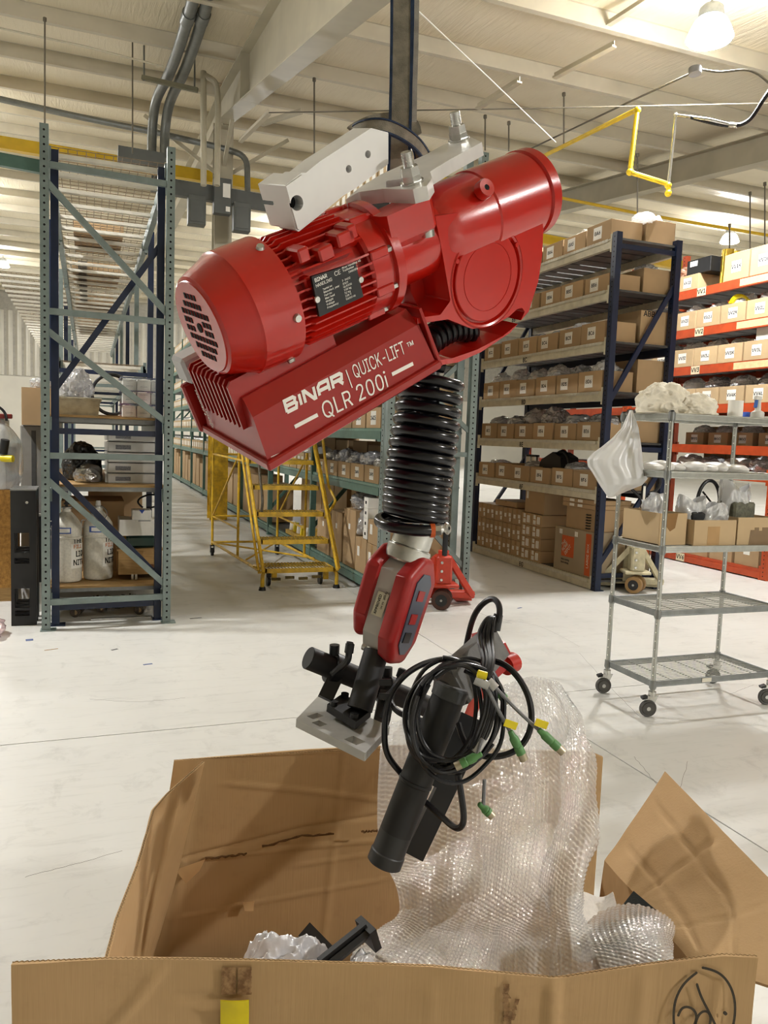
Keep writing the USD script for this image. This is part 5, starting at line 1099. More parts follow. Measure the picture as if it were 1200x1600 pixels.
t.part('cable', tube(spline([(-.95, 7.5, 1.66), (-.80, 7.5, 1.72), (-.68, 7.5, 1.66), (-.66, 7.5, 1.58)], 16), .012, 7), BLACK_CABLE)
t = Thing('tall_grey_cabinet', 'tall grey panel cabinet standing behind the black steel frames', 'cabinet', (-.45, 8.6, 0)); t.part('case', rbx(-.62, -.40, 8.4, 8.9, 0, 1.55, .01), mat('mid_grey_cabinet', '#8d8c88', .5), smooth=False); t.part('dark_stripe', bx(-.52, -.48, 8.396, 8.4, .1, 1.5), DARK_GREY, smooth=False)
carton('brown_carton', 'brown carton on the tall grey cabinet left of the rack', -.60, -.32, 8.3, 8.7, 1.551, .36, marks=()); bag(-.44, 8.5, 1.911, (.22, .3, .12), 'smoky bag on the brown carton left of the rack', SMOKED)
t = Thing('black_board', 'thin black panel leaning with a white board left of the rack post', 'panel', (-.36, 6.95, 0)); t.part('black_sheet', bx(-.40, -.34, 7.02, 7.05, .25, .80), BLACK_MATT, smooth=False); t.part('white_board', bx(-.44, -.33, 7.06, 7.08, 0.0, .82), PWH, smooth=False); t.part('foot', bx(-.44, -.33, 7.02, 7.06, 0, .25), PWH, smooth=False)
bag(-.78, 6.25, 0, (.46, .5, .2), 'pink and clear film bundle on the floor at the left edge', film('pink_film', (.93, .78, .78), .35, .15, .6, .5, 30), 'film_bundle', 'film bundle', n=4)
# ------------------------------------------------------------------ row eight: navy uprights, cream beams
R8X, R8B, R8N, R8F = 5.075, 5.91, 6.952, 9.78
LV = {'A': 3.705, 'B': 3.184, 'C': 2.651, 'D': 2.131, 'E': 1.604, 'F': 1.077, 'G': .111}
zr8 = [((0, 3.62), (1, 3.62)), ((1, 3.30), (0, 1.98)), ((0, 1.53), (1, 1.53)), ((1, 1.35), (0, .25)), ((0, .16), (1, .16))]
upright('rack_upright_frame', 'navy rack upright frame at the near end of the row labelled 8', ((R8X + .035, R8N), (R8B - .03, R8N)), 3.755, RACK_BLUE, zr8, sx=.07, sy=.075, hole_dirs=((-1, 0),), bsize=(.03, .05))
upright('rack_upright_frame', 'navy rack upright frame at the far end of the bay labelled 8', ((R8X + .035, R8F + .05), (R8B - .03, R8F + .05)), 3.755, RACK_BLUE, zr8, sx=.07, sy=.075, hole_dirs=())
upright('rack_upright_frame', 'navy rack upright frame two bays back in the row labelled 8', ((R8X + .035, R8F + 2.85), (R8B - .03, R8F + 2.85)), 3.755, RACK_BLUE, zr8, sx=.07, sy=.075, hole_dirs=())
word = {'A': 'top', 'B': 'second', 'C': 'third', 'D': 'fourth', 'E': 'fifth', 'F': 'sixth', 'G': 'floor'}
ty = {'B': 8.95, 'C': 8.62, 'D': 8.6, 'E': 8.6, 'F': 8.55, 'G': 8.45}
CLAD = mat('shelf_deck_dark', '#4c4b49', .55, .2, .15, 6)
for L, z in LV.items():
    t = step_beam('rack_beam', f'cream front beam marked 8{L} on the {word[L]} level of the row labelled 8', R8X, R8N + .04, R8F + .01, z, RACK_CREAM, -1, .105)
    if L in ty: t.part('lettering', side_text('8' + L, R8X, ty[L], z - .095, .055), INK, smooth=False, label=f'black 8{L}')
    for y in np.arange(R8N + .1, R8F - .05, .058): pass
    t.part('price_strip', cat(*[bx(R8X - .0115, R8X - .0125, y, y + .05, z - .034, z - .004) for y in np.arange(R8N + .1, R8F - .08, .058)]), mat('strip_card', '#d9d6c8', .5), smooth=False, kind='stuff')
    step_beam('rack_beam', f'cream rear beam on the {word[L]} level of the row labelled 8', R8B, R8N + .04, R8F + .01, z, RACK_CREAM if L in 'AB' else RACK_BLUE, 1, .105)
    d = Thing('shelf_deck', f'dark steel deck on the {word[L]} level of the row labelled 8', 'shelf deck', (5.49, 8.36, z - .02))
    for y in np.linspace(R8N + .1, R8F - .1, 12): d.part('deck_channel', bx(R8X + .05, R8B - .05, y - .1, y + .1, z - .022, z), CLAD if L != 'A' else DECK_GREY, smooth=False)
for L, z in LV.items():
    if L == 'G': continue
    for i in range(1, 7):
        if L == 'A' and i < 3 or L == 'B' and i < 3: continue
        yc = R8F - .05 - .452 * (i - .5); h = {'A': .19, 'B': .185, 'C': .205, 'D': .215, 'E': .195, 'F': .195}[L] + rng.uniform(-.012, .012)
        w = .425; dx = rng.uniform(-.012, .012)
        open_bin('cardboard_bin', f'brown cardboard bin labelled 8{L}{i} on the {word[L]} shelf', R8X + .015 + dx, R8X + .41 + dx, yc - w / 2, yc + w / 2, z + .001, h, f'8{L}{i}', tagpos=.42 + rng.uniform(-.06, .06), tagw=.145)
        if L in 'CDE' or (L == 'F' and i in (1, 3, 5)) or (L, i) in (('A', 5), ('A', 3), ('B', 6)):
            sz = (.34, .36, rng.uniform(.12, .19) + (.08 if L == 'D' else 0)) if L != 'E' else (.36, .42, .3 if i in (3, 4) else .2)
            mm = SMOKED if (L == 'E' and i > 2) or rng.random() < .25 else BAG
            if L == 'A': mm = mat('white_foam_bag', '#e8e4da', .6, 0, .05, 12, .4, 30)
            bag(R8X + .21, yc + rng.uniform(-.03, .03), z + h * .62, sz, f'crumpled {"smoky" if mm is SMOKED else "white" if L == "A" else "clear"} plastic bag of parts in the bin labelled 8{L}{i}', mm)
    # bins facing the other aisle, seen through the end frame
    for k, (y0, y1) in enumerate(((R8N + .06, R8N + .48), (R8N + .52, R8N + .94))):
        h = rng.uniform(.2, .3) if L not in 'CD' else (.36 if k == 0 else .24)
        open_bin('cardboard_bin', f'plain brown bin facing the far aisle on the {word[L]} level, {"nearest the end frame" if k == 0 else "second from the end frame"}', R8X + .44, R8B - .02, y0, y1, z + .001, h, None, 1)
        if L in 'ABCEF' and k == 0: bag(R8X + .64, (y0 + y1) / 2, z + h * .62, (.34, .36, .2), f'clear bag of parts in the plain bin by the end frame, {word[L]} level', BAG)
solo('white_film_bag', crumple((5.55, 7.12, LV['A'] + .2), (.3, .3, .16), 77, 4, .4), BAG, 'shiny clear film bag on top of the row labelled 8', 'film bag', smooth=25)
# black wheeled case and hose on 8F
t = Thing('black_tool_case', 'black tool case with a loop handle on the shelf marked 8F', 'case', (5.38, 8.1, 1.22)); t.part('body', hull([(5.25, y, z) for y, z in ((8.45, 1.26), (7.95, 1.26), (8.40, 1.36), (8.15, 1.46), (7.98, 1.40))] + [(5.5, y, z) for y, z in ((8.45, 1.26), (7.95, 1.26), (8.40, 1.36), (8.15, 1.46), (7.98, 1.40))]), BLACK, smooth=20)
t.part('loop_handle', tube(spline([(5.3, 8.15, 1.42), (5.28, 8.0, 1.47), (5.26, 7.85, 1.42), (5.26, 7.78, 1.28)], 20), .022, 8), BLACK)
for i, y in enumerate((8.62, 8.75)): 
    t = Thing('steel_canister', ['steel canister left of the black tool case on 8F', 'second steel canister farther left of the black tool case on 8F'][i], 'canister', (5.3, y, 1.27)); t.part('can', lathe([(0, 0), (.05, 0), (.05, .12), (.045, .125), (0, .125)], (5.3, y, 1.27), ZZ, 20), STEEL); t.part('lid', lathe([(.052, .115), (.052, .14), (0, .142)], (5.3, y, 1.27), ZZ, 20), BLACK)
M = np.eye(4); M[:3, 0] = XX; M[:3, 1] = ZZ; M[:3, 2] = -YY; M[:3, 3] = (5.545, R8N + .0592, LV['C'] + .3)
solo('printed_mark', text('ABB', .055, M, .001, True), INK, 'black three-letter print on the plain bin on the third level by the end frame', 'print', smooth=False)
# ground level of row eight: small cartons, printer box, flat cartons, home store boxes
g0 = LV['G'] + .001
k = 0
for c in range(5):
    for r in range(3):
        y1 = R8F - .06 - c * .235; h = .2
        carton('small_carton', f'small brown stickered carton, {["bottom", "middle", "top"][r]} row, {ORD[c]} from the left in the floor-level wall', R8X + .03, R8X + .40, y1 - .225, y1, g0 + r * .201, h - .002, 'small stacked cartons on the floor level', marks=[('x', .25, .5, .05, .05), ('x', .75, .55, .055, .045), ('x', .8, .25, .04, .05)]); k += 1
for c in range(2):
    for r in range(4):
        y1 = R8F - .06 - (5 + c * 1.0) * .235; h = .145
        carton('sticker_carton', f'low stickered carton, {ORD[r]} from the bottom in the {["left", "right"][c]} low stack', R8X + .03, R8X + .40, y1 - .225, y1, g0 + r * .146, h - .002, 'low stickered cartons on the floor level', marks=[('x', .3, .3, .06, .05), ('x', .3, .75, .05, .05), ('x', .7, .5, .07, .09)])
carton('flat_carton', 'flattened tilted carton on the small cartons under the 8F beam', R8X + .05, R8X + .42, 8.72, 9.28, g0 + .61, .07)
carton('brown_carton', 'brown carton standing on the stickered cartons under the 8F beam', R8X + .04, R8X + .40, 8.06, 8.5, g0 + .59, .27, marks=[('x', .12, .8, .05, .09)], tape=False)
ORANGE_P = mat('orange_print_ink', '#cf5a24', .6); GREYBOX = mat('greyish_kraft', '#a39277', .8, 0, .05, 3, .05, 300)
def store_box(label, x0, x1, y0, y1, z, h, face):
    t = Thing('moving_carton', label, 'cardboard box', ((x0 + x1) / 2, (y0 + y1) / 2, z)); b = t.part('body', rbx(x0, x1, y0, y1, z, z + h, .004), GREYBOX, smooth=False); t.part('flap', rbx(x0 + .005, x1 - .005, y0 + .005, (y0 + y1) / 2, z + h, z + h + .005, .001), GREYBOX, b, smooth=False)
    if face == 'x': M = np.eye(4); M[:3, 0] = -YY; M[:3, 1] = ZZ; M[:3, 2] = -XX; M[:3, 3] = (x0 - .0005, y1, z); w = y1 - y0
    else: M = np.eye(4); M[:3, 0] = XX; M[:3, 1] = ZZ; M[:3, 2] = -YY; M[:3, 3] = (x0, y0 - .0005, z); w = x1 - x0
    s = min(.24, h * .52); u0, v0 = w * .2, h * .34
    lg = t.part('orange_square', xf(bx(u0, u0 + s, v0, v0 + s, 0, .0008), M), ORANGE_P, b, smooth=False, label='orange square with slanted stencil lettering')
    R = np.eye(4); R[:3, :3] = Rotation.from_euler('z', 45, degrees=True).as_matrix(); sq = sbox(u0 + .01, v0 + .01, u0 + s - .01, v0 + s - .01)
    for wd, dx, dy in (('THE', .1, .44), ('HOME', .14, .20), ('DEPOT', .34, .06)):
        m = text(wd, s * .17, np.eye(4), .0007, True, .8); m = xf(m, R); m.apply_translation((u0 + s * dx, v0 + s * dy, .0008)); t.part('stencil_lettering', xf(m, M), mat('kraft_print', '#d8cdb8', .7), lg, smooth=False)
    for i, q in enumerate(('More saving.', 'More doing.')): t.part('lettering', xf(xf(text(q, .02, np.eye(4), .0006, True), np.array([[1, 0, 0, u0], [0, 1, 0, v0 - .045 - i * .035], [0, 0, 1, .0005], [0, 0, 0, 1.]])), M), INK, b, smooth=False)
    if face == 'x':
        st_ = t.part('orange_stripe', xf(bx(w - .15, w - .05, .02, h - .02, 0, .0008), M), ORANGE_P, b, smooth=False)
        m = xf(text('LARGE BOX', .035, np.eye(4), .0006, True), np.array([[0, -1, 0, w - .085], [1, 0, 0, .1], [0, 0, 1, .0008], [0, 0, 0, 1.]])); t.part('lettering', xf(m, M), _m['kraft_print'], st_, smooth=False)
    for i in range(2): t.part('sticker', xf(bx(w * (.12 + .4 * i), w * (.12 + .4 * i) + .06, h * .84, h * .95, 0, .0007), M), PAPER, b, smooth=False)
store_box('grey-brown moving carton with an orange square logo on the floor level of row 8', R8X + .03, R8X + .44, 7.02, 7.78, g0, .5, 'x')
store_box('grey-brown moving carton with an orange logo facing the end frame', R8X + .46, R8B - .05, 7.02, 7.5, g0 + .05, .5, 'y')
t = open_bin('ripped_carton', 'ripped brown carton with black corrugated tubing on the moving carton', R8X + .05, R8X + .42, 7.06, 7.6, g0 + .506, .24, None)
for i in range(6): t.part('tubing', lathe([(.03, 0), (.038, .006), (.03, .012)], (R8X + .044, 7.16, g0 + .53 + i * .03), ZZ, 16), BLACK)
for i in range(2): carton('flat_carton', ['lower', 'upper'][i] + ' of two flat cartons lying on the ripped carton', R8X + .03, R8X + .5, 7.04, 7.66, g0 + .748 + i * .052, .05, marks=[('x', .3, .5, .09, .03), ('x', .55, .5, .09, .03)])
carton('taped_carton', 'brown taped carton on the moving carton behind the end frame', R8X + .46, R8B - .04, 7.03, 7.5, g0 + .556, .24)

# ------------------------------------------------------------------ orange rack
OX, OB = 7.645, 8.65
OL = {1: 3.71, 2: 3.18, 3: 2.675, 4: 2.15, 5: 1.62, 6: 1.30, 7: .13}
for i, y in enumerate((7.13, 9.95, 12.75, 4.3)):
    upright('rack_upright_frame', ['orange rack upright at the right edge behind the wire cart', 'orange rack upright hidden behind row 8', 'far orange rack upright', 'orange rack upright outside the frame at right'][i], ((OX + .04, y), (OB - .04, y)), 4.5 if i == 3 else 3.0 if i == 0 else 4.5, RACK_ORANGE, [((0, .3), (1, 1.2)), ((1, 1.3), (0, 2.2))], sx=.08, sy=.08, hole_dirs=((-1, 0),))
oname = {1: 'top', 2: 'second', 3: 'third', 4: 'fourth', 5: 'fifth', 6: 'sixth', 7: 'lowest'}
for n, z in OL.items():
    for j, (a, b) in enumerate(((7.17, 9.91), (9.99, 12.7), (4.34, 7.09))):
        if j == 2 and n > 5: continue
        t = step_beam('rack_beam', f'orange front beam on the {oname[n]} level of the orange rack, {["bay behind the cart", "far bay", "near bay at the right edge"][j]}', OX, a, b, z, RACK_ORANGE, -1, .115, .06)
        step_beam('rack_beam', f'orange rear beam on the {oname[n]} level of the orange rack, {["bay behind the cart", "far bay", "near bay at the right edge"][j]}', OB, a, b, z, RACK_ORANGE, 1, .115, .06)
        d = Thing('shelf_deck', f'dark deck on the {oname[n]} level of the orange rack, {["bay behind the cart", "far bay", "near bay at the right edge"][j]}', 'shelf deck', (8.14, (a + b) / 2, z - .03))
        for y in np.linspace(a + .15, b - .15, 9): d.part('deck_channel', bx(OX + .06, OB - .06, y - .13, y + .1, z - .03, z - .002), CLAD, smooth=False)
        lab = {1: 'VV1', 2: 'VV2', 3: 'VV3', 6: 'VV5', 7: 'VV6'}.get(n)
        if j == 0 and lab:
            yc = {1: 8.51, 2: 8.5, 3: 8.52, 6: 8.37, 7: 8.55}[n]
            k = t.part('label_card', bx(OX - .0015, OX - .0002, yc - .08, yc + .08, z - .115, z - .005), mat('aged_card', '#e6d9b8', .7), smooth=False); t.part('label_print', side_text(lab, OX - .001, yc, z - .085, .055), INK, k, smooth=False)
            if n < 4: t.part('masking_tape', bx(OX - .0015, OX - .0002, 7.2, 7.85, z - .10, z - .015), mat('masking_tape', '#dcc594', .7, 0, .08, 20), smooth=False)
lets = {1: 'IKL', 2: 'GHIJKLM', 3: 'HIJKLM'}
ypos = lambda c: 8.80 - (ord(c) - ord('I')) * .43
for n in (1, 2, 3):
    for c in lets[n]:
        yc = ypos(c); h = .235 if n > 1 else .33 if c in 'KL' else .2; w = .405
        if yc < 6.4: continue
        z = OL[n]
        if n == 1 and c in 'KL':
            t = open_bin('cardboard_bin', f'tall brown carton labelled VV1{c} on the top orange shelf', OX + .01, OX + .5, yc - w / 2, yc + w / 2, z, h, f'VV1{c}', m=CARD_PALE, tagw=.16)
            t.part('folded_flap', hull([(OX + .01, yc + s, z + h) for s in (-w / 2, w / 2)] + [(OX + .2, yc + s, z + h + .07) for s in (-w / 2, w / 2)] + [(OX + .21, yc + s, z + h + .065) for s in (-w / 2, w / 2)]), CARD_PALE, smooth=False)
        else: open_bin('cardboard_bin', f'brown bin labelled VV{n}{c} on the {oname[n]} orange shelf', OX + .01, OX + .5, yc - w / 2, yc + w / 2, z, h, f'VV{n}{c}', m=CARD_PALE, tagw=.15)
        if n > 1 and (n, c) != (3, 'L'): bag(OX + .24, yc, z + h * .65, (.36, .36, rng.uniform(.16, .26)), f'crumpled plastic bag of parts in the bin labelled VV{n}{c}', BAG if c in 'JKI' else SMOKED)
t = Thing('black_box', 'glossy black box standing on the bin labelled VV1I', 'box', (7.9, 8.62, OL[1] + .2)); t.part('case', rbx(7.68, 8.05, 8.42, 8.86, OL[1] + .201, OL[1] + .40, .006), BLACK, smooth=False); t.part('label', bx(7.6785, 7.6799, 8.66, 8.8, OL[1] + .31, OL[1] + .38), PAPER, smooth=False)
for i, (y, r) in enumerate(((8.30, .085), (8.14, .05))):
    t = Thing('brass_tube', ['tall shiny brass tube', 'thinner brass tube'][i] + ' standing between the bins on the top orange shelf', 'tube', (7.95, y, OL[1])); t.part('shell', lathe([(r - .005, 0), (r, 0), (r, .46 - .05 * i), (r - .005, .46 - .05 * i), (r - .005, 0)], (7.85, y, OL[1]), ZZ, 28), mat('bright_brass', '#c9a845', .18, .9, .05, 8)); t.part('foot_ring', lathe([(r, 0), (r + .006, 0), (r + .006, .012), (r, .012)], (7.85, y, OL[1]), ZZ, 28), _m['bright_brass'])
bag(7.85, 8.95, OL[1] + .2, (.3, .34, .2), 'orange and clear film bag behind the navy upright on the top orange shelf', film('orange_film', (.95, .6, .42), .35, .15), 'film_bag', 'film bag', n=4)
t = Thing('yellow_strap_bundle', 'bundle of yellow straps on the bin labelled VV2K', 'straps', (7.8, 8.0, OL[2] + .24)); 
for i in range(3): t.part('strap', tube(spline([(7.7, 8.05 - i * .02, OL[2] + .25), (7.72, 7.98, OL[2] + .34 - i * .02), (7.76, 7.88, OL[2] + .32), (7.78, 7.80 + i * .02, OL[2] + .25)], 16), .018, 6), YELLOW_TAPE)
solo('white_box', rbx(7.7, 7.98, 7.28, 7.58, OL[3] + .236, OL[3] + .4, .004), PAPER, 'plain white box on the bin labelled VV3L', 'box', smooth=False)
for i in range(4):
    yc = 8.72 - .43 * i
    open_bin('cardboard_bin', f'brown bin labelled VV4{"IJKLM"[i]} on the fourth orange shelf behind the cart top', OX + .01, OX + .45, yc - .2, yc + .2, OL[4], .22, f'VV4{"IJKLM"[i]}', m=CARD_PALE, tagw=.15)
    bag(OX + .24, yc + .03, OL[4] + .16, (.36, .38, .24), f'{"smoky" if i % 2 else "clear"} plastic bag heaped in the bin labelled VV4{"IJKLM"[i]}', SMOKED if i % 2 else BAG)
    open_bin('cardboard_bin', f'small brown bin labelled BKV{i + 1} on the fifth orange shelf behind the cart', OX + .25, OX + .6, yc - .17, yc + .17, OL[5], .17, f'BKV{i + 1}', tagw=.12)
    bag(OX + .42, yc, OL[5] + .12, (.3, .32, .18), f'clear bag in the small bin labelled BKV{i + 1}', BAG)
    bag(OX + .22, yc, OL[6], (.4, .42, .2), ['first', 'second', 'third', 'fourth', 'fifth'][i] + ' dark bagged bundle from the left on the sixth orange shelf', SMOKED if i % 2 else mat('white_parcels', '#dcdad6', .5, 0, .05, 12, .4, 30))
    for n_, zz_ in ((4, OL[4]), (5, OL[5]), (6, OL[6]), (7, OL[7])):
        carton('rear_carton', ['first', 'second', 'third', 'fourth', 'fifth'][i] + ' brown carton from the left at the rear of the ' + oname[n_] + ' orange level', OX + .62, OX + .96, yc - .2, yc + .2, zz_ + .001, .34 if n_ != 5 and n_ != 6 else .26, tape=False)
    carton('brown_carton', ['first', 'second', 'third', 'fourth', 'fifth'][i] + ' carton from the left on the lowest orange shelf', OX + .03, OX + .45, yc - .19, yc + .19, OL[7], .3 + .05 * (i % 2), marks=[('x', .5, .5, .1, .07)])

# ------------------------------------------------------------------ long centre rack beside the ladder aisle
CX0, CX1, CY = 2.6, 3.5, 6.86
CL = [.16, 1.105, 1.645, 2.28, 2.85, 3.42, 4.0]
upright('rack_upright_frame', 'grey-green upright frame at the end of the centre rack behind the black hose coil', ((CX0 + .03, CY), (CX1 - .02, CY)), 4.25, RACK_GREEN, [((0, 2.30), (1, 1.63)), ((0, 1.42), (1, 1.42)), ((1, 1.2), (0, .55)) if False else ((0, 1.15), (1, .30)), ((0, .22), (1, .22)), ((0, 2.4), (1, 2.4)), ((1, 3.3), (0, 2.5)), ((0, 3.4), (1, 3.4))], sx=.07, sy=.075, hole_dirs=((0, -1),))
upright('rack_upright_frame', 'second grey-green upright frame standing just behind the end frame', ((CX0 + .04, CY + .11), (CX1 - .12, CY + .11)), 4.2, RACK_GREEN, [((0, 1.6), (1, 2.3)), ((0, .4), (1, 1.1))], sx=.07, sy=.075, hole_dirs=((-1, 0),))
CF_ = [CY + .12 + 2.46 * i for i in range(10)]
for i in range(1, 10):
    upright('rack_upright_frame', f'{ORD[i - 1]} green upright frame back along the ladder aisle in the centre rack', ((CX0 + .03, CF_[i]), (CX1 - .02, CF_[i])), 4.25, RACK_TEAL, [((0, .4), (1, 1.4)), ((0, 1.6), (1, 2.6))], None, sx=.07, sy=.06, hole_dirs=())
lvln = ['floor', 'second', 'third', 'fourth', 'fifth', 'sixth', 'top']
bproto = {}
for i in range(9):
    y0, y1 = CF_[i] + .035, CF_[i + 1] - .035
    for j, z in enumerate(CL):
        lb = f'teal-green front beam, {lvln[j]} level, {ORD[i]} bay of the centre rack'
        if j not in bproto:
            t = Thing('rack_beam', lb, 'rack beam', (CX0, (y0 + y1) / 2, z), f'centre rack {lvln[j]} level beams'); hl_ = (y1 - y0) / 2
            t.part('rail', cat(bx(0, .05, -hl_, hl_, -.11, -.035), bx(.012, .05, -hl_, hl_, -.035, 0)), RACK_TEAL, local=True, smooth=False); t.part('deck', bx(.05, .86, -hl_, hl_, -.03, -.01), CLAD, local=True, smooth=False)
            t.part('slot_row', cat(*[bx(.0118, .0121, y, y + .018, -.027, -.009) for y in np.arange(-hl_ + .02, hl_ - .02, .036)]), mat('slot_green', '#8fae9f', .5), local=True, smooth=False, kind='stuff'); bproto[j] = t.path
        else: copy_of(bproto[j], 'rack_beam', (CX0, (y0 + y1) / 2, z), 0, lb, 'rack beam', f'centre rack {lvln[j]} level beams')
# labelled bins near the end of the aisle
for lv, pre, n, h in ((1, '24P', 5, .17), (2, '24C', 5, .2), (3, '24B', 5, .2)):
    for i in range(n):
        yc = CF_[0] + .30 + i * .45
        open_bin('cardboard_bin', f'brown bin labelled {pre}{n - i} on the {lvln[lv]} level of the centre rack', CX0 + .02, CX0 + .42, yc - .205, yc + .205, CL[lv], h, f'{pre}{n - i}', tagw=.15 if lv > 1 else .12)
        if lv == 1: bag(CX0 + .2, yc, CL[lv] + h * .6, (.32, .36, .2 + .03 * (i % 2)), f'{"shiny foil" if i == 0 else "smoky"} bag of parts in the bin labelled {pre}{n - i}', mat('crinkled_foil', '#a9a9a8', .22, .7, .25, 30, .9, 70) if i == 0 else SMOKED)
for i, (y, w, d, h, z, mm) in enumerate(((7.22, .30, .4, .34, .16, CARD), (7.56, .34, .4, .36, .16, CARD), (7.20, .30, .4, .24, .502, CARD), (7.95, .4, .42, .62, .16, CARD), (8.42, .4, .42, .55, .16, CARD), (8.95, .5, .5, .5, .16, CARD))):
    carton('brown_carton', ['right carton at floor level of the centre rack', 'left carton of the low pair at floor level of the centre rack', 'carton stacked on the right one beside the white cartons', 'tall carton left of the stacked pair in the centre rack', 'second tall carton beside the ladder in the centre rack', 'wide carton behind the ladder in the centre rack'][i], CX0 + .03, CX0 + .03 + d, y - w / 2, y + w / 2, z, h - .002, marks=[('x', .3, .6, .07, .1)] if i < 3 else [('x', .5, .7, .06, .06)])
for r in range(4):
    t = carton('white_carton', ['lowest', 'second', 'third', 'topmost'][r] + ' of four white cartons piled beside the brown ones in the centre rack', CX0 + .03, CX0 + .36, 7.38, 7.50, .524 + r * .106, .105, m=PAPER, tape=False)
    t.part('print', bx(-.1665, -.1655, -.02, .02, .04, .07), INK, local=True, smooth=False)
bag(CX0 + .2, 7.7, .522, (.34, .42, .34), 'dark glossy bag of parts on the low cartons of the centre rack', SMOKED, n=4); bag(CX0 + .2, 7.95, .78, (.34, .36, .2), 'dark glossy bag on the tall carton of the centre rack', SMOKED, n=4)
t = Thing('hand_crank_pallet', 'yellow pallet of small parts on the floor level behind the ladder', 'pallet', (2.7, 10.2, .17)); t.part('tray', bx(CX0 + .02, CX0 + .5, 9.8, 10.8, .165, .22), YELLOW, smooth=False)
for i in range(5): t.part('yellow_part', cyl((CX0 + .1, 9.9 + i * .2, .22), (CX0 + .1, 9.9 + i * .2, .34), .05, .04, 12), YELLOW_TAPE if i % 2 else PAPER)
for b_ in range(2):
    for j in range(0, 4):
        for k in range(4): carton('rear_carton', f'{ORD[b_ * 4 + k]} brown carton at the rear of the {lvln[j]} level in the centre rack', CX0 + .50, CX0 + .84, CF_[b_] + .08 + k * .58, CF_[b_] + .62 + k * .58, CL[j] + .001, (.78 if j == 0 else .38) + .04 * ((k + j) % 3) - .02, tape=False)
# far bins of the aisle, a few pixels each: one bin copied
fb = None
for j in range(1, 7):
    for i in range(0, 9):
        if i == 0 and j <= 3: continue
        for k in range(6):
            yc = CF_[i] + .22 + k * .40
            nb = i * 6 + k - (6 if j <= 3 else 0); lb = f'{ORD[nb]} small brown bin along the ladder aisle on the {lvln[j]} level'; gp = f'far bins on the {lvln[j]} level'
            if fb is None:
                t = Thing('parts_bin', lb, 'cardboard bin', (CX0 + .02, yc, CL[j]), gp); t.part('body', cat(bx(0, .004, -.18, .18, 0, .22), bx(.396, .4, -.18, .18, 0, .22), bx(0, .4, -.18, -.176, 0, .22), bx(0, .4, .176, .18, 0, .22), bx(0, .4, -.18, .18, 0, .004)), CARD_PALE, local=True, smooth=False)
                for q in (-.09, .09): t.part('label_card', bx(-.0015, -.0002, q - .05, q + .05, .05, .17), PAPER, local=True, smooth=False)
                t.part('bagged_parts', crumple((.2, 0, .14), (.34, .33, .2), 5, 2), BAG, local=True, smooth=25); fb = t.path
            else: copy_of(fb, 'parts_bin', (CX0 + .02, yc, CL[j]), 0, lb, 'cardboard bin', gp)
for i, y in enumerate([CF_[b] + q for b in range(2, 8) for q in (.5, 1.25, 1.95)]): carton('tall_carton', f'{ORD[i]} tall brown carton standing on the floor level along the ladder aisle', CX0 + .03, CX0 + .45, y - .3, y + .3, .161, .6 + .1 * (i % 3), 'floor level cartons along the ladder aisle')
bag(2.95, 22.0, 4.26, (.9, 1.6, 1.1), 'huge white film bag on top of the far end of the centre rack', mat('white_bag_far', '#e4e0d6', .5, 0, .05, 3, .4, 8), 'film_bag', 'film bag', n=4)
# ================================================================== wire cart
CPO = [(3.05, 3.556), (3.056, 3.985), (3.925, 3.975), (3.93, 3.54)]
CZ = [.208, .622, .992, 1.418, 1.746]
wc = Thing('wire_cart', 'chrome wire shelf cart on castors at the right with a white bag hanging on it', 'cart', (3.49, 3.77, 0))
for i, (x, y) in enumerate(CPO):
    p = wc.part('post', cyl((x, y, .15), (x, y, 1.755), .0135, n=16), CHROME)
    wc.part('groove_marks', cat(*[cyl((x - .0115, y - .0075, z), (x - .0125, y - .0085, z), .0035, n=6) for z in np.arange(.25, 1.72, .05)]), PAPER, p, smooth=False, kind='stuff')
    wc.part('post_cap', cyl((x, y, 1.755), (x, y, 1.764), .0145, .011, 14), BLACK, p)
    for z in CZ: wc.part('shelf_collar', cat(cyl((x, y, z - .036), (x, y, z + .008), .0205, .019, 16), cyl((x, y, z - .044), (x, y, z - .036), .0165, n=14)), GALV, p)
    # castor
    c = np.array((x, y, 0.)); d = np.array((-.96, .28, 0)) * .02
    w = wc.part('castor_fork', cat(cyl(c + ZZ * .125, c + ZZ * .152, .022, n=16), cyl(c + ZZ * .152, c + ZZ * .17, .012, n=12), *[hull([c + d * k + np.array((s * .018, s * -.004, 0)) + np.array((e * .0015, 0, 0)) + ZZ * z for k, z in ((-1.0, .125), (1.0, .125), (1.3, .055), (.6, .05)) for e in (-1, 1)]) for s in (-1, 1)]), STEEL, smooth=20)
    ax_ = np.array((-d[1], d[0], 0)); ax_ /= np.linalg.norm(ax_); wcn = c + d * 1.0 + ZZ * .0505
    wc.part('castor_wheel', lathe([(.012, -.013), (.034, -.013), (.036, -.009), (.046, -.012), (.0495, -.006), (.0505, 0), (.0495, .006), (.046, .012), (.036, .009), (.034, .013), (.012, .013)], wcn, ax_, 28), mat('grey_rubber_wheel', '#4c4a46', .6), w)
    wc.part('castor_hub', cyl(wcn - ax_ * .015, wcn + ax_ * .015, .012, n=12), STEEL, w)
    wc.part('brake_lever', hull([c + d * k + ax_ * s * .016 + ZZ * z for k, z in ((1.6, .128), (3.2, .118), (3.0, .105), (1.6, .112)) for s in (-1, 1)]), BLACK, w, smooth=False)
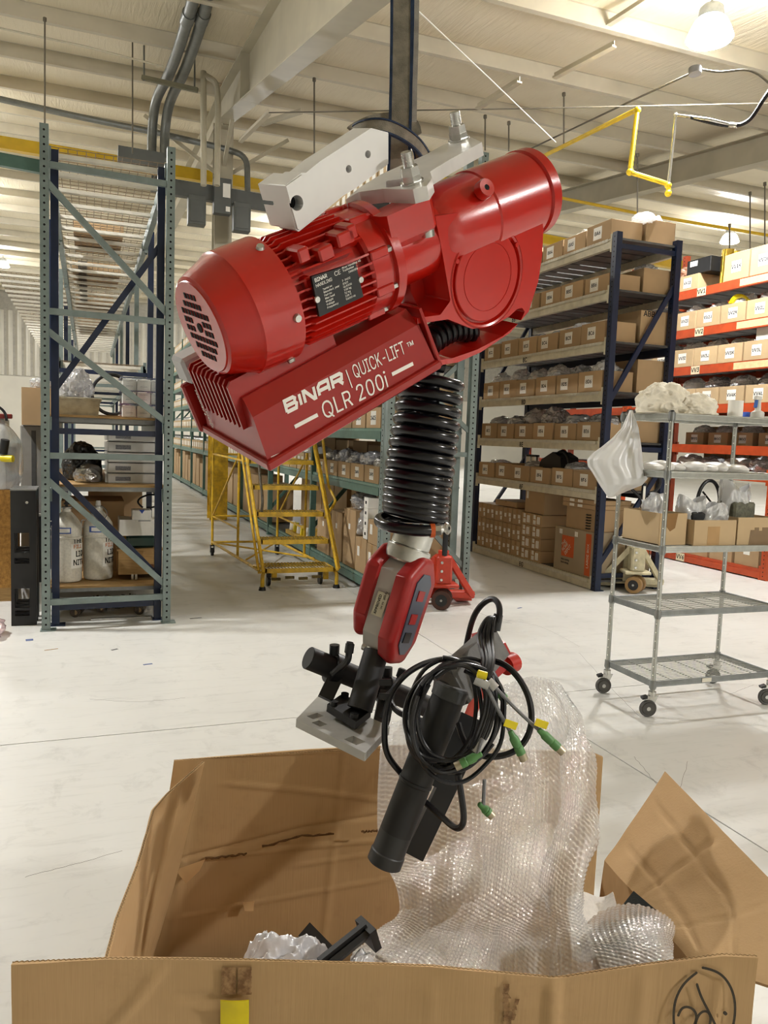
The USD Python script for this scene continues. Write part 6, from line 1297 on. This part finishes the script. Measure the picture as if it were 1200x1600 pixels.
for i, z in enumerate(CZ):
    k = None
    for a, b in ((0, 1), (1, 2), (2, 3), (3, 0)):
        A, B = np.array((*CPO[a], z)), np.array((*CPO[b], z)); d = (B - A) / np.linalg.norm(B - A)
        q = wc.part('shelf_rail', cat(cyl(A, B, .0042, n=8), cyl(A - ZZ * .03, B - ZZ * .03, .0042, n=8), beam(A - ZZ * .015, B - ZZ * .015, .0035, .029)), GALV if i < 2 else CHROME, smooth=False); k = k or q
    x0, x1, y0, y1 = 3.06, 3.92, 3.56, 3.975
    wc.part('shelf_wires', cat(*[cyl((x0, y, z - .002), (x1, y, z - .002), .0021, n=5, cap=False) for y in np.linspace(y0 + .02, y1 - .02, 17)], *[cyl((x, y0, z - .006), (x, y1, z - .006), .003, n=5, cap=False) for x in np.linspace(x0 + .14, x1 - .12, 5)]), CHROME, k, smooth=False, kind='stuff')
wc.part('maker_badge', bx(3.40, 3.47, 3.545, 3.548, CZ[0] - .028, CZ[0] - .004), mat('pale_badge', '#d7d2c2', .5), smooth=False)
CLOTH = mat('cream_cloth', '#e9e2d0', .85, 0, .05, 20, .4, 160)
def cloth_heap(label, x, y, z, sx, sy, sz, seed):
    m = trimesh.creation.icosphere(5); v = np.array(m.vertices)
    a = meshkit.fbm(v * 1.7 + seed, 4, seed); f = np.abs(np.sin(7 * a + 3 * v[:, 0] + 2 * v[:, 1] + 4 * meshkit.noise(v * 2.2 + seed * 2, seed)))
    r = .75 + .45 * a + .13 * (1 - f); v = v * r[:, None]; v[:, 2] = np.where(v[:, 2] < -.25, -.25 + (v[:, 2] + .25) * .05, v[:, 2]); v *= (sx / 2, sy / 2, sz / 1.25); v[:, 2] -= v[:, 2].min()
    solo('cloth_heap', TM(v + np.array((x, y, z)), m.faces, process=False), CLOTH, label, 'cloth', smooth=60)
cloth_heap('large heap of cream rags on the top left of the wire cart', 3.17, 3.78, 1.75, .30, .30, .17, 3)
cloth_heap('smaller heap of cream rags right of the larger one on the cart top', 3.31, 3.66, 1.75, .26, .2, .12, 9)
cx, cy = on_y(1149, 640, 3.62)[:2]
t = Thing('paper_roll', 'white paper roll standing on the cart top', 'paper roll', (cx, cy, 1.75)); t.part('roll', lathe([(.018, 0), (.042, 0), (.042, .095), (.018, .095), (.018, 0)], (cx, cy, 1.75), ZZ, 32), PAPER); t.part('core', lathe([(.016, .001), (.018, .001), (.018, .096), (.016, .096)], (cx, cy, 1.75), ZZ, 20), CARD)
cx, cy = on_y(1184, 640, 3.60)[:2]
t = Thing('spray_bottle', 'white spray bottle with a blue trigger on the cart top', 'spray bottle', (cx, cy, 1.75))
t.part('bottle', lathe([(0, 0), (.036, 0), (.038, .004), (.038, .03), (.034, .036), (.018, .045), (.016, .08), (.016, .09), (0, .09)], (cx, cy, 1.75), ZZ, 28), PWH); t.part('spray_head', cat(rbx(cx - .03, cx + .018, cy - .012, cy + .012, 1.855, 1.88, .004), cyl((cx, cy, 1.835), (cx, cy, 1.858), .015, n=14)), PWH)
t.part('trigger', hull([(cx + a, cy + s, z) for a, z in ((-.02, 1.855), (-.006, 1.856), (-.018, 1.81), (-.026, 1.812), (.004, 1.83)) for s in (-.009, .009)]), mat('blue_plastic', '#2f63b4', .4), smooth=20)
cx, cy = on_y(1166, 640, 3.66)[:2]; solo('small_blue_tub', cyl((cx, cy, 1.75), (cx, cy, 1.785), .022, n=20), mat('bright_blue_plastic', '#3a5fc8', .4), 'small bright blue tub between the paper roll and the spray bottle', 'tub')
for i, (a, b, h, y0, m) in enumerate(((3.075, 3.27, .185, 3.62, CARD_PALE), (3.285, 3.60, .15, 3.575, CARD_PALE), (3.61, 3.91, .165, 3.575, CARD_PALE))):
    nm = ['left', 'middle', 'right'][i]
    t = open_bin('cardboard_box', f'{nm} open cardboard box on the middle shelf of the wire cart', 0, 0, 0, 0, 0, 0) if False else Thing('open_box', f'{nm} open cardboard box on the middle shelf of the wire cart', 'cardboard box', ((a + b) / 2, y0 + .17, CZ[2] + .001))
    z = CZ[2] + .001; y1 = 3.95
    t.part('front_panel', rbx(a, b, y0, y0 + .005, z, z + h, .002), m, smooth=False); t.part('back_panel', bx(a, b, y1 - .005, y1, z, z + h), m, smooth=False)
    for q in (a, b - .005): t.part('side_panel', bx(q, q + .005, y0 + .005, y1 - .005, z, z + h), m, smooth=False)
    t.part('base', bx(a, b, y0 + .005, y1 - .005, z, z + .005), m, smooth=False)
    if i == 1: t.part('packing_tape', bx(a + .10, a + .19, y0 - .0008, y0 - .0002, z + .004, z + h * .75), mat('tan_tape', '#b08c5c', .35), smooth=False)
    if i == 0: t.part('water_stain', prism(Polygon([(.03, .185), (.045, .11), (.075, .08), (.11, .1), (.125, .185)]), -.0008, -.0002, np.array([[1, 0, 0, a], [0, 0, 1, y0], [0, 1, 0, z], [0, 0, 0, 1.]])), mat('dark_stain', '#8f6a3c', .8), smooth=False)
    if i == 2: t.part('brown_patch', prism(Polygon([(.09, 0), (.10, .09), (.13, .09), (.13, .105), (.165, .105), (.165, .085), (.19, .085), (.19, .105), (.24, .105), (.25, .085), (.29, .085), (.29, 0)]), -.0008, -.0002, np.array([[1, 0, 0, a], [0, 0, 1, y0], [0, 1, 0, z], [0, 0, 0, 1.]])), mat('brown_patch_tape', '#80684a', .6), smooth=False)
def pillow_bag(label, x0, x1, y, z, h, d, seed, m=None, tilt=.0):
    """A flat-ish zip bag, pinched at its edges and creased."""
    def fn(u, v):
        b = d * np.sqrt(np.clip(4 * u * (1 - u), 0, 1)) * np.sqrt(np.clip(v * (1.15 - v) * 3.2, 0, 1))
        n = (meshkit.fbm(np.stack([u * 5 + seed, v * 4, u * 0], 1), 4, seed) - .5)
        return np.stack([x0 + (x1 - x0) * u + .02 * n, y - b * .5 + .05 * n + tilt * v, z + h * v * (1 + .12 * np.sin(u * 5 + seed))], 1)
    A = panel(fn, 40, 26, .0015); B = A.copy(); B.vertices[:, 1] = 2 * (y + tilt * (B.vertices[:, 2] - z) / h) - B.vertices[:, 1]; B.invert()
    solo('zip_bag', cat(A, B), m or BAG, label, 'plastic bag', smooth=40)
pillow_bag('clear zip bag of dark parts in the middle box on the cart', 3.29, 3.48, 3.72, CZ[2] + .06, .21, .12, 2); pillow_bag('clear zip bag leaning in the middle box of the cart behind the other', 3.42, 3.60, 3.66, CZ[2] + .06, .17, .10, 5)
pillow_bag('large clear zip bag of grey parts standing in the right box on the cart', 3.63, 3.84, 3.74, CZ[2] + .05, .30, .14, 8); pillow_bag('clear bag bulging from the left box on the cart', 3.10, 3.26, 3.80, CZ[2] + .08, .19, .10, 11)
solo('dark_parts', cat(rbx(3.33, 3.47, 3.65, 3.78, CZ[2] + .06, CZ[2] + .19, .01), crumple((3.53, 3.7, CZ[2] + .02), (.12, .12, .18), 31, 3)), mat('dark_parts', '#2c2d2f', .45, .3, .3, 40), 'dark metal parts inside the middle box on the cart', 'parts', kind='stuff')
solo('grey_parts', rbx(3.66, 3.83, 3.66, 3.82, CZ[2] + .05, CZ[2] + .25, .012), mat('grey_green_parts', '#6f6f5e', .5, 0, .25, 40), 'grey-green block inside the large zip bag on the cart', 'parts')
ct_ = on_y(1108, 770, 3.83)
t = Thing('black_hoop', 'black curved hoop handle standing behind the zip bags on the cart', 'hoop', (ct_[0], 3.83, CZ[2] + .1)); t.part('hoop', tube([(ct_[0] + .088 * math.cos(a), 3.83, CZ[2] + .23 + .14 * math.sin(a)) for a in np.linspace(-.3, math.pi + .2, 28)], .011, 8), BLACK); t.part('strut', cyl((ct_[0] - .05, 3.83, CZ[2] + .3), (ct_[0] + .05, 3.82, CZ[2] + .2), .006, n=8), BLACK)
for i in range(7):
    x = 3.12 + i * .11; solo('white_packet', crumple((x, 3.80 + .03 * (i % 3), CZ[3] + .002), (.15, .22, .055 + .012 * (i % 2)), 50 + i, 3, .22, 1.4), mat('white_packets', '#e9e7e2', .45, 0, .04, 20, .4, 60), ['first', 'second', 'third', 'fourth', 'fifth', 'sixth', 'seventh'][i] + ' white paper packet from the left on the upper shelf of the cart', 'packet', smooth=30)
# carrier bag hanging from the far left post
TB = 4.62
prof = [(641, 984, 988), (652, 979, 992), (668, 972, 997), (684, 957, 999), (698, 940, 1001), (708, 926, 1002), (718, 917, 1003), (728, 918, 1004), (738, 925, 1008), (748, 931, 1011), (758, 937, 1003), (768, 944, 978), (777, 950, 957)]
def cb_fn(u, v):
    py = np.interp(v, np.linspace(0, 1, len(prof)), [p[0] for p in prof]); a = np.interp(v, np.linspace(0, 1, len(prof)), [p[1] for p in prof]); b = np.interp(v, np.linspace(0, 1, len(prof)), [p[2] for p in prof])
    an = u * 2 * np.pi; pl = (.10 * np.sin(an * 9 + 2 * np.sin(v * 3)) + .07 * np.sin(an * 14 + 1 + v * 2)) * np.clip(1.2 - v, .15, 1)
    c, r = (a + b) / 2, (b - a) / 2; pxx = c + r * np.cos(an) * (1 + pl * .25)
    dd_ = TB + (r / FPX * TB * .62) * (np.sin(an) * (1 + pl)) + .0
    D = np.stack([(pxx - 600) / FPX, (py - 800) / FPX, np.ones_like(py)], 1) @ CM
    return CP + D * dd_[:, None]
bagm = panel(cb_fn, 150, 60, .0012)
solo('carrier_bag', bagm, film('white_carrier_film', (1, 1, 1), .05, .4, .9, .2, 40, .96, .5), 'white plastic carrier bag hanging from the left post of the wire cart', 'carrier bag', smooth=60)
solo('yellow_packet', rbx(*sum(([dep(943, 735, TB)[k] - s, dep(943, 735, TB)[k] + s] for k, s in ((0, .035), (1, .03), (2, .065))), []), .01), mat('yellow_green_packet', '#d8d070', .5, 0, .2, 20, col2='#7fa86a'), 'yellow and green packet showing through the white carrier bag', 'packet')

# ================================================================== yellow rolling ladder
la = Thing('rolling_ladder', 'worn yellow rolling warehouse ladder with expanded metal steps in the aisle', 'ladder', (2.0, 8.6, 0))
YT = mat('yellow_tread', '#a58a35', .6, .1, .3, 60, .6, 200)
lx0, lx1, fy = 1.62, 2.39, 7.56; rise, run, z0 = .265, .175, .215
for i in range(8):
    y, z = fy + .02 + i * run, z0 + i * rise; x0, x1 = lx0 - .012 * i + .03, lx1 - .012 * i - .03
    dpt = .26 if i else .36
    k = la.part('step', cat(bx(x0, x1, y, y + .012, z - .045, z), bx(x0, x0 + .01, y, y + dpt, z - .04, z), bx(x1 - .01, x1, y, y + dpt, z - .04, z), bx(x0, x1, y + dpt - .01, y + dpt, z - .04, z)), YELLOW, smooth=False)
    tr = [beam((x, y + .005, z + .002), (x + .04, y + dpt - .005, z + .002), .006, .006) for x in np.arange(x0, x1 - .04, .034)] + [beam((x + .04, y + .005, z + .001), (x, y + dpt - .005, z + .001), .005, .005) for x in np.arange(x0, x1 - .04, .034)]
    la.part('expanded_mesh', cat(*tr), YT, k, smooth=False, kind='stuff')
def yt(P, r=.016, name='tube_rail'): la.part(name, tube(rounded(P, .05) if len(P) > 2 else np.array(P), r, 8), YELLOW)
for s, x in ((-1, lx0), (1, lx1)):
    yt([(x, fy, z0 - .03), (x - .10, fy + 8 * run, z0 + 8 * rise)], .018, 'stringer'); yt([(x + s * .035, fy + .06, z0 - .02), (x - .10 + s * .035, fy + 8 * run + .05, z0 + 8 * rise)], .014, 'stringer')
    yt([(x, fy + .03, .02), (x, fy + .03, .17), (x - s * .05, fy + .12, .20), (x - .03, fy + .3, .2)], .02, 'front_leg'); la.part('rubber_foot', cyl((x, fy + .03, 0), (x, fy + .03, .035), .038, .03, 16), BLACK)
    bxr = 1.46 if s < 0 else 2.29; by = 9.88
    yt([(x, fy + .2, .17), (bxr, by, .17)], .016, 'base_rail'); yt([(bxr, by, .12), (bxr - .02, by - .06, 2.2)], .016, 'rear_leg'); yt([(x - .05, fy + 1.15, .17), (x - .06, fy + 1.1, 1.35)], .015, 'middle_leg')
    yt([(x - .06, fy + 1.1, 1.32), (bxr, by, .5)], .012, 'side_brace'); yt([(bxr - .01, by - .03, 1.28), (x - .055, fy + .83, 1.25)], .012, 'side_rail'); yt([(bxr, by, .5), (x - .05, fy + 1.12, .48)], .012, 'side_rail')
    w = la.part('castor_fork', cat(bx(bxr - .025, bxr - .018, by - .03, by + .03, .04, .13), bx(bxr + .018, bxr + .025, by - .03, by + .03, .04, .13), bx(bxr - .025, bxr + .025, by - .03, by + .03, .125, .135)), BLACK, smooth=False)
    la.part('castor_wheel', cyl((bxr - .016, by, .05), (bxr + .016, by, .05), .05, n=20), BLACK, w)
    cxx = x - s * .11; la.part('front_castor', cat(cyl((cxx - .015, fy + .26, .05), (cxx + .015, fy + .26, .05), .05, n=20), bx(cxx - .02, cxx + .02, fy + .24, fy + .28, .09, .14)), BLACK); la.part('pedal_block', bx(cxx + .025, cxx + .075, fy + .2, fy + .25, .06, .14), YELLOW, smooth=False)
yt([(lx1 + .03, fy + .62, .66), (lx1 + .10, fy + .45, .86), (lx1 + .06, fy + .62, 1.0), (lx1 - .04, fy + 1.3, 2.9)], .015, 'handrail'); 
la.part('handrail', tube(rounded([(lx0 + .05, fy + .40, .72), (lx0 + .06, fy + .38, .86), (lx0 - .02, fy + 1.3, 2.9)], .06), .014, 8), mat('worn_bare_handrail', '#5b5344', .35, .4, .2, 30), label='handrail worn to bare metal')
for y, z, x0, x1 in ((fy + .26, .14, lx0, lx1), (9.88, .17, 1.46, 2.29), (9.86, 1.28, 1.45, 2.28), (9.88, .5, 1.46, 2.29)): yt([(x0, y, z), (x1, y, z)], .013, 'cross_rail')
yt([(lx0, fy + .9, .17), (2.29, 9.86, .17)], .011, 'floor_brace'); yt([(lx1, fy + .9, .17), (1.46, 9.86, .17)], .011, 'floor_brace')
la.part('lock_bar', cat(*[bx(lx0 + .1 + i * .14, lx0 + .19 + i * .14, fy + .05, fy + .08, .09 + .012 * (i % 2), .115 + .012 * (i % 2)) for i in range(4)]), mat('dirty_yellow_black', '#6f5c1d', .6, 0, .35, 60), smooth=False)

# ================================================================== pallet jacks
def pallet_jack(name, label, o, ang, m, fork_len, wheel_m, arm_col, full_arm, steer=0.0):
    t = Thing(name, label, 'pallet jack', o); c, s = math.cos(ang), math.sin(ang)
    R = np.array([[c, -s, 0, o[0]], [s, c, 0, o[1]], [0, 0, 1, 0], [0, 0, 0, 1.]])     # local x: across, y: along the forks away from the handle
    P = lambda nm, q, mm, par=None, sm=25, **k: t.part(nm, xf(q, R), mm, par, smooth=sm, **k)
    for sx in (-1, 1): 
        f = P('fork', hull([(sx * .27 + a, y, z) for a in (-.08, .08) for y, z in ((.24, .025), (.24, .08), (fork_len, .075), (fork_len, .03))]), m, None, 10); P('fork_roller', cyl((sx * .27 - .04, fork_len - .15, .032), (sx * .27 + .04, fork_len - .15, .032), .032, n=18), wheel_m, f)
    P('bridge', rbx(-.36, .36, .17, .26, .06, .13, .01), m); P('frame_plate', hull([(sx * .10, y, z) for sx in (-1, 1) for z in (.1, .4) for y in (.13, .16)]), m, None, 10)
    for sx in (-1, 1): P('strut', beam((sx * .34, .19, .08), (sx * .06, .06, .47), .035, .055), m, None, False)
    P('pump_body', cat(rbx(-.075, .075, -.06, .1, .23, .5, .018), cyl((0, .02, .2), (0, .02, .54), .05, n=20)), m); P('base_plate', rbx(-.14, .14, -.08, .14, .205, .24, .01), m)
    for z in (.28, .36, .44): P('bolt', cyl((-.03, -.062, z), (-.03, -.07, z), .014, n=6), STEEL, None, False)
    SA = np.array((math.cos(steer), math.sin(steer), 0.)); WC = ZZ * .092
    for sx in (-1, 1):
        w = P('steer_wheel', lathe([(.03, -.028), (.075, -.028), (.09, -.024), (.092, 0), (.09, .024), (.075, .028), (.03, .028)], SA * sx * .06 + WC, SA, 32), wheel_m); P('hub', cyl(SA * (sx * .06 - .031) + WC, SA * (sx * .06 + .031) + WC, .055, n=20), BLACK, w); P('axle', cyl(SA * (sx * .06 - .034) + WC, SA * (sx * .06 + .034) + WC, .012, n=10), STEEL, w)
    P('tow_arm', cat(cyl((0, -.02, .48), (0, -.07 if full_arm else -.05, 1.18 if full_arm else .9), .024, n=14)), arm_col)
    if full_arm: P('grip_loop', tube(rounded([(-.0, -.06, 1.0), (-.16, -.08, 1.14), (-.16, -.09, 1.26), (.16, -.09, 1.26), (.16, -.08, 1.14), (0, -.06, 1.0)], .06), .016, 8), arm_col); P('label_strip', bx(-.012, .012, -.092, -.086, 1.0, 1.15), PAPER, None, False)
    return t
pallet_jack('pallet_jack', 'orange-red pallet jack parked at the end of the centre rack', floor_at(690, 951), math.radians(-12), mat('orange_red_enamel', '#c23a22', .4, 0, .1, 14), .9, mat('dark_brown_polyurethane', '#4b2c22', .5), BLACK, False, 1.25)
pallet_jack('pallet_jack', 'old cream pallet jack parked behind the wire cart', floor_at(992, 926), math.radians(-22), mat('chipped_cream_enamel', '#cfc6a4', .5, 0, .15, 12), .66, mat('tan_polyurethane', '#96764a', .6), BLACK, True, 1.0)

# ================================================================== services under the ceiling
BUS = mat('dark_grey_busway', '#5c5f5c', .45, .2, .06, 6)
def at(px, py, y): return on_y(px, py, y)
t = Thing('busway', 'dark grey electrical busway hanging across in front of the column', 'busway', at(335, 300, 13.5))
A, B = at(236, 287.5, 13.5), at(430, 320, 13.5)
t.part('duct', beam(A, B, .14, .24), BUS, smooth=False); t.part('upper_duct', beam(at(184, 241, 12.9), at(256, 253, 12.9), .3, .17), BUS, smooth=False)
C_ = at(347, 308, 13.38); t.part('joint_box', rbx(C_[0] - .14, C_[0] + .14, 13.30, 13.46, C_[2] - .28, C_[2] + .28, .008), BUS, smooth=False); t.part('notice', bx(C_[0] + .0, C_[0] + .12, 13.296, 13.2995, C_[2] - .02, C_[2] + .20), PAPER, smooth=False); t.part('notice', bx(C_[0] + .05, C_[0] + .12, 13.296, 13.2995, C_[2] - .24, C_[2] - .16), PAPER, smooth=False)
for px, py in ((307, 327), (377, 338)):
    q = at(px, py, 13.4); k = t.part('plug_in_box', rbx(q[0] - .14, q[0] + .14, 13.3, 13.5, q[2] - .26, q[2] + .2, .008), BUS, smooth=False); t.part('box_door', rbx(q[0] - .11, q[0] + .11, 13.29, 13.3, q[2] - .22, q[2] + .12, .004), BUS, k, smooth=False)
t = Thing('conduit_pair', 'pair of thick grey conduits bending down from the ceiling at the left', 'conduit', at(250, 150, 12.6)); CON = mat('grey_conduit', '#7d807d', .4, .5, .08, 8)
for pts in ([(309, -30, 9.0), (296, 20, 9.8), (262, 120, 11.6), (243, 162, 12.4), (238, 205, 12.6), (237, 250, 12.6)], [(331, -30, 9.0), (319, 20, 9.8), (284, 120, 11.6), (264, 165, 12.4), (258, 205, 12.6), (257, 250, 12.6)]):
    P = [dep(x, y, t_) for x, y, t_ in pts]; k = t.part('conduit', tube(spline(P, 40), .075, 14), CON); t.part('coupling', cyl(P[1], P[1] + (P[2] - P[1]) * .12, .088, n=14), CON, k)
q0, q1 = dep(222, 121, 11.5), dep(309, 141, 11.5)
t = Thing('trapeze_hanger', 'strut trapeze with thin rods carrying the pair of conduits', 'hanger', q0); t.part('strut', beam(q0, q1, .06, .06), mat('olive_strut', '#77735c', .5, .2)); 
for px, a, b in ((225, 0, 126), (304, 60, 140)): t.part('rod', cyl(dep(px, a, 11.5), dep(px, b, 11.5), .014, n=6), CON)
ROD = mat('dull_steel_rod', '#756f62', .5, .3)
for i, (px, a, b, tt) in enumerate(((70, 28, 196, 10.2), (207, 54, 240, 11.0), (491, 122, 250, 11.0), (881, 145, 230, 11.5), (758, 180, 235, 12.0), (795, 190, 236, 12.0), (996, 240, 380, 12.5), (1140, 350, 420, 14.0), (1172, 300, 400, 13.5), (1195, 285, 400, 13.0))):
    lb = ['long hanger rod above the left post of the left rack', 'thin hanger rod left of the conduits', 'thin hanger rod above the motor', 'thin hanger rod above the yellow gas pipe', 'short hanger rod above the left part of the red gear tube', 'short hanger rod above the right part of the red gear tube', 'hanger rod behind the yellow zigzag pipe', 'hanger rod above the distant lamp', 'hanger rod right of the distant lamp', 'hanger rod at the right edge of the view'][i]
    t = Thing('hanger_rod', lb, 'rod', dep(px, b, tt)); t.part('rod', cyl(dep(px, a, tt), dep(px, b, tt), .012, n=6), ROD); t.part('nut', cyl(dep(px, a, tt), dep(px, a + 5, tt), .026, n=6), ROD)
def pipe(name, label, cat_, pts, r, m, fit=None, rad=.15):
    P = [dep(*p) if len(p) == 3 else np.array(p[:3]) for p in pts]; t = Thing(name, label, cat_, P[0]); t.part('run', tube(rounded(P, rad, 6), r, 10), m)
    for p in (fit or []): q = dep(*p); t.part('fitting', trimesh.Trimesh(trimesh.creation.icosphere(1).vertices * r * 1.5 + q, trimesh.creation.icosphere(1).faces), m)
    return t
YP = mat('clean_yellow_paint', '#dcb51f', .4, 0, .06, 6)
A, B = at(0, 222, 14.6), at(430, 293, 14.6); D_ = (B - A) / (B[0] - A[0]); Cc = at(1010, 404, 14.6); D2 = (Cc - B) / (Cc[0] - B[0])
t = Thing('crane_rail', 'long yellow overhead rail running across behind the column', 'rail', (2, 14.6, 5.9)); t.part('web', beam(A - D_ * 6, B, .03, .2), YP, smooth=False); t.part('web', beam(B, B + D2 * 18, .03, .2), YP, smooth=False)
t.part('lower_flange', beam(A - D_ * 6 - ZZ * .1, B - ZZ * .1, .14, .02), YP, smooth=False); t.part('lower_flange', beam(B - ZZ * .1, B + D2 * 18 - ZZ * .1, .14, .02), YP, smooth=False)
pipe('gas_pipe', 'yellow zigzag gas pipe hanging at the upper right', 'pipe', [(700, 318, 13.5), (845, 246, 10.6), (996, 171, 8.5), (984, 269, 8.5), (1045, 288, 8.6), (1044, 304, 8.6)], .026, mat('bright_yellow_pipe', '#f0d01e', .4), [(996, 172, 8.5), (984, 269, 8.5), (1044, 290, 8.6), (1044, 302, 8.6)], .06)
pipe('air_drop_pipe', 'thin steel pipe with a black hose dropping to the yellow gas pipe', 'pipe', [(1044, 290, 8.6), (1056, 180, 8.5), (1105, 186, 8.3), (1148, 196, 8.2)], .018, STEEL, [(1056, 180, 8.5), (1148, 196, 8.2)], .04)
t = Thing('black_air_hose', 'black hose curving up to the right from the steel pipe', 'hose', dep(1150, 195, 8.2)); t.part('hose', tube(spline([dep(*p) for p in ((1080, 183, 8.4), (1148, 196, 8.2), (1172, 186, 8.1), (1190, 160, 8.0), (1215, 125, 7.9))], 30), .022, 8), BLACK_CABLE); t.part('ferrule', cyl(dep(1140, 195, 8.22), dep(1152, 196, 8.18), .028, n=10), STEEL)
pipe('yellow_line', 'thin yellow pipe crossing low behind the zigzag pipe', 'pipe', [(640, 270, 15), (870, 308, 15), (1000, 334, 15), (1250, 376, 15)], .028, YP, [(1006, 336, 15)])
pipe('thin_conduit', 'thin grey conduit crossing above the left rack and curving down by the column', 'conduit', [(-30, 148, 12.8), (120, 182, 13.0), (240, 206, 13.2), (350, 232, 13.3), (386, 244, 13.3), (387, 300, 13.3)], .05, CON, None, .5)
for i, pts in enumerate(([(318, 112, 11.6), (318, 140, 11.6), (318, 290, 11.6)], [(320, 118, 11.6), (338, 128, 11.6), (341, 160, 11.6), (339, 290, 11.6)])): pipe('cream_riser', ['straight cream riser pipe left of the column', 'cream riser pipe with a bent top in front of the column'][i], 'pipe', pts, .045, RAFTER, None, .3)
pipe('pale_cable', 'thin pale cable crossing the ceiling above the left rack', 'cable', [(-20, 40, 10.5), (130, 72, 10.6), (255, 104, 10.8)], .014, PURLIN)
pipe('sprinkler_cable', 'thin grey cable running to a junction box at the upper right', 'cable', [(830, 232, 12.0), (990, 156, 9.6), (1085, 112, 8.2)], .012, ROD)
t = Thing('junction_box', 'small round grey junction box under the roof at the upper right', 'junction box', dep(1086, 111, 8.1)); t.part('box', cyl(dep(1086, 116, 8.1), dep(1086, 106, 8.1), .065, n=14), mat('grey_box', '#8f9094', .45)); t.part('cable', tube(spline([dep(*p) for p in ((1095, 108, 8.1), (1130, 112, 8.0), (1170, 110, 7.9), (1205, 134, 7.8))], 20), .012, 6), ROD)
pipe('pull_cord', 'thin white cord slanting under the roof right of the sling', 'cord', [(650, 14, 6.5), (760, 118, 7.5), (868, 222, 8.6)], .006, PAPER)
pipe('tie_wire', 'thin tie wire crossing behind the sling near the roof', 'wire', [(420, 176, 10), (800, 170, 9.5), (1210, 161, 9)], .008, ROD)
# short flange braces between purlins and roof
for i, (a, b) in enumerate((((1012, 0), (942, 45)), ((960, 72), (866, 122)), ((812, 128), (746, 170)), ((470, 176), (408, 196)), ((420, 178), (375, 222)))):
    t = Thing('flange_brace', ['flange brace under the roof at the top centre right', 'flange brace above the gear tube', 'flange brace right of the sling', 'flange brace above the support bar', 'flange brace beside the deep rafter with a rusty mark'][i], 'brace', dep(*a, 9.5)); A, B = dep(*a, 8.6 if i < 3 else 10.8), dep(*b, 9.3 if i < 3 else 11.4); t.part('angle', beam(A, B, .07, .02), PURLIN, smooth=False); t.part('leg', beam(A + ZZ * .03, B + ZZ * .03, .012, .06), PURLIN, smooth=False)

# ------------------------------------------------------------------ litter and marks on the floor
def patch(name, label, cat_, px, py, w, h, rot, m):
    c = floor_at(px, py); solo(name, xf(bx(-w / 2, w / 2, -h / 2, h / 2, .0004, .0014), np.array([[math.cos(rot), -math.sin(rot), 0, c[0]], [math.sin(rot), math.cos(rot), 0, c[1]], [0, 0, 1, 0], [0, 0, 0, 1.]])), m, label, cat_, smooth=False)
patch('blue_tape_piece', 'small blue tape square on the floor in front of the left rack', 'tape', 46, 1000, .05, .05, .1, mat('floor_blue_tape', '#56648c', .6)); patch('blue_tape_piece', 'thin blue tape scrap on the floor left of the handle', 'tape', 231, 1038, .06, .02, .2, _m['floor_blue_tape'])
patch('wood_splinter', 'thin wood splinter on the floor left of the carton', 'splinter', 80, 1015, .09, .012, .3, PLY); patch('grey_chip', 'grey flake lying on the floor in front of the left rack', 'flake', 179, 1015, .05, .02, .6, DECK_GREY); patch('blue_tape_piece', 'tiny blue scrap on the floor right of the red pallet jack', 'scrap', 812, 950, .06, .02, .4, _m['floor_blue_tape'])
patch('floor_scrap', 'dark scrap on the floor beside the left rack foot', 'scrap', 306, 966, .1, .02, .2, DECK_GREY)
ck = Thing('floor_cracks', 'fine dark hairline cracks wandering across the concrete floor', 'cracks', floor_at(900, 1100), kind='structure'); CRK = mat('crack_dirt', '#85817a', .9)
for pts in ([(780, 968), (830, 975), (905, 1010)], [(990, 1182), (1010, 1205), (1028, 1228)], [(1075, 1190), (1060, 1240), (1050, 1290)], [(700, 930), (760, 962), (800, 975)], [(140, 1092), (220, 1096), (290, 1090)], [(40, 1370), (110, 1352), (190, 1330)], [(1140, 1085), (1160, 1077), (1178, 1070)], [(905, 1020), (960, 1080), (1000, 1120)]):
    q = spline([floor_at(*p) * (1, 1, 0) + ZZ * .0002 for p in pts], 16); q[:, :2] += np.array([[rc.uniform(-.003, .003), rc.uniform(-.003, .003)] for _ in q]); ck.part('crack', ribbon(q, np.gradient(q, axis=0)[:, [1, 0, 2]] * (-1, 1, 0) / np.linalg.norm(np.gradient(q, axis=0), axis=1)[:, None] * .0009, .0004), CRK, smooth=False)
